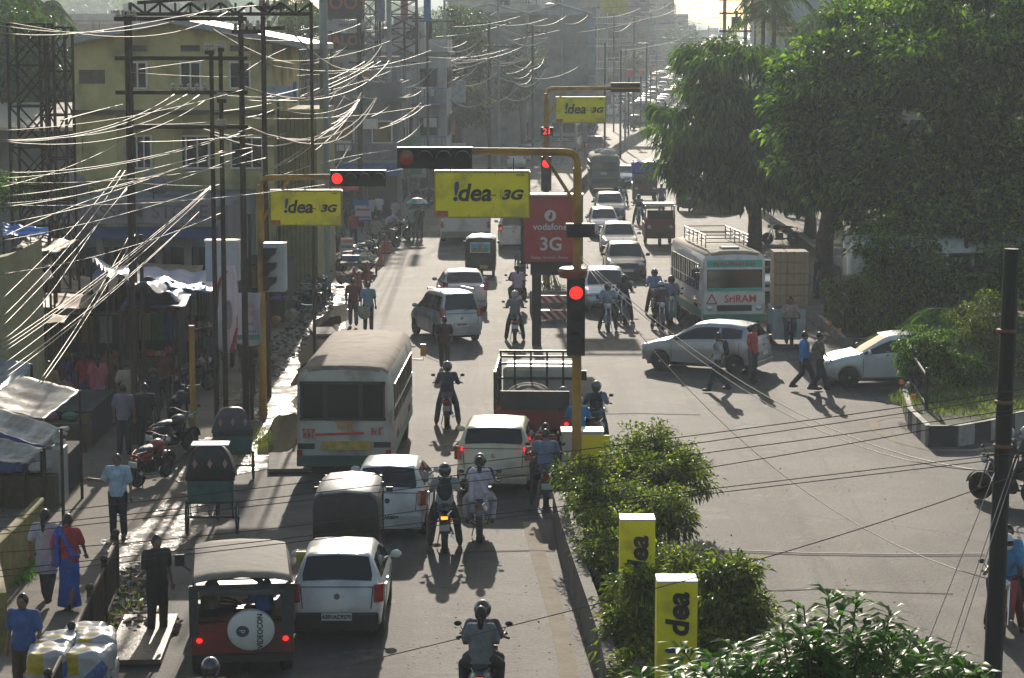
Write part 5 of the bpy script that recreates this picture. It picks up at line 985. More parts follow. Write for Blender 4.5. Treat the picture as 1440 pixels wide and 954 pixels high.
def tree(px, foot, label, crown, m, L, Wd, n, trunk=.25, Y=None, th=None, clump=1.2, sd=1, mode='out', droop=.3, name='tree', group=None, nl=None, zbase=0, cat='tree', flat=.5, surf=.3):
    """crown: list of ellipsoids (px,py,Yoff,rx_px,ry_px,depth_m); leaf clumps spread through them"""
    Y = Y or G(px, foot).y; x = at_px(px, Y); rg = np.random.default_rng(sd); t = thing(name, label, cat, (x, Y, zg(Y)+zbase), 0, group); o0 = Vector((x, Y, zg(Y)+zbase)); k = Y/F
    cl = []; tot = sum(c[3]*c[4] for c in crown)
    for c in crown:
        cen = P(c[0], c[1], Y+c[2])-o0; rad = np.array([c[3]*k, c[5], c[4]*k]); q = max(3, int(n*c[3]*c[4]/tot))
        v = rg.normal(0, 1, (q, 3)); v /= np.linalg.norm(v, axis=1, keepdims=True); rr = rg.uniform(surf, 1.22, (q, 1))**.7; pts = np.array(cen)+v*rr*rad; cl += [(p, np.array(cen)) for p in pts]
    C = np.array([p for p, _ in cl]); CC = np.array([c for _, c in cl]); nl = nl or 26
    N = len(C)*nl; base = np.repeat(C, nl, 0); cc = np.repeat(CC, nl, 0); v = rg.normal(0, 1, (N, 3)); v /= np.linalg.norm(v, axis=1, keepdims=True)
    cs = np.repeat(rg.uniform(.5, 1.3, len(C)), nl)[:, None]*clump; pos = base+v*cs*np.array([1, 1, flat])*rg.uniform(.3, 1, (N, 1))
    kz = pos[:, 2] > .12; pos = pos[kz]; cc = cc[kz]; v = v[kz]; N = len(pos)
    out = pos-cc; out /= np.linalg.norm(out, axis=1, keepdims=True)+1e-6; dr = v*.8+out*.5+np.array([0, 0, -.15 if mode == 'out' else -.9])+rg.normal(0, .3, (N, 3))
    leafmesh('crown', pos, dr, L, Wd, m, t, droop=droop, sd=sd)
    b = MB(); ctr = C.mean(0); zt = max(1.0, ctr[2]-np.ptp(C[:, 2])*.25) if th is None else th
    b.tube([(0, 0, -.1), (.05*trunk, 0, zt*.4), (ctr[0]*.3, ctr[1]*.3, zt*.75), (ctr[0]*.6, ctr[1]*.6, zt)], [trunk*1.25, trunk, trunk*.85, trunk*.7], 10); b.build('trunk', BARK, t, smooth=True, sharp=0)
    b = MB(); st = Vector((ctr[0]*.6, ctr[1]*.6, zt*.97))
    for i in rg.choice(len(C), min(22, len(C)), replace=False):
        e = Vector(C[i]); mid = st.lerp(e, .5)+Vector((0, 0, .12*(e-st).length)); b.tube([st, mid, e], [trunk*.38, trunk*.2, .015+trunk*.04], 6)
    b.build('limbs', BARK, t, smooth=True, sharp=0); return t
tree(1062, 0, 'drooping leaved tree overhanging the right side of the far road', [(1035, 105, 0, 75, 42, 3.4), (1000, 165, -1, 70, 45, 3), (1080, 170, 1, 90, 70, 4), (990, 235, -1, 45, 32, 2.5), (1110, 215, 1, 70, 60, 3.5), (1050, 250, 0, 60, 30, 3)], G2, .5, .15, 150, .32, Y=108, clump=1.25, sd=2, mode='droop', droop=.45, nl=150, flat=.32, surf=.6)
tree(1160, 0, 'big broad leaved tree in the middle of the right side', [(1180, 120, 0, 80, 60, 3.2), (1240, 60, 1, 90, 55, 3.5), (1190, 200, -1, 80, 60, 3), (1230, 290, -1, 70, 45, 3), (1150, 150, 0, 60, 50, 3)], G1, .34, .19, 130, .35, Y=92, clump=1.25, sd=3, nl=150, flat=.28, surf=.6)
tree(1350, 0, 'huge broad leaved tree filling the upper right corner', [(1330, 60, 0, 110, 80, 4), (1400, 140, 1, 100, 110, 4.5), (1300, 180, 0, 90, 90, 4), (1380, 260, 0, 100, 70, 4), (1280, 260, -1, 60, 60, 3), (1440, 40, 0, 80, 80, 4)], G1, .34, .19, 230, .5, Y=88, clump=1.3, sd=4, nl=150, flat=.28, surf=.6)
tree(1215, 0, 'dark feathery tree behind the others at the top right', [(1220, 30, 0, 70, 45, 5), (1180, 40, 0, 50, 25, 4), (1270, 10, 0, 60, 40, 4)], G2, .5, .14, 220, .4, Y=150, clump=1.2, sd=5, mode='droop', nl=60)
tree(1350, 0, 'dark tree mass low on the right behind the parked bus', [(1330, 330, 0, 90, 60, 3), (1420, 330, 0, 70, 70, 3), (1260, 330, 1, 50, 45, 2), (1390, 395, -3, 70, 34, 1.5), (1440, 380, -3, 50, 40, 1.5)], G1, .26, .14, 120, .3, Y=84, clump=.7, sd=6, nl=90)
tree(1140, 0, 'dark tree shading the parked motorcycles', [(1130, 235, 0, 70, 40, 3), (1075, 262, 0, 60, 22, 3), (1200, 250, 0, 50, 40, 3)], G2, .3, .12, 240, .3, Y=118, clump=.9, sd=7, nl=60)
SG = 'shrubs in the bed behind the white car'
tree(1205, 480, 'flowering shrub nearest the iron railing behind the white car', [(1205, 420, 0, 42, 30, .9), (1185, 400, 0, 22, 16, .6)], G3, .12, .06, 80, .05, Y=79, clump=.35, sd=8, nl=60, name='shrub', group=SG, cat='shrub')
tree(1245, 480, 'round topped small tree in the shrub bed', [(1245, 352, 0, 40, 26, 1), (1262, 385, 0, 40, 30, 1)], G1, .16, .08, 90, .07, Y=81, clump=.4, sd=9, nl=60, name='shrub', group=SG, cat='shrub')
tree(1285, 480, 'sparse shrub at the right end of the shrub bed', [(1285, 430, 0, 42, 40, .9), (1315, 395, 0, 44, 40, .8), (1250, 430, 0, 34, 30, .8)], G1, .14, .07, 150, .05, Y=80, clump=.4, sd=10, nl=50, name='shrub', group=SG, cat='shrub')
tree(1300, 560, 'dense shrub at the left tip of the painted island', [(1300, 488, 0, 38, 28, .9), (1335, 520, 0, 45, 30, 1), (1280, 505, 0, 25, 18, .6)], G1, .12, .06, 130, .05, Y=64, clump=.3, sd=11, nl=60, name='shrub', group='shrubs on the painted island', zbase=.4, cat='shrub')
tree(1390, 560, 'rose flowered shrub behind the dark post on the island', [(1390, 440, 0, 50, 30, 1), (1370, 500, 0, 60, 40, 1), (1430, 520, 0, 40, 40, 1)], G3, .13, .06, 150, .05, Y=66, clump=.35, sd=12, nl=55, name='shrub', group='shrubs on the painted island', zbase=.4, cat='shrub')
def palm(px, Y, pyc, L, n, label, m=G5, trunk=.16, sd=1, zb=0, lw=.06, ll=.5, cat='palm'):
    x = at_px(px, Y); z = ZP(pyc, Y); rg = np.random.default_rng(sd); t = thing('palm_tree', label, cat, (x, Y, zg(Y)+zb)); z -= zg(Y)+zb; pos = []; dr = []; rib = MB()
    for i in range(n):
        a = i*2.4+rg.uniform(-.2, .2); el = rg.uniform(.1, 1.2); pts = []
        for k in range(13): s = k/12; r_ = L*s*math.cos(el)*(1-.1*s); h_ = L*(s*math.sin(el)-(.75*s*s)); pts.append(Vector((r_*math.cos(a), r_*math.sin(a), z+h_)))
        rib.tube(pts, [.02*L/2]*12+[.004], 4)
        for k in range(2, 13):
            d = (pts[k]-pts[k-1]).normalized(); sd_ = d.cross(Vector((0, 0, 1))).normalized()
            for s in (-1, 1):
                for q in (0, .5): p = pts[k-1].lerp(pts[k], q); pos.append(p); dr.append(sd_*s+d*.5+Vector((0, 0, -.35)))
    leafmesh('fronds', np.array([tuple(p) for p in pos]), np.array([tuple(p) for p in dr]), ll, lw, m, t, sd=sd); rib.build('ribs', BARK, t); MB().tube([(0, 0, 0), (.03, 0, z*.5), (0, 0, z)], [trunk*1.2, trunk, trunk*.8], 10).build('trunk', BARK, t, smooth=True, sharp=0); return t
palm(1320, 68, 450, 1.4, 16, 'bright green small palm on the island behind the white car', leafmat('bright_palm', [(.07, .14, .02), (.1, .18, .03)], .5), .06, 3, .4, .05, .4)
palm(1085, 150, 2, 3.6, 18, 'tall palm at the top beside the transformer', sd=4, lw=.1, ll=.8)
palm(1070, 152, 25, 3.2, 14, 'palm with yellowing fronds beside the transformer', leafmat('yellow_palm', [(.12, .11, .03), (.08, .1, .03)], .4), sd=5, lw=.1, ll=.8)
for i, (px, pyc, Y, lb) in enumerate([(430, 30, 175, 'coconut palm right of the yellow house roof'), (415, 12, 190, 'taller coconut palm behind the yellow house'), (20, 8, 130, 'coconut palm at the top left corner'), (60, 20, 150, 'coconut palm right of the corner one'), (300, 6, 230, 'far palm crown above the yellow house')]): palm(px, Y, pyc, 3.4, 18, lb, sd=10+i, lw=.12, ll=.9)
# trees along the left street side and behind the yellow house
for i, (px, Y, cr, n, lb) in enumerate([(640, 178, [(640, 60, 0, 38, 45, 4), (620, 100, 0, 30, 30, 3), (665, 85, 0, 25, 30, 3)], 160, 'sunlit street tree behind the dark pole with two crossarms'), (735, 200, [(735, 100, 0, 25, 30, 3), (720, 130, 0, 22, 22, 3)], 70, 'small street tree left of the far yellow post'), (645, 165, [(650, 150, 0, 30, 24, 2.5)], 60, 'low bushy tree beneath the pink square board'), (965, 420, [(960, 62, 0, 26, 26, 9)], 110, 'large hazy tree beside the far climbing queue'), (890, 300, [(890, 90, 0, 9, 14, 2.5)], 30, 'slim hazy tree among the far left poles'), (40, 105, [(30, 90, 0, 60, 70, 4), (80, 140, 2, 40, 50, 4)], 190, 'dense tree behind the lattice tower at left'), (90, 120, [(100, 110, 0, 30, 55, 3)], 80, 'dark tree against the left wall of the yellow house'), (70, 82, [(60, 265, 0, 60, 22, 2.5), (20, 270, 0, 30, 20, 2)], 90, 'low green bushes below the cream roofed shed'), (430, 150, [(425, 60, 0, 30, 40, 4)], 80, 'leafy tree right of the yellow house'), (1150, 260, [(1150, 100, 0, 120, 50, 8)], 160, 'hazy tree mass behind the far right roadside')]):
    tree(px, 0, lb, cr, GF if Y > 100 else G1, .32 if Y > 100 else .16, .2 if Y > 100 else .09, n, .2, Y=Y, clump=1.0 if Y > 100 else .5, sd=30+i, nl=50)
for i in range(12):
    Y = 270+i*32; x = rightX(Y)+rs.uniform(4, 9); tree(CX+x*F/Y, 0, 'hazy tree in the receding row on the right of the far road', [(CX+x*F/Y, 60-(zg(Y)+7-CAMH)*F/Y, 0, 4.5*F/Y, 3.6*F/Y, 4)], GF, .7, .4, 60, .3, Y=Y, clump=1.4, sd=50+i, nl=40, group='hazy roadside trees')
# distant wood masses behind town
WOOD = thing('x', 'x', 'x'); bpy.data.objects.remove(WOOD)
rg = np.random.default_rng(77); N = 60000; X = rg.uniform(-420, 380, N); Yy = rg.uniform(700, 1100, N); base = np.stack([X, Yy, 10+rg.uniform(0, 1, N)**.7*(12+5*np.sin(X*.03)+4*np.sin(X*.11))], 1)
keep = ~((X > 30) & (X < 110)); o = leafmesh('far_wood', base[keep], rg.normal(0, 1, (keep.sum(), 3)), 5, 4, GF, None, sd=5); tag(o, 'far off wood along the horizon', 'wood', kind='stuff')
# whorled shrubs: shoots ending in rosettes of long leaves
def whorl(name, label, cen, tips, L, Wd, nl, m, sd, stem=.012, rad=None, cat='shrub', extra=0, group=None, droop=.35):
    rg = np.random.default_rng(sd); t = thing(name, label, cat, (cen.x, cen.y, 0), 0, group); pos = []; dr = []; b = MB()
    for tp in tips:
        tp = Vector(tp)-Vector((cen.x, cen.y, 0)); r0 = Vector((tp.x*.25, tp.y*.25, max(.3, tp.z*.3))); mid = r0.lerp(tp, .55)+Vector((0, 0, -.05)); b.tube([(0, 0, .05), r0, mid, tp], [stem*3, stem*2, stem*1.4, stem*.8], 5)
        ax = (tp-mid).normalized()
        for k in range(nl):
            a = k*2.4+rg.uniform(-.3, .3); h_ = rg.uniform(0, .55)*L*1.6; el = .15+.9*(1-h_/(L*.9))*rg.uniform(.2, 1)
            o_ = Vector((math.cos(a), math.sin(a), 0)); pos.append(tp-ax*h_); dr.append(o_*math.cos(el)+Vector((0, 0, 1))*math.sin(el)*.8)
    leafmesh('leaves', np.array([tuple(p) for p in pos]), np.array([tuple(p) for p in dr]), L, Wd, m, t, droop=droop, fold=.12, jit=.15, sd=sd); b.build('stems', BARK, t); return t
rg = np.random.default_rng(5)
YQ = 27; tips = []
for px, py in [(1162, 836), (1130, 852), (1210, 838), (1254, 858), (1105, 872), (1180, 866), (1235, 880), (1275, 888), (1300, 905), (1150, 885), (1090, 900), (1205, 900), (1060, 912), (1030, 905), (1330, 925), (1260, 915), (1120, 910), (1170, 915), (1000, 925), (965, 915), (1290, 935), (1350, 945), (1230, 935), (1080, 935), (1040, 945), (1140, 940), (990, 950), (950, 945), (1190, 945), (1310, 955), (1260, 960), (1110, 962), (1370, 965), (1060, 970), (1020, 975), (1160, 975), (1215, 975), (965, 975), (930, 965), (1285, 985), (1340, 985), (900, 950), (920, 985)]:
    tips.append(P(px+rg.uniform(-6, 6), py, YQ+rg.uniform(-1.2, 1.2)))
for k in range(300): px = rg.uniform(930, 1390); tips.append(P(px, rg.uniform(max(890, 870+abs(px-1180)*.35), 1010), YQ+rg.uniform(-1.5, 1.5)))
whorl('tree', 'lush long leaved tree top at the bottom right in the foreground', P(1170, 990, YQ), tips, .36, .1, 18, G4, 3, .012, cat='tree')
# median shrubs: dense small leaves
MG = 'shrubs planted in the median'
def sh(px, py, z): return (CAMH-z)*F/(py-HOR)
def mshrub(label, parts, n, sd):
    Ys = [sh(*p[:3]) for p in parts]; Y0 = sum(Ys)/len(Ys); tree(sum(p[0] for p in parts)/len(parts), 0, label, [(p[0]+12, p[1], y-Y0, p[3]*.86, p[4]*.92, p[5]*.9) for p, y in zip(parts, Ys)], G3, .13, .056, int(n*.62), .06, Y=Y0, clump=.27, sd=sd, nl=40, flat=.8, surf=.15, name='shrub', group=MG, cat='shrub', th=.9)
mshrub('large rounded median shrub right of the white cabinet', [(900, 632, 1.5, 62, 36, .7), (935, 668, 1.3, 56, 36, .8), (860, 660, 1.5, 40, 30, .6), (960, 655, 1.2, 28, 16, .4)], 330, 20)
mshrub('broad median shrub below the white cabinet', [(850, 700, 1.3, 66, 36, .8), (915, 720, 1.2, 52, 40, .8), (805, 668, 1.4, 40, 20, .5), (850, 742, 1.1, 55, 32, .8)], 380, 24)
mshrub('low median shrub round the upper upright yellow box', [(840, 775, 1.0, 36, 26, .6), (905, 790, 1.4, 36, 22, .5), (862, 800, .8, 42, 24, .6)], 150, 25)
mshrub('median shrub between the two upright yellow boxes', [(880, 845, 1.0, 46, 34, .6), (893, 818, 1.8, 36, 20, .4), (865, 890, .9, 36, 36, .6), (905, 905, .9, 34, 38, .5)], 300, 21)
mshrub('median shrub right of the nearest upright yellow box', [(1015, 812, 1.7, 44, 26, .5), (995, 850, 1.4, 50, 36, .7), (1040, 862, 1.2, 36, 34, .6), (1000, 905, 1.0, 44, 34, .7), (955, 792, 1.7, 30, 14, .35)], 330, 22)
mshrub('low median shrub at the bottom edge by the median wall', [(880, 940, .8, 40, 26, .5), (900, 965, .8, 40, 26, .5)], 120, 26)
tree(772, 0, 'small green plant behind the striped barricade', [(772, 412, 0, 18, 12, .4)], G3, .12, .06, 24, .04, Y=Yb_+3, clump=.3, sd=23, nl=40, name='shrub', zbase=.7, cat='shrub')
# weeds by fence, grass on islands
def grass(name, cx, cy, rx, ry, n, h, label, m, sd, z=0):
    rg = np.random.default_rng(sd); a = rg.uniform(0, 6.28, n); r_ = np.sqrt(rg.uniform(0, 1, n)); pos = np.stack([cx+rx*r_*np.cos(a), cy+ry*r_*np.sin(a), np.full(n, z)], 1); d = rg.normal(0, .45, (n, 3)); d[:, 2] = 1
    o = leafmesh(name, pos, d, h, h*.09, m, None, sd=sd); tag(o, label, 'grass', kind='stuff')
g = G(160, 850); grass('weeds', g.x+.25, g.y, .35, 2.4, 220, .25, 'weeds along the foot of the railing', G3, 1)
g = G(352, 625); grass('weeds', g.x, g.y, .5, 2.2, 350, .22, 'weeds beside the rusty yellow post base', G3, 2)
g = G(1240, 460); grass('bed_grass', g.x, g.y, 1.8, 4, 3500, .5, 'long grass in the shrub bed', G3, 3, .1)
g = G(1360, 590); grass('island_grass', g.x, g.y, 2.0, 2.6, 2500, .22, 'grass on the painted kerb island', G3, 4, .42)
g = G(45, 800); grass('weeds', g.x, g.y, .3, 1.6, 400, .25, 'weeds by the yellow wall at the left', G4, 6)
g = G(20, 300); 
bpy.data.scenes.remove(_TS) if 0 else None
print('objects', len(bpy.data.objects), 'meshes', len(bpy.data.meshes))
# ---------------- vehicles ----------------
def wheel(parent, x, y, r, w, side=1, rim=ALLOY, rn=20):
    b = MB(); b.lathe([(r*.62, -w/2), (r*.93, -w/2), (r, -w*.3), (r, w*.3), (r*.93, w/2), (r*.62, w/2)], n=rn, axis='X')
    h = bpy.data.objects.new('wheel', None); COL.objects.link(h); h.parent = parent; h.location = (x, y, r)
    b.build('tyre', RUB, h, smooth=True)
    q = MB(); s = side*w/2
    q.lathe([(r*.66, s*.2), (r*.66, s*1.0), (r*.6, s*.85), (r*.58, s*.5), (r*.2, s*.75), (r*.12, s*1.02), (0.001, s*1.02)], n=rn, axis='X')
    for i in range(6):
        a = i*math.pi/3; q.box((s*.82, math.cos(a)*r*.36, math.sin(a)*r*.36), (.03, r*.5, r*.13), rx=a)
    q.build('rim', rim, h)
CARS = {
 # st: (y, ztop, zbelt, halfwidth); idx of cowl, roof front, roof rear, deck
 'hatch': dict(L=3.55, W=1.52, st=[(1.77, .58, .54, .58), (1.68, .74, .66, .68), (1.3, .86, .8, .745), (.85, .95, .9, .76), (.15, 1.38, .93, .76), (-.2, 1.44, .94, .76), (-.9, 1.45, .96, .76), (-1.35, 1.42, .98, .75), (-1.66, .98, .97, .72), (-1.73, .8, .78, .7), (-1.775, .55, .5, .64)], c=3, rf=4, rr=7, dk=8, wb=(1.12, -1.12), wr=.27, tail='tall'),
 'supermini': dict(L=3.9, W=1.69, st=[(1.95, .6, .55, .6), (1.86, .76, .7, .74), (1.4, .9, .84, .83), (.98, .97, .93, .845), (.15, 1.44, .97, .845), (-.25, 1.5, .98, .845), (-1.0, 1.49, 1.02, .84), (-1.5, 1.43, 1.06, .82), (-1.84, 1.07, 1.05, .78), (-1.9, .85, .8, .77), (-1.95, .58, .52, .7)], c=3, rf=4, rr=7, dk=8, wb=(1.25, -1.22), wr=.3, tail='tall'),
 'tallboy': dict(L=3.5, W=1.5, st=[(1.75, .62, .56, .6), (1.67, .8, .72, .68), (1.25, .94, .88, .74), (.95, 1.0, .95, .75), (.35, 1.56, .97, .75), (0, 1.63, .98, .75), (-1.0, 1.66, 1.0, .75), (-1.5, 1.63, 1.0, .745), (-1.68, 1.02, 1.01, .73), (-1.73, .85, .8, .72), (-1.75, .5, .45, .66)], c=3, rf=4, rr=7, dk=8, wb=(1.15, -1.15), wr=.28, tail='low', rails=1),
 'sedan': dict(L=4.2, W=1.69, st=[(2.1, .58, .52, .6), (2.0, .74, .66, .74), (1.5, .86, .82, .83), (1.0, .94, .9, .845), (.25, 1.4, .94, .845), (-.15, 1.46, .95, .845), (-.75, 1.45, .97, .84), (-1.0, 1.41, .98, .835), (-1.6, 1.03, 1.0, .82), (-2.02, 1.0, .98, .78), (-2.08, .8, .76, .76), (-2.1, .55, .5, .7)], c=3, rf=4, rr=7, dk=8, wb=(1.32, -1.25), wr=.3, tail='low'),
 'van': dict(L=3.6, W=1.48, st=[(1.8, .7, .6, .62), (1.72, .95, .85, .7), (1.6, 1.05, 1.0, .73), (1.5, 1.1, 1.05, .74), (1.1, 1.72, 1.06, .74), (.8, 1.8, 1.06, .74), (-1.2, 1.8, 1.06, .74), (-1.7, 1.76, 1.06, .735), (-1.78, 1.08, 1.07, .72), (-1.79, .9, .88, .72), (-1.8, .45, .4, .7)], c=3, rf=4, rr=7, dk=8, wb=(1.2, -1.15), wr=.27, tail='low'),
 'suv': dict(L=4.3, W=1.75, st=[(2.15, .75, .65, .7), (2.08, .98, .85, .8), (1.5, 1.1, 1.05, .85), (.95, 1.15, 1.1, .87), (.45, 1.75, 1.12, .87), (.1, 1.82, 1.12, .87), (-1.4, 1.84, 1.12, .87), (-1.95, 1.8, 1.12, .86), (-2.1, 1.16, 1.13, .85), (-2.13, .95, .9, .84), (-2.15, .55, .5, .8)], c=3, rf=4, rr=7, dk=8, wb=(1.4, -1.3), wr=.36, tail='tall'),
}
def make_car(kind, pm, lod=0, platetxt=None, lit=False, bump=0):
    D = CARS[kind]; st = D['st']; root = thing('car', None, 'car'); gc = .2 if kind != 'suv' else .3
    def sec(y):
        ys = [s[0] for s in st][::-1]; g = lambda i: float(np.interp(y, ys, [s[i] for s in st][::-1]))
        zt, zb, w = g(1), g(2), g(3); d = max(0, zt-zb); wr = w*.96-min(.17, d*.36)-(.04 if d < .1 else 0)
        endf = 1 if abs(y) > D['L']/2-.12 else 0; z0 = gc+.12*endf
        return [(w*.8, z0), (w*.965, z0+.1), (w, (z0+.1+zb)/2), (w*.995, zb-.09), (w*.955, zb), (wr+.012, zt-min(.07, d*.2)-.012), (wr-.07, zt-.012), (wr*.5, zt), (0, zt+.012)]
    ys = sorted(set([s[0] for s in st]), reverse=True); yy = []
    for a, b_ in zip(ys, ys[1:]):
        n = 3 if a-b_ > .25 else 1
        yy += [a+(b_-a)*i/n for i in range(n)]
    yy.append(ys[-1])
    b = MB(); vs = []
    for y in yy:
        s = sec(y); full = [(x, z) for x, z in s]+[(-x, z) for x, z in s[:-1][::-1]]
        vs += [(x, y, z) for x, z in full]
    n = 17; fs = [(i*n+j, i*n+(j+1) % n, (i+1)*n+(j+1) % n, (i+1)*n+j) for i in range(len(yy)-1) for j in range(n)]
    fs += [tuple(range(n)), tuple(range(len(yy)*n-1, (len(yy)-1)*n-1, -1))]
    b.add(vs, fs); body = b.build('body', pm, root)
    wr = D['wr']
    if not lod:
        cut = MB()
        for wy in D['wb']: cut.cyl((-1.2, wy, wr+.01), (-D['W']/2+.2, wy, wr+.01), wr+.06, n=22); cut.cyl((D['W']/2-.2, wy, wr+.01), (1.2, wy, wr+.01), wr+.06, n=22)
        co = cut.build('cutter', BLACK)
        bake(body, ('BOOLEAN', dict(operation='DIFFERENCE', object=co, solver='EXACT')))
        bpy.data.objects.remove(co)
    me = body.data; me.polygons.foreach_set('use_smooth', [True]*len(me.polygons)); me.set_sharp_from_angle(angle=R(38))
    # dark underside and bumper strips
    part_box('underbody', root, [((0, 0, gc+.03), (D['W']*.72, D['L']*.9, .12))], BLACK)
    for wy in D['wb']:
        for sd in (-1, 1): wheel(root, sd*(D['W']/2-.1), wy, wr, .17, sd, ALLOY, 12 if lod else 22)
    # glass
    cw, rf, rr, dk = [st[D[k]] for k in ('c', 'rf', 'rr', 'dk')]
    gl = MB()
    def cross(y, t, off=.008):   # t -1..1 across roof line
        s = sec(y); X = s[5][0]*.97; x = t*X; z = np.interp(abs(x), [0, s[7][0], s[6][0], s[5][0]], [s[8][1], s[7][1], s[6][1], s[5][1]]); return x, float(z)
    def screen(name, ya, yb, dirn, a=.1, c=.9):
        g_ = MB()
        def fn(u, v):
            y = ya+(yb-ya)*(a+(c-a)*u); x, z = cross(y, (v*2-1)*.9); return Vector((x, y+dirn*.012, z+.008))
        g_.grid(fn, 4, 8); return g_.build(name, GLASS, root, smooth=True, sharp=0)
    screen('windscreen', cw[0], rf[0], 1, .06, .95)
    screen('rear_window', dk[0], rr[0], -1, .12, .93)
    def side(sg, ya, yb, mf):
        g_ = MB()
        def fn(u, v):
            y = ya+(yb-ya)*u; s = sec(y); p, q = s[4], s[5]; t = .1+.82*v; return Vector((sg*(p[0]+(q[0]-p[0])*t+.008), y, p[1]+(q[1]-p[1])*t))
        g_.grid(fn, 6, 3); g_.build('side_window', GLASS, root, smooth=True, sharp=0)
    mid = (rf[0]+rr[0])/2-.05
    for sg in (-1, 1):
        side(sg, cw[0]-.18*(cw[0]-rf[0]), mid+.04, 0); side(sg, mid-.04, rr[0]+(.05 if kind != 'sedan' else -.1), 0)
    if kind in ('suv', 'van') and not lod:
        pass
    w0 = D['W']/2; yr = st[-1][0]; yf = st[0][0]
    # lamps
    for sg in (-1, 1):
        if D['tail'] == 'tall':
            zb = dk[2]
            t = MB().grid(lambda u, v: Vector((sg*(w0-.15+.13*u), dk[0]-.05-.05*(1-v)-.02+.1*u*u, zb-.27+.29*v)), 3, 4)
        else:
            t = MB().grid(lambda u, v: Vector((sg*(w0-.2+.17*u), st[-3][0]-.02-.05*(1-v)+.1*u*u, st[-3][1]-.16+.3*v)), 3, 4)
        o = t.build('tail_lamp', LENSR, root); bake(o, ('SOLIDIFY', dict(thickness=.07, offset=0)))
        h = MB().ell((sg*(w0-.26), yf-.14, st[1][1]-.06), (.17, .13, .085), 10, 6); h.build('headlight', LENSW, root, smooth=True)
        if lit: MB().ell((sg*(w0-.14), st[-3][0]-.07, st[-3][1]-.05), (.05, .03, .05), 8, 5).build('brake_light', GLOWR, root)
        m_ = MB().ell((sg*(w0+.1), cw[0]-.28, cw[2]+.1), (.1, .05, .07), 10, 6); m_.cyl((sg*(w0-.06), cw[0]-.26, cw[2]+.03), (sg*(w0+.06), cw[0]-.28, cw[2]+.08), .02, n=6); m_.build('wing_mirror', pm if not lod else BLACK, root, smooth=True)
    part_box('number_plate', root, [((0, yr-.015 if kind != 'hatch' else yr-.06, .62 if kind != 'hatch' else .47), (.5, .02, .12))], PLATE)
    part_box('front_plate', root, [((0, yf+.02, .45), (.5, .02, .11))], PLATE)
    part_box('grille', root, [((0, yf+.005, .6 if kind != 'suv' else .75), (w0*.9, .03, .1)), ((0, yf-.02, .34), (w0*1.2, .06, .12))], BLACK)
    if not lod:
        if platetxt: text(platetxt.replace(' ', ''), 'plate_text', .088, INK, root, (0, yr-.027 if kind != 'hatch' else yr-.073, .62 if kind != 'hatch' else .47), bold=.003)
        part_box('rear_bumper', root, [((0, yr+.02, .38), (w0*1.8, .13, .3))] if kind == 'hatch' else [((0, yr+.02, .34), (w0*1.75, .12, .16))], BLACK if kind == 'hatch' and not bump else pm, .03)
        b = MB()
        for sg in (-1, 1):
            for y in (mid, cw[0]-.12, rr[0]+.12):
                s = sec(y); b.tube([(sg*(s[3][0]+.002), y, s[3][1]), (sg*(s[2][0]+.002), y, s[2][1]), (sg*(s[1][0]+.002), y, s[1][1]+.03)], .007, 4)
        b.build('door_seam', BLACK, root)
        b = MB()
        for sg in (-1, 1):
            for y in (mid+.18, rr[0]+.38): s = sec(y); b.box((sg*(s[3][0]+.01), y, s[3][1]-.04), (.03, .16, .03))
        b.build('door_handle', pm, root)
        z = dk[2]-.18; q_ = MB(); q_.tube([(-w0*.8, dk[0]-.085, dk[2]-.02), (w0*.8, dk[0]-.085, dk[2]-.02)], .008, 4)
        for sg in (-1, 1): q_.tube([(sg*w0*.78, dk[0]-.09, dk[2]-.03), (sg*w0*.74, yr-.01, .6)], .008, 4)
        q_.build('tailgate_seam', BLACK, root); b = MB(); b.lathe([(.001, 0), (.05, 0), (.05, -.02), (.001, -.02)], (0, dk[0]-.075, z), 14, axis='Y'); b.build('tail_badge', CHROME, root)
        part_box('wiper', root, [((.12, (dk[0]*.72+rr[0]*.28)-.03, dk[1]+.05), (.42, .02, .02), 0, None, 0, -.15)], BLACK)
        part_box('antenna', root, [((0, rr[0]+.1, rr[1]+.1), (.01, .01, .18), 0, None, .4)], BLACK)
    if D.get('rails') and not lod:
        for sg in (-1, 1): MB().tube([(sg*.58, .1, 1.63), (sg*.58, .05, 1.7), (sg*.58, -1.25, 1.73), (sg*.58, -1.35, 1.66)], .018).build('roof_rail', ALLOY, root)
    root['half'] = D['L']/2; KIDS[root.name] = list(root.children); return root
def put(root, px, py, head=0, near=None, label=None, group=None, z=0):
    """ground pixel of the end nearest the camera; heading: 0 drives away, +ve turns left"""
    g = G(px, py); a = R(head); half = near if near is not None else root.get('half', 1)
    d = half*abs(math.cos(a))
    root.location = (g.x, g.y+d, zg(g.y+d)+z); root.rotation_euler = (0, 0, a)
    if label: root['label'] = label
    if group: root['group'] = group
    if 'half' in root: del root['half']
    return root
WHITE = paint((.7, .7, .69)); SILV = paint((.42, .43, .44), .5); CREAM = paint((.62, .57, .4)); DKG = paint((.05, .055, .065), .3); LBLUE = paint((.33, .45, .52), .4); GREY = paint((.16, .17, .18), .5); MAROON = paint((.2, .03, .03), .2)
put(make_car('hatch', WHITE, platetxt='AS01AC 9270'), 474, 906, 0, label='white hatchback with black bumper and plate AS01AC 9270, behind the black auto rickshaw', group='cars at the junction')
c = make_car('hatch', paint((.71, .71, .71)), platetxt='AS 01AR 8899', bump=1); put(c, 549, 760, -2, label='white hatchback with orange tinted tail lamps between the old bus and two motorcycles')
c = make_car('supermini', CREAM, lit=True); put(c, 702, 697, -4, label='cream hatchback with a lit tail lamp behind the red stake truck')
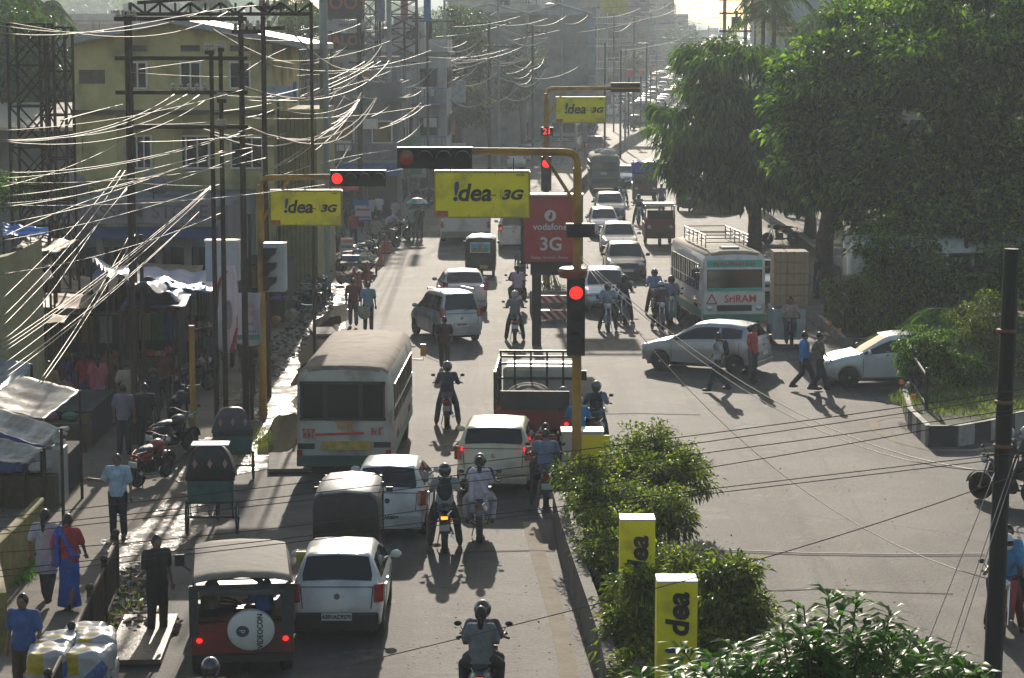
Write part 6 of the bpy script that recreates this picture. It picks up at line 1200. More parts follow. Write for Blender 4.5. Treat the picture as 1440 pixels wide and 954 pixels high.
c = make_car('tallboy', SILV, platetxt='AS 01 8834'); put(c, 624, 483, 20, label='silver tall hatchback with roof rails turning left, behind a silver saloon')
c = make_car('sedan', SILV, platetxt='AS 01'); put(c, 647, 441, 6, label='silver saloon ahead of the tall silver hatchback')
c = make_car('van', WHITE, lit=True); put(c, 722, 352, 0, label='white minivan half hidden by the red sign box')
KIDS_FRONT = []
c = make_car('supermini', LBLUE); put(c, 853, 442, 180, label='pale blue hatchback facing us behind two motorcyclists')
c = make_car('sedan', DKG); put(c, 881, 396, 181, label='dark blue saloon facing us in the queue, behind the pale blue hatchback')
c = make_car('sedan', SILV); put(c, 872, 362, 180, label='silver saloon facing us just behind the dark saloon')
c = make_car('hatch', SILV); put(c, 850, 336, 181, label='silver hatchback facing us, third from the stop line in the left queue')
c = make_car('supermini', GREY); put(c, 859, 312, 180, label='grey hatchback facing us in front of the small green bus')
c = make_car('hatch', LBLUE); put(c, 879, 264, 180, label='light blue hatchback facing us beside the small green bus')
c = make_car('suv', DKG, lit=True); put(c, 838, 222, -3, label='black off-roader with a lit brake lamp driving off beside the grey coach')
c = make_car('supermini', SILV); c.scale = (1, .95, 1); put(c, 994, 522, 66, near=.9, label='silver hatchback crossing the junction sideways behind a man with a backpack')
c = make_car('supermini', WHITE); put(c, 1247, 540, 93, near=.84, label='white hatchback in profile coming out of the side road by the black and white kerb')
c = make_car('sedan', LBLUE); put(c, 1078, 424, 184, label='blue saloon squeezed between the green and white bus and the box tricycle')
# lots of cars further off: low detail copies
farproto = [make_car(k, m, lod=1) for k, m in (('hatch', WHITE), ('sedan', SILV), ('supermini', WHITE), ('tallboy', SILV), ('suv', DKG), ('hatch', MAROON), ('van', WHITE), ('sedan', GREY), ('supermini', LBLUE))]
flatproto = [flatten(c, 'car') for c in farproto]
for c in farproto: c.location = (0, -500, 0)
for c in flatproto: c.location = (0, -500, 0); c['category'] = 'car'
used = set()
def farcar(i, x, Y, head, label, group):
    if Y > 345: c = flatproto[i].copy(); COL.objects.link(c)
    elif i not in used: used.add(i); c = farproto[i]
    else: c = copy_tree(farproto[i])
    c.location = (x, Y, zg(Y)+.006); sl = -.025 if Y > 280 else 0
    c.rotation_euler = (0, 0, R(head))
    if abs(sl): c.rotation_euler = (-sl if abs(head) < 90 else sl, 0, R(head))
    c['label'] = label; c['group'] = group
    if 'half' in c: del c['half']
    return c
for i, (px, py, k, hd, lb) in enumerate([(726, 238, 3, 0, 'silver car driving away at the left of the coach, nearest of the row'), (738, 228, 1, 0, 'silver saloon driving away beside the far yellow pole'), (750, 218, 7, 0, 'grey saloon driving away just left of the far coach'), (732, 211, 0, 0, 'small white car driving away, left of the far coach near the shops'),
        (861, 169, 0, 0, 'white hatchback driving away just right of the smallest yellow board'), (868, 160, 2, -5, 'white car driving away beyond the lone white hatchback')]):
    g = G(px, py); farcar(k, g.x, g.y, hd, lb, 'cars driving away on the far road')
rf_ = random.Random(21)
for lane, (off, hd) in enumerate([(-7.6, 0), (-5, 0), (-2.4, 0), (2.6, 180), (5.2, 180), (7.8, 180)]):
    Y = 296+lane*3
    while Y < 700:
        if rf_.random() < .97 and not (lane < 3 and Y < 305):
            slope = (medX(Y+5)-medX(Y-5))/10
            k = rf_.choice([0, 1, 2, 3, 4, 5, 6, 7, 8, 0, 2, 1])
            farcar(k, medX(Y)+off+rf_.uniform(-.3, .3), Y, hd-math.degrees(math.atan(slope)), 'car in the dense hazy queue climbing the far end of the road', 'cars queueing on the far road')
        Y += rf_.uniform(5.6, 7.8)
for c in farproto:
    if c.location.y < 0:
        for ch in list(c.children_recursive): bpy.data.objects.remove(ch)
        bpy.data.objects.remove(c)
for c in flatproto: bpy.data.objects.remove(c)
# parked cars glimpsed under the trees at the right edge of the road
for (x, Y, k) in [(21.5, 190, 0), (22.5, 203, 1), (23.5, 216, 2), (24.4, 229, 1), (25, 243, 0)]:
    src = [c for c in COL.objects if c.type == 'EMPTY' and c.get('group') in ('cars queueing on the far road', 'cars driving away on the far road')]
    s = random.Random(int(Y)).choice(src); c = copy_tree(s); c.location = (x, Y, .006); c.rotation_euler = (0, 0, R(172)); c['label'] = 'car parked under the big tree beside the right edge of the road'; c['group'] = 'cars parked under the tree'

# ---- buses ----
def make_bus(L, Wd, H, m, stripes=(), glass_side=True, roofm=None, rearwin='wide', door=False, name='bus', front_only=False):
    root = thing(name, None, 'bus'); w = Wd/2; zb = .38
    prof = [(w*.96, zb), (w, zb+.12), (w, H*.58), (w*.985, H-.38), (w*.93, H-.14), (w*.8, H-.03), (w*.45, H+.01), (0, H+.02)]
    ys = [(L/2, .9), (L/2-.06, .97), (L/2-.22, 1), (-L/2+.22, 1), (-L/2+.06, .975), (-L/2, .92)]
    b = MB(); vs = []
    for y, k in ys:
        full = [(x*k, zb+(z-zb)*(1-(1-k)*.5)) for x, z in prof]; full = full+[(-x, z) for x, z in full[:-1][::-1]]; vs += [(x, y, z) for x, z in full]
    n = 15; fs = [(i*n+j, i*n+(j+1) % n, (i+1)*n+(j+1) % n, (i+1)*n+j) for i in range(len(ys)-1) for j in range(n)]+[tuple(range(n)), tuple(range(len(ys)*n-1, (len(ys)-1)*n-1, -1))]
    b.add(vs, fs)
    if roofm:
        b.m = [1 if all(b.v[i][2] > H-.2 for i in f) and len(f) == 4 else 0 for f in b.f]
    body = b.build('body', [m, roofm] if roofm else m, root)
    cut = MB(); wr = .44
    for wy in (L*.3, -L*.24):
        for sg in (-1, 1): cut.cyl((sg*(w-.28), wy, wr), (sg*(w+.3), wy, wr), wr+.1, n=20)
    co = cut.build('cutter', BLACK); bake(body, ('BOOLEAN', dict(operation='DIFFERENCE', object=co, solver='EXACT'))); bpy.data.objects.remove(co)
    me = body.data; me.polygons.foreach_set('use_smooth', [True]*len(me.polygons)); me.set_sharp_from_angle(angle=R(40))
    part_box('underbody', root, [((0, 0, .42), (w*1.5, L*.92, .2))], BLACK)
    for wy in (L*.3, -L*.24):
        for sg in (-1, 1): wheel(root, sg*(w-.16), wy, wr, .24, sg, DARK)
    z0, z1 = H*.5, H-.5
    if glass_side:
        nwin = max(4, int(L/1.05)); ww = (L-1.3)/nwin
        for sg in (-1, 1):
            for i in range(nwin):
                y = L/2-.65-ww*(i+.5)
                f = part_box('side_window', root, [((sg*(w*.988), y, (z0+z1)/2), (.05, ww-.16, z1-z0))], GLASS)
                fr = MB()
                for dy in (-.5, 0, .5): fr.box((sg*(w*.995), y+dy*(ww-.13), (z0+z1)/2), (.06, .035, z1-z0+.05))
                fr.box((sg*(w*.995), y, z1), (.06, ww-.1, .04)); fr.box((sg*(w*.995), y, z0), (.06, ww-.1, .04)); fr.build('frame', DARK, f)
            part_box('guard_rail', root, [((sg*(w+.02), -.1, z0+.3), (.03, L*.85, .035))], CHROME)
    for zc, hh, sm in stripes:
        part_box('side_stripe', root, [((sg*(w+.001), 0, zc), (.012, L-.5, hh)) for sg in (-1, 1)], sm)
    root['half'] = L/2
    return root
OLDW = mat('weathered_bus_paint', (.44, .43, .39), .5, var=.12, scale=2, dirt=(.2, .18, .15), dscale=1.4)
RUSTROOF = mat('rusted_roof', (.2, .15, .11), .85, var=.35, scale=3, dirt=(.1, .07, .05), dscale=2, bump=.3)
# old bus seen from behind
bus = make_bus(6.9, 2.16, 2.6, OLDW, roofm=RUSTROOF, stripes=[(.62, .26, GRN), (.95, .05, ORP)])
yb = -6.9/2
f = part_box('rear_window', bus, [((-.02, yb-.0, 1.83), (1.8, .05, .8))], GLASS, .02)
fr = MB()
for x in (-.95, -.42, .38, .9): fr.box((x, yb-.02, 1.83), (.05 if abs(x) > .5 else .1, .06, .84))
for z in (1.42, 2.24): fr.box((-.02, yb-.02, z), (1.92, .06, .06))
fr.build('frame', DARK, f)
part_box('red_stripe', bus, [((-.1, yb-.008, 1.08), (1.1, .02, .055), 0, None, 0, -.04)], REDP)
text('देव', 'rear_lettering', .2, REDP, bus, (-.78, yb-.02, 1.1)) if False else None
scribble(bus, -.8, yb-.02, 1.07, .3, .2, REDP, 3, 1, up=True); scribble(bus, .72, yb-.02, 1.14, .34, .17, REDP, 2, 2)
scribble(bus, 0.0, yb-.02, 1.27, .42, .16, ORP, 3, 3, up=True)
part_box('number_board', bus, [((.05, yb-.03, .82), (1.1, .03, .2))], M('faded_yellow_board', (.45, .3, .05), .6, var=.4, scale=6))
part_box('rear_grille', bus, [((-.85, yb-.02, .8), (.38, .03, .12)), ((.86, yb-.02, .84), (.38, .03, .12))], BLACK)
part_box('rear_bumper', bus, [((0, yb-.1, .48), (2.1, .16, .22))], M('dark_green_bumper', (.03, .08, .06), .5))
for sg in (-1, 1): part_box('tail_lamp', bus, [((sg*1.0, yb-.03, .62), (.12, .05, .2))], LENSR)
mm = MB().box((1.38, 2.9, 2.15), (.14, .05, .3)); mm.tube([(1.05, 3.0, 1.9), (1.38, 2.95, 1.9), (1.38, 2.95, 2.1)], .02); mm.build('wing_mirror', [ORP], bus)
put(bus, 490, 677, -1.5, label='old weathered white bus with rusty roof seen from behind at the gutter')
# white and green bus facing us, RAM
bus = make_bus(6.6, 2.2, 2.75, paint((.62, .64, .62)), roofm=M('brown_roof', (.27, .22, .15), .8, var=.2), stripes=[(.6, .3, GRN), (.9, .05, ORP)])
yf = 3.3
part_box('windscreen', bus, [((0, yf-.01, 1.78), (1.9, .08, .72))], GLASS, .03)
TEAL = M('teal_sticker', (.04, .4, .35), .4, var=.1)
part_box('screen_sticker', bus, [((0, yf+.04, 1.46), (1.85, .02, .11))], TEAL)
part_box('destination_board', bus, [((0, yf-.02, 2.34), (1.9, .06, .24))], TEAL)
text('GHY JALUKBARI', 'destination_text', .2, REDP, bus, (0, yf+.03, 2.34), rot=(math.pi/2, 0, math.pi), bold=.006) if False else scribble(bus, 0, yf+.02, 2.34, 1.5, .13, REDP, 12, 8, 'destination_lettering')
part_box('front_panel', bus, [((0, yf+.01, 1.14), (2.1, .04, .38))], M('white_panel', (.62, .62, .62), .4, var=.05))
text('SriRAM', 'front_lettering', .36, REDP, bus, (-.2, yf+.045, 1.13), rot=(math.pi/2, 0, math.pi), bold=.006)
tri = MB(); pts = [(.62, .98), (.96, .98), (.79, 1.3)]
for i in range(3):
    a, c = pts[i], pts[(i+1) % 3]; tri.tube([(a[0], yf+.04, a[1]), (c[0], yf+.04, c[1])], .02, 4)
tri.build('warning_triangle', REDP, bus)
part_box('radiator_grille', bus, [((0, yf+.0, .82), (1.2, .05, .2))], BLACK)
for sg in (-1, 1): MB().ell((sg*.85, yf+.01, .82), (.13, .06, .1), 12, 6).build('headlight', LENSW, bus, smooth=True)
part_box('front_bumper', bus, [((0, yf+.1, .5), (2.15, .16, .24))], GRN)
rk = MB()
for x in (-.75, .75):
    for z in (2.95, 3.08, 3.2): rk.tube([(x, 1.9, z), (x, -2.2, z)], .018, 5)
    for y in (1.9, 1.1, .3, -.5, -1.3, -2.2): rk.tube([(x, y, 2.76), (x, y, 3.2)], .018, 5)
for y in (1.9, .3, -2.2):
    for z in (2.95, 3.2): rk.tube([(-.75, y, z), (.75, y, z)], .018, 5)
rk.build('roof_rack', DARK, bus); part_box('roof_hatch', bus, [((0, 2.3, 2.8), (.6, .5, .08))], GREY)
for sg in (-1, 1): mm = MB().box((sg*1.3, yf+.05, 1.9), (.16, .05, .3)); mm.tube([(sg*1.05, yf-.1, 2.2), (sg*1.3, yf+.1, 2.2), (sg*1.3, yf+.06, 2.0)], .018); mm.build('wing_mirror', BLACK, bus)
put(bus, 1018, 467, 186, label='white and green bus with SriRAM lettering and a roof rack facing us')
# coach behind the big yellow board, seen from behind
bus = make_bus(9, 2.5, 3.0, paint((.6, .6, .6)), stripes=[(.95, .12, REDP)])
part_box('rear_window', bus, [((0, -4.5, 2.2), (1.9, .06, .7))], GLASS, .02); text('CULTURE TRAVEL', 'rear_lettering', .24, M('lilac_lettering', (.35, .15, .3), .5), bus, (0, -4.52, 1.45)); part_box('rear_bumper', bus, [((0, -4.56, .55), (2.3, .15, .25))], GREY)
for sg in (-1, 1): part_box('tail_lamp', bus, [((sg*1.12, -4.52, 1.0), (.14, .05, .3))], LENSR)
put(bus, 652, 345, 1, label='white coach seen from behind, half hidden by the largest yellow board')
bus = make_bus(8.5, 2.4, 3.1, paint((.33, .32, .31)), stripes=[])
part_box('rear_window', bus, [((0, -4.25, 2.4), (2.0, .06, .8))], GLASS, .02); part_box('rear_panel_stripes', bus, [((0, -4.27, 1.6), (2.0, .02, .12)), ((0, -4.27, 1.2), (2.0, .02, .06)), ((-.7, -4.28, 1.4), (.5, .02, .1)), ((.7, -4.28, 1.4), (.5, .02, .1))], BLACK); part_box('rear_bumper', bus, [((0, -4.3, .55), (2.3, .15, .3))], BLACK)
put(bus, 798, 219, -5, label='grey coach driving away below the smallest yellow board')
bus = make_bus(8.0, 2.4, 2.9, paint((.42, .42, .4)), stripes=[]); part_box('rear_window', bus, [((0, -4.0, 2.2), (2.0, .06, .7))], GLASS, .02)
g = G(908, 176); bus.location = (g.x, g.y+4, .01); bus.rotation_euler = (0, 0, R(-7)); tag(bus, 'pale hazy bus driving away far off beyond the auto rickshaw by the median'); del bus['half']
bus = make_bus(6.0, 1.95, 2.5, M('bus_green_grey', (.1, .14, .12), .5), roofm=M('tarp_roof', (.4, .36, .28), .9))
part_box('windscreen', bus, [((0, 3.0, 1.75), (1.5, .08, .6))], GLASS, .02); part_box('front_lamp_panel', bus, [((0, 3.02, .8), (1.7, .04, .3))], BLACK); part_box('front_sticker', bus, [((.1, 3.04, 1.28), (.4, .02, .16))], PLATE)
for k in range(4): MB().ell((random.uniform(-.5, .5), 2-k*.9, 2.6), (.5, .4, .22), 9, 5).build('roof_bundle', cloth((.42, .38, .3)), bus, smooth=True)
put(bus, 851, 272, 180, label='small dark green bus with bundles on its roof facing us in the queue')
bus = make_bus(9.5, 2.4, 2.9, paint((.6, .62, .6)), stripes=[(1.25, .12, GRN), (1.1, .08, ORP)])
put(bus, 1375, 446, 90, near=1.2, label='white bus with green and orange stripe parked behind the shrubs on the right')

# ---- three wheelers, jeep, trucks ----
AUTOB = M('auto_black', (.03, .03, .032), .4, var=.2); DRED = mat('dark_red_paint', (.2, .022, .02), .42, var=.25, scale=2, dirt=(.07, .03, .025))
def make_auto(pic=None, bodym=AUTOB, top=CAN, roofm=None):
    root = thing('auto_rickshaw', None, 'auto rickshaw', group='auto rickshaws')
    b = MB(); w = .64
    prof = [(1.3, .35, .35), (1.25, .35, .95), (.9, .6, 1.0)]
    # body tub, open sides
    b.box((0, -.95, .62), (1.26, .75, .6)); b.box((0, -.2, .33), (1.26, 1.6, .09)); b.box((0, .75, .5), (.86, .5, .5)); b.box((0, 1.05, .78), (.72, .22, .6))
    o = b.build('body', bodym, root); bake(o, ('BEVEL', dict(width=.06, segments=3)))
    c = MB(); n = 9; sec = [(-w, .9), (-w, 1.45), (-w*.94, 1.62), (-w*.7, 1.71), (0, 1.75), (w*.7, 1.71), (w*.94, 1.62), (w, 1.45), (w, .9)]
    ysn = [(-1.33, .97, -.04), (-1.25, 1, 0), (-.3, 1, .02), (.55, .97, .01), (.85, .88, -.06)]
    vs = [(x*k, y, (z if z > .95 or y < -.2 else z)+dz) for y, k, dz in ysn for x, z in sec]; fs = []
    for i in range(len(ysn)-1):
        for j in range(8):
            if j in (0, 7) and i >= 2: continue
            fs.append((i*9+j, (i+1)*9+j, (i+1)*9+j+1, i*9+j+1))
    fs.append(tuple(range(9))); c.add(vs, fs)
    mats = [top, roofm] if roofm else [top]
    if roofm: c.m = [1 if all(c.v[i][2] > 1.6 for i in f) and len(f) == 4 else 0 for f in c.f]
    cc = c.build('canopy', mats, root, smooth=True, sharp=50); bake(cc, ('SOLIDIFY', dict(thickness=.03)))
    part_box('windscreen', root, [((0, .93, 1.32), (1.0, .03, .5))], GLASS)
    fr = MB()
    for sg in (-1, 1): fr.tube([(sg*.5, .98, .9), (sg*.55, .88, 1.62)], .025); fr.tube([(sg*.62, .3, .4), (sg*.62, .3, 1.6)], .02)
    fr.build('frame', bodym, root)
    MB().ell((0, 1.2, .85), (.09, .06, .09), 10, 6).build('headlight', LENSW, root)
    for sg in (-1, 1): wheel(root, sg*.54, -.75, .22, .11, sg, DARK); MB().ell((sg*.52, -1.34, .62), (.06, .03, .08), 8, 5).build('tail_lamp', LENSR, root); MB().box((sg*.72, .85, 1.35), (.13, .03, .1)).build('wing_mirror', BLACK, root)
    wheel(root, 0, 1.0, .22, .11, 1, DARK)
    part_box('seat', root, [((0, -.65, .72), (1.1, .5, .14)), ((0, .35, .7), (.5, .35, .12))], M('seat_vinyl', (.06, .04, .03), .5))
    part_box('number_plate', root, [((.15, -1.345, .5), (.32, .02, .14))], M('yellow_plate', (.55, .4, .04), .4))
    if pic:
        p = part_box('rear_poster', root, [((0, -1.345, 1.3), (.84, .015, .44))], M('poster_white', (.6, .62, .6), .5))
        part_box('poster_picture', root, [((0, -1.355, 1.36), (.74, .01, .2))], M('poster_sky', (.15, .4, .6), .5)); part_box('poster_field', root, [((0, -1.357, 1.2), (.74, .01, .16))], M('poster_green', (.1, .3, .1), .5, var=.6, scale=14)); part_box('poster_figure', root, [((0, -1.36, 1.29), (.09, .01, .22)), ((-.2, -1.36, 1.25), (.12, .01, .1))], REDP)
    root['half'] = 1.3; return root
a = make_auto(roofm=M('canvas_worn_top', (.2, .2, .2), .5, var=.3)); a.scale = (.95, 1, 1); put(a, 487, 822, 0, label='black auto rickshaw seen from behind, between white hatchbacks')
a = make_auto(pic=1, roofm=M('pale_canvas', (.45, .44, .42), .5)); put(a, 676, 392, -1, label='auto rickshaw with a picture poster on its black rear canvas')
a = make_auto(); put(a, 970, 300, 180, label='dark auto rickshaw waiting under the big tree on the right')
a = make_auto(); put(a, 894, 184, 0, label='tiny auto rickshaw driving away beside the far median')
# red goods tempo facing us
t = thing('goods_tempo', 'red three wheeled goods tempo with a ladder frame on top facing us', 'tempo')
part_box('body', t, [((0, 0, .75), (1.5, 2.3, .75)), ((0, .95, .9), (1.42, .5, 1.0))], DRED, .08)
part_box('windscreen', t, [((0, 1.22, 1.55), (1.25, .04, .42))], GLASS)
fr = MB()
for sg in (-1, 1):
    for y in (1.15, .2, -1.1): fr.tube([(sg*.7, y, 1.1), (sg*.7, y, 1.95)], .025)
    fr.tube([(sg*.7, 1.2, 1.95), (sg*.7, -1.2, 1.95)], .025)
for y in (1.2, .5, -.3, -1.2): fr.tube([(-.75, y, 1.95), (.75, y, 1.95)], .025)
fr.tube([(-.8, 1.2, 2.05), (.8, 1.2, 2.05)], .03); fr.build('frame', DARK, t)
part_box('canopy', t, [((0, -.3, 1.98), (1.46, 1.7, .05))], CAN)
for sg in (-1, 1): MB().ell((sg*.52, 1.22, .95), (.1, .05, .1), 10, 6).build('headlight', LENSW, t); wheel(t, sg*.6, -.8, .27, .15, sg, DARK); part_box('green_side_flap', t, [((sg*.73, .7, 1.4), (.03, .5, .5))], M('green_flap', (.03, .2, .08), .6))
wheel(t, 0, .95, .25, .14, 1, DARK); part_box('front_plate', t, [((0, 1.22, .6), (.5, .03, .14))], BLACK)
t['half'] = 1.2; put(t, 928, 347, 180)
# blue tarpaulin mini truck
t = thing('mini_truck', 'dark red mini truck with a bulging blue tarpaulin load facing us', 'truck')
part_box('cab', t, [((0, 1.4, 1.05), (1.5, 1.1, 1.3))], DRED, .1); part_box('windscreen', t, [((0, 1.97, 1.4), (1.25, .04, .5))], GLASS, .01); part_box('cargo_bed', t, [((0, -.4, .85), (1.5, 2.5, .5)), ((0, .86, 1.75), (1.55, .08, 1.0))], DARK); part_box('bumper', t, [((0, 1.98, .55), (1.4, .1, .2))], BLACK)
for sg in (-1, 1): MB().ell((sg*.55, 1.96, .85), (.12, .05, .09), 10, 6).build('headlight', LENSW, t); wheel(t, sg*.62, 1.3, .28, .16, sg); wheel(t, sg*.62, -1.0, .28, .16, sg)
tb = MB().grid(lambda u, v: Vector(((u-.5)*1.58, 1.0-2.7*v, 2.45+.1*math.sin(u*9)+.06*math.sin(v*8+u*5)-.25*(abs(u-.5)*2)**6)), 14, 10)
tb.grid(lambda u, v: Vector(((u-.5)*1.58, 1.0+.04*math.sin(u*22), 1.75+.68*v)), 14, 3); tb.box((0, -.4, 2.0), (1.5, 2.6, .7))
tb.build('tarpaulin', mat('blue_tarpaulin', (.02, .045, .42), .45, var=.25, scale=5, bump=.4), t, smooth=True); t['half'] = 2; put(t, 908, 285, 179)
# stake truck seen from behind
t = thing('stake_truck', 'dark red pickup with a tall black stake cage and covered load seen from behind', 'truck')
part_box('cargo_bed', t, [((0, -.6, .85), (1.95, 3.2, .12)), ((0, -2.2, 1.12), (1.95, .06, .5)), ((-.97, -.6, 1.12), (.05, 3.2, .5)), ((.97, -.6, 1.12), (.05, 3.2, .5))], DRED)
cg = MB()
for sg in (-1, 1):
    for y in (-2.2, -1.45, -.7, .05, .95): cg.box((sg*.97, y, 1.85), (.06, .06, 1.0))
    for z in (1.5, 1.75, 2.0, 2.3): cg.box((sg*.97, -.62, z), (.04, 3.2, .06))
for x in (-.6, -.2, .2, .6, -.95, .95): cg.box((x, .98, 1.85), (.05, .05, 1.2))
for z in (1.7, 2.1, 2.3, 2.45): cg.box((0, .98, z), (1.95, .05, .06))
cg.build('stake_cage', DARK, t); part_box('tailgate', t, [((-.02, -2.24, 1.6), (1.62, .04, .5))], CAN)
ld = MB().ell((-.2, -.5, 1.42), (.6, 1.2, .36), 16, 8); ld.build('covered_load', cloth((.03, .035, .04)), t, smooth=True)
part_box('cab', t, [((0, 1.75, 1.3), (1.8, 1.35, 1.4))], paint((.5, .5, .48)), .1); part_box('chassis', t, [((0, 0, .6), (.9, 4.6, .2)), ((0, -2.22, .62), (1.8, .1, .2))], BLACK)
for sg in (-1, 1):
    wheel(t, sg*.82, 1.6, .36, .2, sg, DARK); wheel(t, sg*.82, -1.2, .36, .24, sg, DARK); part_box('wing_mirror', t, [((sg*1.1, 2.2, 1.6), (.16, .06, .28))], BLACK)
    MB().ell((sg*.72, -2.29, .98), (.05, .03, .05), 8, 5).build('tail_light', GLOWO if sg < 0 else GLOWR, t); MB().ell((sg*.88, -2.29, .98), (.05, .03, .05), 8, 5).build('tail_light', GLOWR, t)
t['half'] = 2.3; t.scale = (1, .95, .9); put(t, 758, 650, -2)
# red jeep taxi with spare wheel cover
t = thing('jeep', 'dark red jeep taxi with open canvas back and round white spare wheel cover reading VIDEOCON', 'jeep')
part_box('body', t, [((0, -.3, .78), (1.58, 2.9, .62)), ((0, 1.7, .8), (1.35, 1.2, .55))], DRED, .06)
cv = MB(); w = .8; sec = [(-w, 1.0), (-w, 1.62), (-w*.92, 1.84), (-w*.6, 1.9), (0, 1.93), (w*.6, 1.9), (w*.92, 1.84), (w, 1.62), (w, 1.0)]
ysn = [-1.78, -1.4, -.7, 0, .7, 1.0]
vs = [(x, y, z+(.015*math.cos(y*9) if z > 1.8 else 0)) for y in ysn for x, z in sec]
cv.add(vs, [(i*9+j, (i+1)*9+j, (i+1)*9+j+1, i*9+j+1) for i in range(5) for j in range(8)]); cv.m = [1 if all(cv.v[i][2] > 1.8 for i in f) else 0 for f in cv.f]
o = cv.build('canvas_top', [CAN, mat('faded_canvas', (.2, .18, .15), .85, var=.2, scale=3, dirt=(.2, .18, .15), bump=.4)], t, smooth=True, sharp=45); bake(o, ('SOLIDIFY', dict(thickness=.03)))
part_box('rear_frame', t, [((-.74, -1.8, 1.3), (.14, .05, .9)), ((.7, -1.8, 1.3), (.2, .05, .9)), ((0, -1.8, 1.72), (1.6, .05, .1))], CAN)
part_box('rolled_flap', t, [((0, -1.84, 1.64), (1.3, .1, .1), 0, None, 0, .02)], cloth((.07, .065, .06)), .03); part_box('tailgate', t, [((0, -1.78, .8), (1.5, .06, .56))], DRED)
cvw = MB().lathe([(.001, 0), (.33, 0), (.36, -.03), (.36, -.16), (.3, -.2), (.001, -.2)], (.13, -1.8, .98), 32, axis='Y'); sp = cvw.build('spare_wheel_cover', M('white_vinyl', (.62, .61, .58), .45, var=.08), t, smooth=True, sharp=40)
text('VIDEOCON', 'cover_lettering', .12, INK, sp, (.27, -2.006, .98), rot=(math.pi/2, R(-90), 0), bold=.003)
MB().lathe([(.001, 0), (.1, 0), (.1, -.006), (.001, -.006)], (.0, -2.0, .98), 24, axis='Y').build('cover_logo', M('logo_navy', (.04, .04, .09), .5), sp); text('d', 'logo_letter', .13, M('white_vinyl'), sp, (.0, -2.012, .98), rot=(math.pi/2, R(-90), 0))
for sg in (-1, 1):
    wheel(t, sg*.68, -1.05, .35, .2, sg, DARK); wheel(t, sg*.68, 1.6, .35, .2, sg, DARK)
    MB().ell((sg*.66, -1.82, .78), (.045, .03, .045), 8, 5).build('tail_light', GLOWR, t); mm = MB().box((sg*1.0, 1.1, 1.5), (.16, .04, .22)); mm.tube([(sg*.75, 1.2, 1.2), (sg*.98, 1.1, 1.42)], .015); mm.build('wing_mirror', [M('yellow_mirror', (.5, .45, .05), .5) if sg > 0 else BLACK], t)
part_box('bench', t, [((sg*.55, -.9, 1.1), (.4, 1.5, .1)) for sg in (-1, 1)], BLACK); part_box('windscreen', t, [((0, 1.0, 1.5), (1.4, .03, .5))], GLASS); part_box('rear_bumper', t, [((0, -1.9, .48), (1.5, .14, .12))], BLACK)
part_box('bonnet_panel', t, [((0, 1.7, 1.09), (1.1, 1.15, .04))], DRED); t['half'] = 1.9; t.scale = (1, 1, .87); put(t, 321, 962, 7)
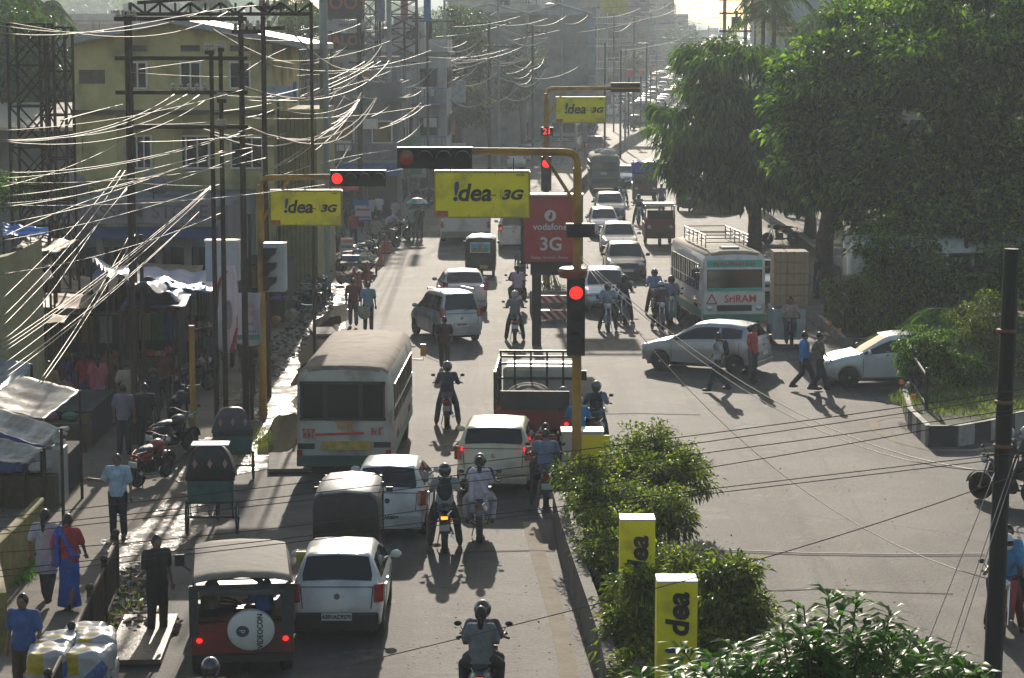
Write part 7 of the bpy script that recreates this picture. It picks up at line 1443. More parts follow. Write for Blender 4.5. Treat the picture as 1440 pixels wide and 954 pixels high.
# ---------------- people ----------------
def cap(b, p0, p1, r0, r1, n=10):
    p0 = Vector(p0); p1 = Vector(p1); b.cyl(p0, p1, r0, r1, n); b.ell(p0, (r0*.995,)*3, n, 6); b.ell(p1, (r1*.995,)*3, n, 6)
def V(*a): return Vector(a)
def pose(name):
    """joints, facing +Y, standing height about 1.68 m"""
    j = dict(pel=V(0, 0, .93), che=V(0, .0, 1.28), nek=V(0, -.01, 1.43), hed=V(0, .025, 1.56))
    for s, k in ((-1, 'L'), (1, 'R')):
        j['sh'+k] = V(s*.185, -.01, 1.385); j['el'+k] = V(s*.235, -.04, 1.12); j['wr'+k] = V(s*.25, .04, .88); j['hp'+k] = V(s*.09, 0, .9); j['kn'+k] = V(s*.1, .02, .48); j['an'+k] = V(s*.11, -.02, .07)
    def U(**k): j.update(k)
    if name == 'walk': U(knL=V(-.1, .16, .5), anL=V(-.1, .26, .09), knR=V(.1, .0, .48), anR=V(.1, -.28, .13), elL=V(-.24, -.14, 1.13), wrL=V(-.24, -.1, .9), elR=V(.24, .08, 1.13), wrR=V(.23, .24, .95))
    if name == 'strideL': U(knL=V(-.1, -.02, .49), anL=V(-.1, -.33, .15), knR=V(.1, .2, .52), anR=V(.1, .33, .09), elL=V(-.24, .1, 1.14), wrL=V(-.2, .27, 1.0), elR=V(.24, -.15, 1.13), wrR=V(.26, -.14, .9))
    if name == 'armbent': U(elR=V(.3, -.02, 1.14), wrR=V(.5, .12, 1.2), elL=V(-.25, -.03, 1.1), wrL=V(-.27, .04, .86))
    if name == 'lean': U(elR=V(.26, .12, 1.12), wrR=V(.46, .3, 1.08))
    if name == 'bend': U(che=V(0, .28, 1.14), nek=V(0, .4, 1.22), hed=V(0, .52, 1.24), shL=V(-.18, .36, 1.2), shR=V(.18, .36, 1.2), elL=V(-.22, .44, .96), elR=V(.22, .44, .96), wrL=V(-.18, .52, .74), wrR=V(.18, .52, .74))
    if name == 'umbrella': U(elR=V(.24, .1, 1.15), wrR=V(.16, .26, 1.36))
    if name in ('ride', 'ridefoot', 'pillion', 'cycle', 'sit'):
        U(pel=V(0, 0, .88), che=V(0, .06, 1.2), nek=V(0, .08, 1.37), hed=V(0, .125, 1.5), shL=V(-.185, .07, 1.32), shR=V(.185, .07, 1.32), elL=V(-.27, .16, 1.09), elR=V(.27, .16, 1.09), wrL=V(-.31, .45, 1.06), wrR=V(.31, .45, 1.06), hpL=V(-.1, 0, .86), hpR=V(.1, 0, .86), knL=V(-.24, .36, .72), knR=V(.24, .36, .72), anL=V(-.2, .12, .36), anR=V(.2, .12, .36))
    if name == 'ridefoot': U(knL=V(-.22, .26, .53), anL=V(-.29, .12, .08), knR=V(.22, .26, .53), anR=V(.29, .12, .08))
    if name == 'pillion': U(pel=V(0, 0, .95), che=V(0, .03, 1.27), nek=V(0, .04, 1.43), hed=V(0, .08, 1.56), shL=V(-.17, .03, 1.38), shR=V(.17, .03, 1.38), elL=V(-.24, .1, 1.14), elR=V(.24, .1, 1.14), wrL=V(-.14, .3, 1.08), wrR=V(.14, .3, 1.08), hpL=V(-.1, 0, .93), hpR=V(.1, 0, .93), knL=V(-.27, .32, .76), knR=V(.27, .32, .76), anL=V(-.25, .14, .4), anR=V(.25, .14, .4))
    if name == 'cycle': U(wrL=V(-.24, .5, 1.05), wrR=V(.24, .5, 1.05), knL=V(-.12, .34, .78), anL=V(-.12, .22, .42), knR=V(.12, .26, .6), anR=V(.12, .2, .2))
    if name == 'sit': U(pel=V(0, 0, .45), che=V(0, .04, .78), nek=V(0, .07, .94), hed=V(0, .12, 1.07), shL=V(-.18, .05, .9), shR=V(.18, .05, .9), elL=V(-.22, .14, .68), elR=V(.22, .14, .68), wrL=V(-.12, .34, .62), wrR=V(.12, .34, .62), hpL=V(-.1, 0, .44), hpR=V(.1, 0, .44), knL=V(-.16, .38, .46), knR=V(.16, .38, .46), anL=V(-.15, .38, .08), anR=V(.15, .38, .08))
    return j
PMESH = {}
def person_meshes(pn, fem=False):
    key = (pn, fem)
    if key in PMESH: return PMESH[key]
    j = pose(pn); D = {}; hd = j['hed']; u = (hd-j['nek']).normalized()
    b = MB(); b.ell(hd, (.077, .095, .115), 14, 10); b.ell(hd+V(0, .03, -.06), (.055, .06, .05), 10, 6); b.cyl(hd+V(0, .09, .01), hd+V(0, .118, -.022), .008, .016, 6); 
    for s in (-1, 1): b.ell(hd+V(s*.078, -.005, -.01), (.012, .022, .032), 8, 5)
    cap(b, j['nek']-u*.03, hd-u*.05, .052, .05); cap(b, j['che'], j['nek']-u*.02, .1, .06); sh = .9 if fem else 1
    b.ell(j['che'], (.15*sh, .1, .16), 12, 8); b.ell(j['pel']+V(0, 0, .04), (.145, .105, .12), 12, 8); cap(b, j['pel']+V(0, 0, .05), j['che'], .115*sh, .12*sh)
    for k in 'LR':
        s = -1 if k == 'L' else 1
        S, E, Wr = j['sh'+k], j['el'+k], j['wr'+k]; S = V(S.x*sh, S.y, S.z)
        cap(b, j['che']+V(0, 0, .08), S, .07, .055); cap(b, S, E, .048*sh, .036); cap(b, E, Wr, .036, .024)
        d = (Wr-E).normalized(); side = d.cross(V(0, 0, 1) if abs(d.z) < .8 else V(0, 1, 0)).normalized(); nrm = d.cross(side)
        pc = Wr+d*.045; cap(b, Wr, pc+d*.03, .022, .03); b.ell(pc+d*.015, (.036, .036, .036), 8, 6)
        for i, L_ in enumerate((.06, .07, .065, .05)):
            p = pc+d*.035+side*((i-1.5)*.02); q = p+d*L_*.6+nrm*.008; b.cyl(p-d*.02, q, .011, .0095, 6); b.cyl(q, q+d*L_*.4+nrm*.018, .0095, .008, 6)
        p = pc-side*.03; b.cyl(p-side*-.01, p-side*.03+d*.03+nrm*.012, .012, .009, 6)
        H, K, A = j['hp'+k], j['kn'+k], j['an'+k]; cap(b, H, K, .085, .055); cap(b, K, A, .052, .036)
        fwd = V(0, 1, 0); b.ell(A+fwd*.07+V(0, 0, -.03), (.042, .12, .036), 10, 6)
    o = b.build('body', SKIN); bake(o, ('REMESH', dict(mode='VOXEL', voxel_size=.0125, use_smooth_shade=True)), ('SMOOTH', dict(iterations=2, factor=.4)))
    me = o.data; me.materials.clear(); [me.materials.append(m) for m in (SKIN, EYE, LIP)]
    n = len(me.polygons); c = np.zeros(n*3); me.polygons.foreach_get('center', c); c = c.reshape(-1, 3)-np.array(hd); idx = np.zeros(n, dtype=np.int32)
    for s in (-1, 1): idx[(np.abs(c[:, 0]-s*.031) < .014) & (np.abs(c[:, 2]-.012) < .008) & (c[:, 1] > .06)] = 1
    idx[(np.abs(c[:, 0]) < .025) & (np.abs(c[:, 2]+.058) < .007) & (c[:, 1] > .05)] = 2
    me.polygons.foreach_set('material_index', idx); D['body'] = me; bpy.data.objects.remove(o)
    def cl(name, fn, vox=.024):
        b = MB(); fn(b); o = b.build(name, BLACK); bake(o, ('REMESH', dict(mode='VOXEL', voxel_size=vox, use_smooth_shade=True)), ('SMOOTH', dict(iterations=2, factor=.5))); D[name] = o.data; bpy.data.objects.remove(o)
    def shirt(b, longs=False):
        b.ell(j['che']+V(0, -.005, .02), (.2*sh, .142, .175), 12, 8); cap(b, j['pel']+V(0, 0, .12), j['che'], .155, .16*sh); b.lathe([(.192, j['pel'].z-.09), (.185, j['pel'].z+.06), (.165, j['pel'].z+.2)], (j['pel'].x, j['pel'].y, 0), 16, sy=.76)
        cap(b, j['che']+V(0, 0, .1), j['nek']-u*.035, .1, .065)
        for k in 'LR':
            S, E, Wr = j['sh'+k], j['el'+k], j['wr'+k]; S = V(S.x*sh, S.y, S.z); cap(b, j['che']+V(0, 0, .08), S, 
                .092, .076)
            if longs: cap(b, S, E, .074, .06); cap(b, E, E.lerp(Wr, .9), .058, .046)
            else: cap(b, S, S.lerp(E, .78), .074, .07)
    cl('shirt', shirt); cl('jacket', lambda b: shirt(b, True))
    def trou(b):
        b.ell(j['pel']+V(0, 0, .0), (.16, .125, .12), 12, 8)
        for k in 'LR': H, K, A = j['hp'+k], j['kn'+k], j['an'+k]; cap(b, H, K, .115, .085); cap(b, K, K.lerp(A, .93), .082, .072)
    cl('trousers', trou)
    def shoes(b):
        for k in 'LR': A = j['an'+k]; b.ell(A+V(0, .07, -.03), (.05, .135, .045), 10, 6); b.ell(A+V(0, -.02, -.02), (.045, .06, .05), 8, 6)
    b = MB(); shoes(b); o = b.build('shoes', SHOE, smooth=True, sharp=0); D['shoes'] = o.data; bpy.data.objects.remove(o)
    def kurta(b):
        shirt(b); b.lathe([(.14, j['pel'].z+.2), (.17, j['pel'].z), (.21, j['pel'].z-.38)], (j['pel'].x, j['pel'].y, 0), 14, sy=.8)
    cl('kurta', kurta)
    def skirt(b):
        if pn == 'pillion' or pn.startswith('ride'):
            trou(b); return
        b.lathe([(.13, j['pel'].z+.14), (.175, j['pel'].z-.02), (.17, .5), (.2, .22), (.22, .06)], (0, 0, 0), 16, sy=.85)
        for k in 'LR': cap(b, j['hp'+k], j['kn'+k], .1, .1)
    cl('skirt', skirt)
    def drape(b):
        p = [j['shL']+V(.04, -.02, .06), j['che']+V(-.02, -.13, .03), j['pel']+V(.12, -.14, .05), j['pel']+V(.16, .02, .0)]; q = [j['shL']+V(.04, .04, .05), j['che']+V(0, .14, .03), j['pel']+V(.14, .14, .05)]
        for L_ in (p, q):
            for a, c in zip(L_, L_[1:]): cap(b, a, c, .045, .05, 8)
        cap(b, j['shL']+V(.02, -.08, .02), j['pel']+V(-.16, -.16, -.1), .05, .07, 8)
    cl('drape', drape)
    b = MB(); b.ell(hd+V(0, -.018, .018), (.088, .1, .118), 14, 8, z0=-.35); o = b.build('hair', HAIR, smooth=True, sharp=0)
    me = o.data; D['hair'] = me; bpy.data.objects.remove(o)
    b = MB(); b.ell(hd+V(0, -.022, .015), (.09, .1, .12), 12, 8, z0=-.5); b.tube([hd+V(0, -.1, .03), hd+V(0, -.14, -.06), hd+V(0, -.14, -.2), hd+V(.01, -.13, -.42), hd+V(.01, -.12, -.46)], [.06, .05, .035, .025, .01], 8); o = b.build('hair', HAIR, smooth=True, sharp=0); D['hairlong'] = o.data; bpy.data.objects.remove(o)
    b = MB(); b.ell(hd+V(0, -.01, .02), (.128, .148, .14), 16, 10, z0=-.75, z1=1); b.ell(hd+V(0, .04, -.06), (.11, .115, .07), 14, 6); o = b.build('helmet', BLACK, smooth=True, sharp=0); D['helmet'] = o.data; bpy.data.objects.remove(o)
    b = MB(); b.grid(lambda u_, v: hd+V(.131*math.cos(math.pi*(.12+.76*u_)), -.01+.153*math.sin(math.pi*(.12+.76*u_)), -.035+.085*v), 10, 3); o = b.build('visor', GLASS, smooth=True, sharp=0); D['visor'] = o.data; bpy.data.objects.remove(o)
    b = MB(); c_ = j['che']+V(0, -.19, -.02); b.ell(c_, (.15, .09, .23), 12, 8); b.ell(c_+V(0, -.06, -.08), (.11, .06, .11), 10, 6)
    for s in (-1, 1): b.tube([c_+V(s*.1, .05, .18), j['che']+V(s*.12, .02, .2), j['che']+V(s*.13, .13, .05), j['che']+V(s*.12, .03, -.2)], .018, 6)
    o = b.build('backpack', BLACK, smooth=True, sharp=60); D['backpack'] = o.data; bpy.data.objects.remove(o)
    PMESH[key] = D; return D
npers = 0
def person(pn, loc, head, label, shirt=(.3, .3, .32), trousers=(.03, .03, .035), top='shirt', bottom='trousers', hair='hair', helmet=None, bag=None, drape=None, scale=1, group=None, parent=None, skin=None):
    D = person_meshes(pn, bottom == 'skirt' or hair == 'hairlong')
    body = bpy.data.objects.new('person', D['body']); COL.objects.link(body)
    body.location = loc; body.rotation_euler = (0, 0, R(head)); body.scale = (scale,)*3
    tag(body, label, 'person', group)
    def add(nm, key, m):
        o = bpy.data.objects.new(nm, D[key]); COL.objects.link(o); o.parent = body
        if len(o.data.materials) == 0: o.data.materials.append(m)
        o.material_slots[0].link = 'OBJECT'; o.material_slots[0].material = m; return o
    add({'kurta': 'kurta'}.get(top, top), top, cloth(shirt)); add('skirt' if bottom == 'skirt' else 'trousers', bottom, cloth(trousers)); add('shoes', 'shoes', SHOE)
    if helmet is not None: add('helmet', 'helmet', M('helmet_%d_%d' % (int(helmet[0]*255), int(helmet[2]*255)), helmet, .2, var=.05, coat=1)); add('visor', 'visor', GLASS)
    else: add('hair', hair, HAIR)
    if bag: add('backpack', 'backpack', cloth(bag))
    if drape: add('sari_drape' if bottom == 'skirt' else 'scarf', 'drape', cloth(drape))
    return body
def walker(px, py, pn, head, label, **k):
    g = G(px, py); return person(pn, (g.x, g.y, zg(g.y)+(.012 if px > 400 else .016)), head, label, **k)

# ---------------- two wheelers ----------------
def make_bike(m, scooter=False):
    root = thing('scooter' if scooter else 'motorcycle', None, 'scooter' if scooter else 'motorcycle')
    r = .24 if scooter else .3; wb = .64
    for y in (wb, -wb):
        h = bpy.data.objects.new('wheel', None); COL.objects.link(h); h.parent = root; h.location = (0, y, r)
        w_ = .09 if y > 0 else .12
        MB().lathe([(r*.75, -w_/2), (r*.93, -w_*.5), (r, -w_*.2), (r, w_*.2), (r*.93, w_*.5), (r*.75, w_/2), (r*.75, -w_/2)], n=20, axis='X').build('tyre', RUB, h, smooth=True)
        q = MB().lathe([(r*.76, -.03), (r*.76, .03), (r*.7, .03), (r*.7, -.03), (r*.76, -.03)], n=20, axis='X'); q.cyl((-.07, 0, 0), (.07, 0, 0), .04, n=8)
        for i in range(5): a = i*math.pi*2/5; q.cyl((0, 0, 0), (0, math.cos(a)*r*.72, math.sin(a)*r*.72), .012, n=5)
        q.build('rim', ALLOY, h)
    b = MB()
    if scooter:
        b.grid(lambda u, v: Vector(((v-.5)*(.34+.1*u), .5-.12*u, .32+.62*u)), 5, 4); b.box((0, .1, .3), (.34, .55, .06)); o = b.build('leg_shield', m, root); bake(o, ('SOLIDIFY', dict(thickness=.05)))
        b = MB().ell((0, -.5, .58), (.2, .5, .24), 14, 8); b.build('body', m, root, smooth=True)
    else:
        b.ell((0, .12, .84), (.15, .27, .15), 14, 8); b.build('fuel_tank', m, root, smooth=True)
        b = MB(); b.ell((0, -.38, .66), (.13, .3, .14), 12, 6); b.build('side_panel', m, root, smooth=True)
        b = MB(); b.box((0, .05, .42), (.22, .34, .3)); b.cyl((0, .12, .5), (0, .22, .7), .09, .08, 10); b.box((0, .05, .25), (.14, .5, .05)); b.build('engine', DARK, root)
        b = MB(); b.tube([(0, .5, .95), (0, .1, .66), (0, -.35, .62), (0, -.64, .34)], .025); b.tube([(0, .42, .84), (0, .3, .3), (0, -.3, .3)], .022); b.build('frame', DARK, root)
        b = MB(); b.tube([(.1, .15, .35), (.15, 0, .27), (.16, -.5, .3), (.17, -.85, .38)], [.02, .025, .045, .04], 8); b.build('exhaust', CHROME, root)
    b = MB(); b.ell((0, -.28, .84), (.14, .42, .07), 12, 6); b.build('seat', CAN, root, smooth=True)
    b = MB()
    for s in (-1, 1): b.cyl((s*.07, wb, r), (s*.08, .42, .92), .022, .022, 6); b.tube([(s*.05, -.9, .8), (s*.13, -.6, .83), (s*.13, -.5, .8)], .013)
    b.build('fork', CHROME, root)
    b = MB(); b.tube([(-.36, .3, 1.05), (-.28, .36, 1.06), (-.1, .42, 1.0), (.1, .42, 1.0), (.28, .36, 1.06), (.36, .3, 1.05)], .015); hb = b.build('handlebar', DARK, root)
    for s in (-1, 1):
        q = MB(); q.tube([(s*.26, .36, 1.07), (s*.34, .4, 1.2)], .007, 5); q.ell((s*.38, .4, 1.24), (.06, .02, .04), 8, 5); q.build('mirror', BLACK, root)
        MB().cyl((s*.3, .35, 1.06), (s*.39, .28, 1.05), .02, n=6).build('grip', RUB, hb)
        MB().ell((s*.13, -.78, .66), (.03, .04, .02), 6, 4).build('indicator', LENSO, root)
    MB().ell((0, .56, .9), (.1, .08, .1), 12, 8).build('headlight', LENSW, root, smooth=True)
    MB().box((0, -.86, .74), (.14, .05, .07)).build('tail_lamp', LENSR, root)
    for y, a0, a1 in ((wb, .15, 2.4), (-wb, .9, 2.9)):
        b = MB().grid(lambda u, v: Vector(((v-.5)*.13, y+(r+.04)*math.cos(a0+(a1-a0)*u), r+(r+.04)*math.sin(a0+(a1-a0)*u))), 8, 2); b.build('mudguard', m if y > 0 else BLACK, root, smooth=True)
    MB().box((0, -.93, .56), (.2, .02, .13), 0, None, .2).build('number_plate', PLATE, root)
    MB().tube([(-.1, 0, .3), (-.16, -.12, .02)], .012, 5).build('stand', DARK, root)
    return root
BK = make_bike(paint((.03, .03, .035))); BR = make_bike(paint((.3, .02, .02))); SK = make_bike(paint((.12, .12, .13)), True); BB = make_bike(paint((.05, .1, .25)))
for q in (BK, BR, SK, BB): q.location = (0, -400, 0)
first = {}
def bike(src, px, py, head, label, group='motorcycles in the traffic', lean=0, lit=None, z=.01):
    c = src if src.name not in first else copy_tree(src)
    if c is src: first[src.name] = 1; KIDS[src.name] = list(src.children)
    g = G(px, py); a = R(head); c.location = (g.x, g.y+.9*abs(math.cos(a)), zg(g.y)+z); c.rotation_euler = (0, lean, a); c['label'] = label; c['group'] = group
    if lit is not None: MB().box((0, -.89, .74), (.13, .02, .06)).build('brake_light', lit, c)
    return c
def onbike(bk, pn, y, label, z=0, **k):
    a = bk.rotation_euler.z; off = Matrix.Rotation(a, 3, 'Z') @ Vector((0, y, z)); p = bk.location+off
    return person(pn, p, math.degrees(a), label, group=k.pop('group', 'motorcycle riders'), **k)
NAVY = (.03, .035, .07); LB = (.22, .32, .45); WH = (.5, .5, .52); DK = (.03, .03, .03); GRYB = (.2, .23, .3)
b1 = bike(BK, 628, 606, 0, 'black motorcycle alone in the lane beside the old bus'); onbike(b1, 'ridefoot', -.12, 'rider in navy shirt and dark helmet alone beside the old bus', shirt=NAVY, trousers=NAVY, helmet=(.03, .03, .035), top='jacket')
b1 = bike(BK, 624, 783, 1, 'motorcycle with an amber indicator lit, just right of the white hatchbacks', lit=GLOWO); onbike(b1, 'ridefoot', -.12, 'rider with black backpack and dark helmet beside the white hatchback', shirt=(.33, .36, .36), trousers=DK, helmet=(.04, .05, .06), bag=(.015, .015, .018))
b1 = bike(SK, 674, 768, 0, 'scooter with a white number plate behind the cream hatchback'); onbike(b1, 'ride', .02, 'scooter rider almost hidden behind a woman in white', shirt=NAVY, helmet=(.03, .03, .03)); onbike(b1, 'pillion', -.48, 'woman pillion rider in white and lilac scarf with long dark hair', shirt=(.5, .47, .55), trousers=(.5, .48, .52), hair='hairlong', top='kurta', drape=(.55, .5, .6))
b1 = bike(SK, 677, 1028, -2, 'scooter with glowing tail lamp at the bottom edge of the picture', lit=GLOWR); onbike(b1, 'ride', .05, 'rider in striped top and black helmet at the bottom of the lane', shirt=(.14, .1, .14), helmet=(.03, .03, .035)); onbike(b1, 'pillion', -.42, 'pillion rider in grey shirt with dark hair tied up, bottom of the lane', shirt=(.17, .19, .21), trousers=DK, hair='hairlong')
b1 = bike(BK, 724, 484, 0, 'motorcycle heading off beside the red sign box, rider in grey'); onbike(b1, 'ridefoot', -.12, 'rider in grey blue shirt and pale helmet beside the red sign box', shirt=(.15, .17, .2), helmet=(.35, .36, .38))
b1 = bike(BR, 727, 440, 4, 'motorcycle with two people just behind the red sign box'); onbike(b1, 'ride', 0, 'dark shirted rider in front of a pillion in pink', shirt=(.05, .05, .06)); onbike(b1, 'pillion', -.46, 'pillion rider in a pale pink top with bare head', shirt=(.5, .36, .42), hair='hairlong')
b1 = bike(BK, 793, 650, 0, 'motorcycle just left of the yellow signal post'); onbike(b1, 'ridefoot', -.1, 'rider in pale grey shirt and helmet left of the yellow signal post', shirt=(.33, .37, .44), helmet=(.08, .09, .1))
b1 = bike(SK, 840, 640, 0, 'scooter just right of the yellow signal post'); onbike(b1, 'ridefoot', -.1, 'rider with dark backpack and shiny helmet right of the yellow signal post', shirt=(.16, .22, .33), helmet=(.1, .11, .13), bag=(.015, .017, .02))
b1 = bike(BB, 814, 664, 0, 'motorcycle hidden behind the white cabinet'); onbike(b1, 'ridefoot', -.1, 'rider in bright blue with a grey helmet behind the white cabinet', shirt=(.03, .2, .45), helmet=(.25, .25, .27))
b1 = bike(BK, 768, 722, 0, 'motorcycle beside the median shrub and the cream hatchback'); onbike(b1, 'ridefoot', -.1, 'bare headed rider in blue grey shirt beside the median shrub', shirt=(.16, .2, .28)); onbike(b1, 'pillion', .38, 'person in dark red just ahead of the bare headed rider', shirt=(.2, .04, .05))
b1 = bike(BK, 856, 470, 180, 'motorcycle facing us in front of the pale blue hatchback'); onbike(b1, 'ridefoot', -.12, 'rider in light blue shirt facing us before the pale blue hatchback', shirt=LB, helmet=(.03, .03, .03))
b1 = bike(BK, 879, 456, 178, 'dark motorcycle facing us between hatchback and saloon'); onbike(b1, 'ridefoot', -.12, 'rider in black facing us beside the pale blue hatchback', shirt=DK, helmet=(.03, .03, .03), top='jacket')
b1 = bike(BR, 922, 446, 180, 'red motorcycle facing us, behind another at the stop line'); onbike(b1, 'ridefoot', -.1, 'rider in sky blue shirt and dark helmet at the back of the trio', shirt=(.25, .35, .6), helmet=(.06, .05, .05))
b1 = bike(BK, 931, 468, 182, 'black motorcycle foremost at the far stop line'); onbike(b1, 'ridefoot', -.1, 'rider with silver helmet foremost at the far stop line', shirt=(.1, .08, .08), helmet=(.4, .42, .45))
b1 = bike(SK, 946, 458, 178, 'scooter at the right of the three two wheelers facing us'); onbike(b1, 'ridefoot', -.1, 'rider in blue check shirt and dark helmet right of the trio', shirt=(.25, .28, .45), helmet=(.03, .04, .03))
b1 = bike(BB, 981, 450, 182, 'blue motorcycle facing us at the corner of the SriRAM bus'); onbike(b1, 'ridefoot', -.1, 'rider in pink shirt and dark green helmet at the bus corner', shirt=(.4, .28, .32), helmet=(.04, .08, .07))
b1 = bike(SK, 1026, 462, 180, 'scooter facing us in front of the bus lettering'); onbike(b1, 'ridefoot', -.1, 'rider in green and blue shirt in front of the bus lettering', shirt=(.03, .15, .15), helmet=(.03, .03, .04), top='jacket')
b1 = bike(BK, 877, 290, 180, 'motorcycle facing us beside the green bus and blue truck'); onbike(b1, 'ridefoot', -.1, 'rider in dark clothes between the small green bus and blue tarpaulin truck', shirt=(.05, .05, .06), helmet=(.1, .1, .1))
b1 = bike(BK, 899, 318, 180, 'motorcycle facing us behind the red goods tempo'); onbike(b1, 'ridefoot', -.1, 'helmeted rider in grey behind the red goods tempo', shirt=(.1, .1, .11), helmet=(.04, .04, .05))
b1 = bike(BK, 880, 186, 0, 'tiny motorcycle riding off near the far median'); onbike(b1, 'ride', -.1, 'tiny dark rider near the far median', shirt=DK)
b1 = bike(BR, 668, 342, 0, 'motorcycle ahead of the picture poster auto rickshaw'); onbike(b1, 'ride', -.1, 'rider in red behind the white coach', shirt=(.35, .03, .03), helmet=(.03, .03, .03))
b1 = bike(BK, 1424, 716, 48, 'black motorcycle turning left at the right edge behind the dark post'); onbike(b1, 'ride', -.1, 'rider with grey helmet and bare arms on the motorcycle at the right edge', shirt=(.05, .05, .06), helmet=(.25, .32, .38)); onbike(b1, 'pillion', -.5, 'pillion rider in white helmet at the right edge', shirt=(.06, .07, .08), helmet=(.4, .4, .42))
RS = make_bike(paint((.38, .02, .02)), True); b1 = bike(RS, 1428, 905, 165, 'red scooter facing us behind the dark post, low on the right', group='motorcycles in the traffic'); onbike(b1, 'ridefoot', -.1, 'rider in bright blue shirt and white helmet behind the dark post', shirt=(.07, .22, .42), trousers=(.1, .02, .02), helmet=(.55, .55, .55)); onbike(b1, 'pillion', -.6, 'pillion in blue seen just left of the dark post', shirt=(.08, .25, .45))
b1 = bike(BK, 286, 1125, 0, 'motorcycle just below the jeep, nearly out of the picture'); onbike(b1, 'ride', -.1, 'rider of whom only the shiny black helmet shows below the jeep', shirt=DK, helmet=(.03, .03, .04))
# parked two wheelers
pk = [(1108, 300, 30, BK), (1116, 308, 25, SK), (1124, 300, 40, BK), (1172, 326, 20, BB), (1098, 292, 30, BR), (1098, 345, 100, BK), (1132, 312, 20, BK)]
for i, (x, y, h, s) in enumerate(pk): bike(s, x, y, h, 'motorcycle parked in the shade under the big trees on the right', 'motorcycles parked under the trees', .12, z=.02)
for i in range(12):
    x = 596+ (i % 6)*8; y = 268+(i//6)*20+random.uniform(-4, 4); bike(random.choice([BK, BR, SK, BB]), x-(y-268)*.35-18, y, random.uniform(-70, -40), 'motorcycle parked in the tight row along the left kerb beyond the umbrella', 'motorcycles parked along the left kerb', .1)
for x, y, h, s, lb in [(556, 340, -60, BK, 'motorcycle parked by the traffic cones beside a bending man'), (541, 352, -50, SK, 'scooter parked behind the first traffic cone'), (513, 372, -40, BK, 'motorcycle parked beside the small pink and blue board'), (497, 384, -60, BB, 'blue motorcycle parked near the large grey pole'), (432, 442, -30, BK, 'motorcycle parked among sacks left of the large grey pole'), (440, 430, -35, SK, 'scooter with a cloth on its seat among sacks by the grey pole'), (205, 690, -20, BR, 'red scooter parked on the footpath by the cycle rickshaw'), (236, 650, -30, BK, 'dark motorcycle parked under the thin yellow post'), (268, 560, -30, BK, 'motorcycle parked behind the thin yellow post')]:
    bike(s, x, y, h, lb, 'motorcycles parked on the footpath', .1, z=.02)

# walkers
walker(497, 460, 'walk', 4, 'man in maroon shirt walking away along the wet gutter', shirt=(.16, .03, .035), trousers=(.12, .12, .13), top='jacket', group='pedestrians')
pb = walker(518, 466, 'stand', -4, 'man in light blue shirt carrying a sack by the wet gutter', shirt=(.2, .33, .4), trousers=(.04, .04, .045), group='pedestrians')
walker(1010, 552, 'walk', 80, 'man in white shirt with backpack crossing before the silver hatchback', shirt=(.4, .4, .42), trousers=(.03, .04, .06), bag=(.02, .02, .02), group='pedestrians')
walker(1058, 538, 'stand', -120, 'person in bright red shirt at the tail of the silver hatchback', shirt=(.5, .06, .05), trousers=(.05, .05, .06), group='pedestrians')
walker(1130, 550, 'strideL', -80, 'person in blue shirt striding in front of the white car', shirt=(.05, .22, .5), trousers=(.025, .025, .03), top='jacket', group='pedestrians')
walker(1151, 551, 'walk', -84, 'person in grey brown top walking beside the one in blue', shirt=(.13, .12, .1), trousers=(.03, .03, .035), group='pedestrians')
walker(167, 757, 'armbent', 178, 'grey haired man in pale blue shirt checking his wrist on the footpath', shirt=(.38, .5, .64), trousers=(.02, .02, .025), group='pedestrians')
walker(175, 640, 'stand', -4, 'man in mauve shirt walking off along the market footpath', shirt=(.2, .17, .23), trousers=(.03, .03, .04), group='pedestrians')
walker(180, 600, 'walk', 0, 'man in beige shirt in front of the sari group', shirt=(.38, .33, .25), trousers=DK, group='pedestrians')
walker(139, 588, 'stand', 10, 'woman in pink sari standing before the dark stalls', shirt=(.5, .14, .2), trousers=(.5, .2, .28), bottom='skirt', hair='hairlong', drape=(.5, .12, .18), group='women by the stalls')
walker(122, 584, 'stand', 0, 'woman in red and blue left of the pink sari', shirt=(.35, .05, .06), trousers=(.06, .06, .2), bottom='skirt', hair='hairlong', group='women by the stalls')
walker(106, 580, 'stand', 20, 'short woman with grey hair in deep blue', shirt=(.07, .07, .25), trousers=(.3, .04, .06), bottom='skirt', hair='hairlong', scale=.92, group='women by the stalls')
walker(156, 578, 'stand', -10, 'dark haired woman in brown right of the pink sari', shirt=(.16, .08, .06), trousers=(.12, .05, .04), bottom='skirt', hair='hairlong', group='women by the stalls')
walker(66, 850, 'walk', -6, 'woman in long white tunic and dark leggings walking off', shirt=(.42, .4, .45), trousers=(.05, .04, .04), top='kurta', hair='hairlong', group='pedestrians')
walker(98, 858, 'walk', -8, 'woman in bright blue sari and red blouse walking off', shirt=(.4, .03, .04), trousers=(.03, .1, .42), bottom='skirt', hair='hair', drape=(.03, .1, .42), group='pedestrians')
walker(36, 992, 'stand', 170, 'man in blue tee shirt walking towards us at the lower left', shirt=(.05, .11, .3), trousers=(.08, .05, .03), group='pedestrians')
walker(222, 893, 'lean', -150, 'man in black holding the side of the red jeep', shirt=(.02, .02, .022), trousers=(.02, .02, .022), group='pedestrians')
walker(579, 337, 'stand', 5, 'person in pale green top under the umbrella', shirt=(.2, .3, .28), trousers=(.04, .04, .04), group='pedestrians')
um = walker(590, 337, 'umbrella', 3, 'dark clothed person holding the green umbrella', shirt=DK, trousers=(.05, .05, .05), group='pedestrians')
walker(529, 355, 'stand', -8, 'man in checked grey shirt standing by the parked motorcycles', shirt=(.2, .21, .2), trousers=(.04, .045, .07), group='pedestrians')
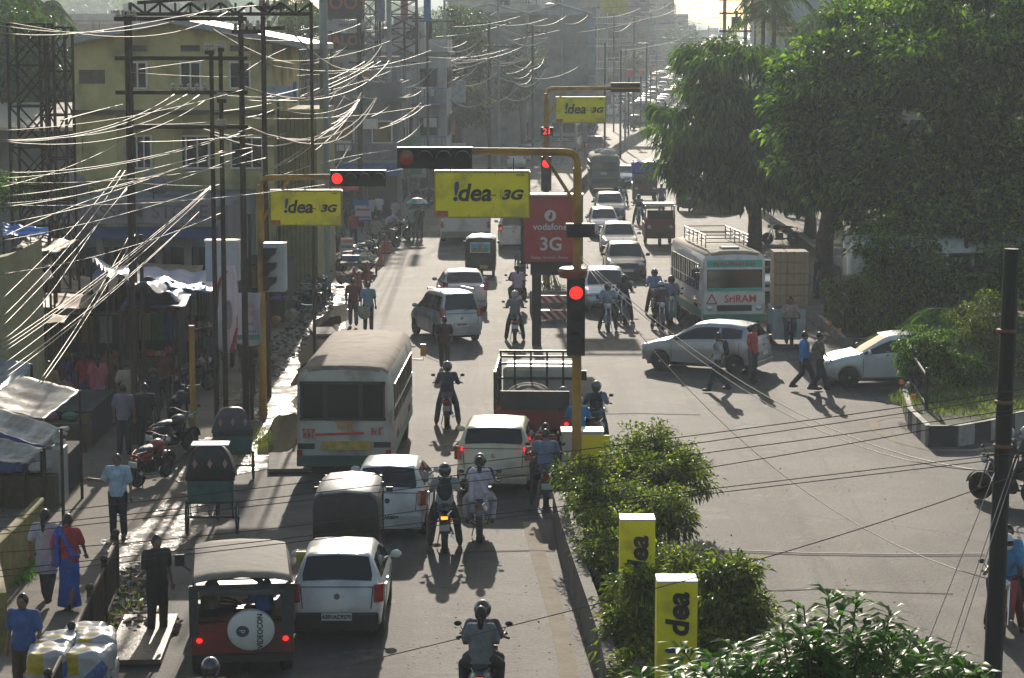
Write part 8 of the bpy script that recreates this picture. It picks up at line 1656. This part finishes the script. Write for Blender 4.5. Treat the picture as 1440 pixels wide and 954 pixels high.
walker(533, 318, 'stand', 30, 'man in white shirt beyond the bending man', shirt=(.5, .5, .52), trousers=(.04, .05, .07), group='pedestrians')
walker(546, 340, 'bend', -60, 'man bending over a parked motorcycle', shirt=(.3, .33, .4), trousers=DK, group='pedestrians')
walker(556, 325, 'stand', -30, 'man in pale shirt behind the bending man', shirt=(.35, .35, .34), trousers=DK, group='pedestrians')
walker(489, 325, 'stand', 10, 'man in black in front of the pole at the small red board', shirt=(.03, .03, .03), group='pedestrians')
walker(478, 360, 'stand', 0, 'man in grey green shirt right of the large grey pole', shirt=(.12, .15, .13), group='pedestrians')
walker(424, 398, 'walk', 10, 'woman with an orange shawl left of the large grey pole', shirt=(.3, .14, .06), trousers=DK, bottom='skirt', hair='hairlong', group='pedestrians')
walker(449, 412, 'sit', 40, 'man in white sitting by the foot of the large grey pole', shirt=(.42, .42, .42), trousers=(.05, .12, .2), group='pedestrians')
walker(500, 295, 'stand', 0, 'distant person in brown on the left footpath', shirt=(.15, .1, .07), group='distant pedestrians')
walker(515, 290, 'stand', 0, 'distant person in yellow on the left footpath', shirt=(.4, .3, .05), group='distant pedestrians')
walker(205, 638, 'stand', 0, 'man in black shirt behind the red scooter', shirt=DK, group='pedestrians')
walker(246, 628, 'bend', -30, 'man in black stooping beside the thin yellow post', shirt=(.025, .025, .03), group='pedestrians')
walker(625, 520, 'walk', 0, 'slim walker in dark red ahead of the lone motorcycle', shirt=(.05, .02, .02), trousers=(.06, .04, .03), scale=.95, group='pedestrians')
walker(930, 300, 'stand', 160, 'person in violet top beyond the red goods tempo', shirt=(.2, .14, .3), group='pedestrians')
walker(733, 405, 'stand', 0, 'person in grey standing behind the red sign box', shirt=(.12, .13, .15), group='pedestrians')
walker(1149, 420, 'stand', 90, 'person in black standing behind the carton tricycle', shirt=DK, group='pedestrians')
walker(1100, 400, 'stand', 90, 'person in shade beside the carton load', shirt=(.1, .1, .12), group='pedestrians') if False else None
rp = random.Random(9)
for i in range(26):
    Y = rp.uniform(150, 330); x = leftX(Y)-rp.uniform(.8, 3.5)
    person(rp.choice(['stand', 'walk', 'strideL']), (x, Y, zg(Y)+.02), rp.choice([0, 180, 10, 170]), 'distant pedestrian on the hazy left footpath', shirt=rp.choice([(.4, .4, .42), (.3, .05, .05), (.1, .15, .3), (.05, .05, .05), (.4, .3, .1), (.2, .3, .2)]), trousers=rp.choice([DK, (.05, .06, .1), (.2, .18, .15)]), group='distant pedestrians on the footpath')
for i in range(22):
    Y = rp.uniform(92, 165); x = leftX(Y)-rp.uniform(1.4, 3.4)
    person(rp.choice(['stand', 'walk', 'strideL']), (x, Y, .02), rp.choice([0, 180, 10, 170, 60]), 'pedestrian in the throng between the stalls and the parked motorcycles on the left', shirt=rp.choice([(.4, .4, .42), (.3, .05, .05), (.1, .15, .3), (.05, .05, .05), (.4, .3, .1), (.2, .3, .2), (.3, .15, .25)]), trousers=rp.choice([DK, (.05, .06, .1), (.2, .18, .15)]), group='throng on the left footpath')
for i in range(7):
    x = 905+rp.uniform(-30, 30); y = 190+i*4; 
    g = G(800+rp.uniform(0, 40), 188+i*1.5); c = copy_tree(rp.choice([BK, BR, BB])); c.location = (g.x, g.y, .01); c.rotation_euler = (0, 0, R(-5)); c['label'] = 'distant motorcycle riding off behind the grey coach'; c['group'] = 'distant motorcycles'
    onbike(c, 'ride', -.1, 'distant rider behind the grey coach', shirt=rp.choice([DK, WH, (.3, .05, .05)]), helmet=(.05, .05, .05), group='distant riders')
for i, (x, y, pn, s_, lb) in enumerate([(216, 612, 'walk', (.04, .04, .05), 'man in black with a bag between stalls and red scooter'), (232, 578, 'stand', (.15, .05, .05), 'man in dull red behind the thin yellow post'), (300, 545, 'stand', (.1, .12, .16), 'shopper in slate blue behind the twin poles'), (334, 520, 'walk', (.3, .28, .22), 'shopper in cream beside the pale banner'), (350, 560, 'stand', (.06, .07, .06), 'man in dark green left of the rusty yellow post'), (90, 612, 'bend', (.2, .1, .15), 'woman stooping over goods under the awnings'), (70, 600, 'stand', (.25, .2, .1), 'shopkeeper in ochre under the second awning'), (270, 520, 'stand', (.3, .05, .1), 'shopper in crimson under the silver tarpaulin'), (405, 425, 'stand', (.1, .1, .12), 'man in charcoal among the sacks left of the grey pole'), (388, 432, 'walk', (.3, .3, .33), 'man in pale grey among the sacks behind the signal post'), (462, 365, 'walk', (.08, .1, .18), 'man in navy right behind the large grey pole')]):
    walker(x, y, pn, [10, 170, 0, 20, 185][i % 5], lb, shirt=s_, group='pedestrians')
# people in the jeep
jp = [o for o in COL.objects if o.name.startswith('jeep')][0].location
person('sit', (jp.x-.38, jp.y-1.0, .46), -80, 'passenger in pale shirt slumped on the left bench of the jeep', shirt=(.22, .2, .18), group='jeep passengers'); person('sit', (jp.x+.5, jp.y-1.1, .46), 70, 'passenger in bright blue on the right bench of the jeep', shirt=(.04, .13, .4), group='jeep passengers')
# umbrella held up
u = thing('umbrella', 'green and white umbrella held over two pedestrians', 'umbrella', (um.location.x-.12, um.location.y+.15, 0))
b = MB(); N = 8
vs = [(0, 0, 2.12)]+[(.28*math.cos(2*math.pi*i/16), .28*math.sin(2*math.pi*i/16), 2.05) for i in range(16)]+[(.58*(1 if i % 2 == 0 else .93)*math.cos(2*math.pi*i/16), .58*(1 if i % 2 == 0 else .93)*math.sin(2*math.pi*i/16), 1.82) for i in range(16)]
fs = [(0, 1+i, 1+(i+1) % 16) for i in range(16)]+[(1+i, 17+i, 17+(i+1) % 16, 1+(i+1) % 16) for i in range(16)]
b.add(vs, fs); b.m = [(i//4) % 2 for i in range(16)]*2; b.build('canopy', [M('umb_green', (.05, .3, .2), .5), M('umb_white', (.5, .55, .5), .5)], u); MB().tube([(.14, .08, 1.3), (.02, .0, 2.12)], .01).build('shaft', CHROME, u)
sk = thing('sack', 'bulging pale sack of flowers held by the man in light blue', 'sack', (pb.location.x-.12, pb.location.y-.22, .45)); b = MB().ell((0, 0, .2), (.22, .17, .22), 12, 8)
for i in range(14): a = random.random()*6.3; b.ell((.16*math.cos(a), .12*math.sin(a), .28+random.random()*.12), (.06, .06, .06), 6, 4)
b.build('bundle', cloth((.4, .36, .24)), sk, smooth=True)
g = G(1112, 492); person('cycle', (g.x, g.y+.42, .05), 180, 'man in pale pink shirt pedalling the carton tricycle towards us', shirt=(.35, .26, .24), trousers=(.05, .05, .06), group='pedestrians')
bpy.data.scenes.remove(_TS)
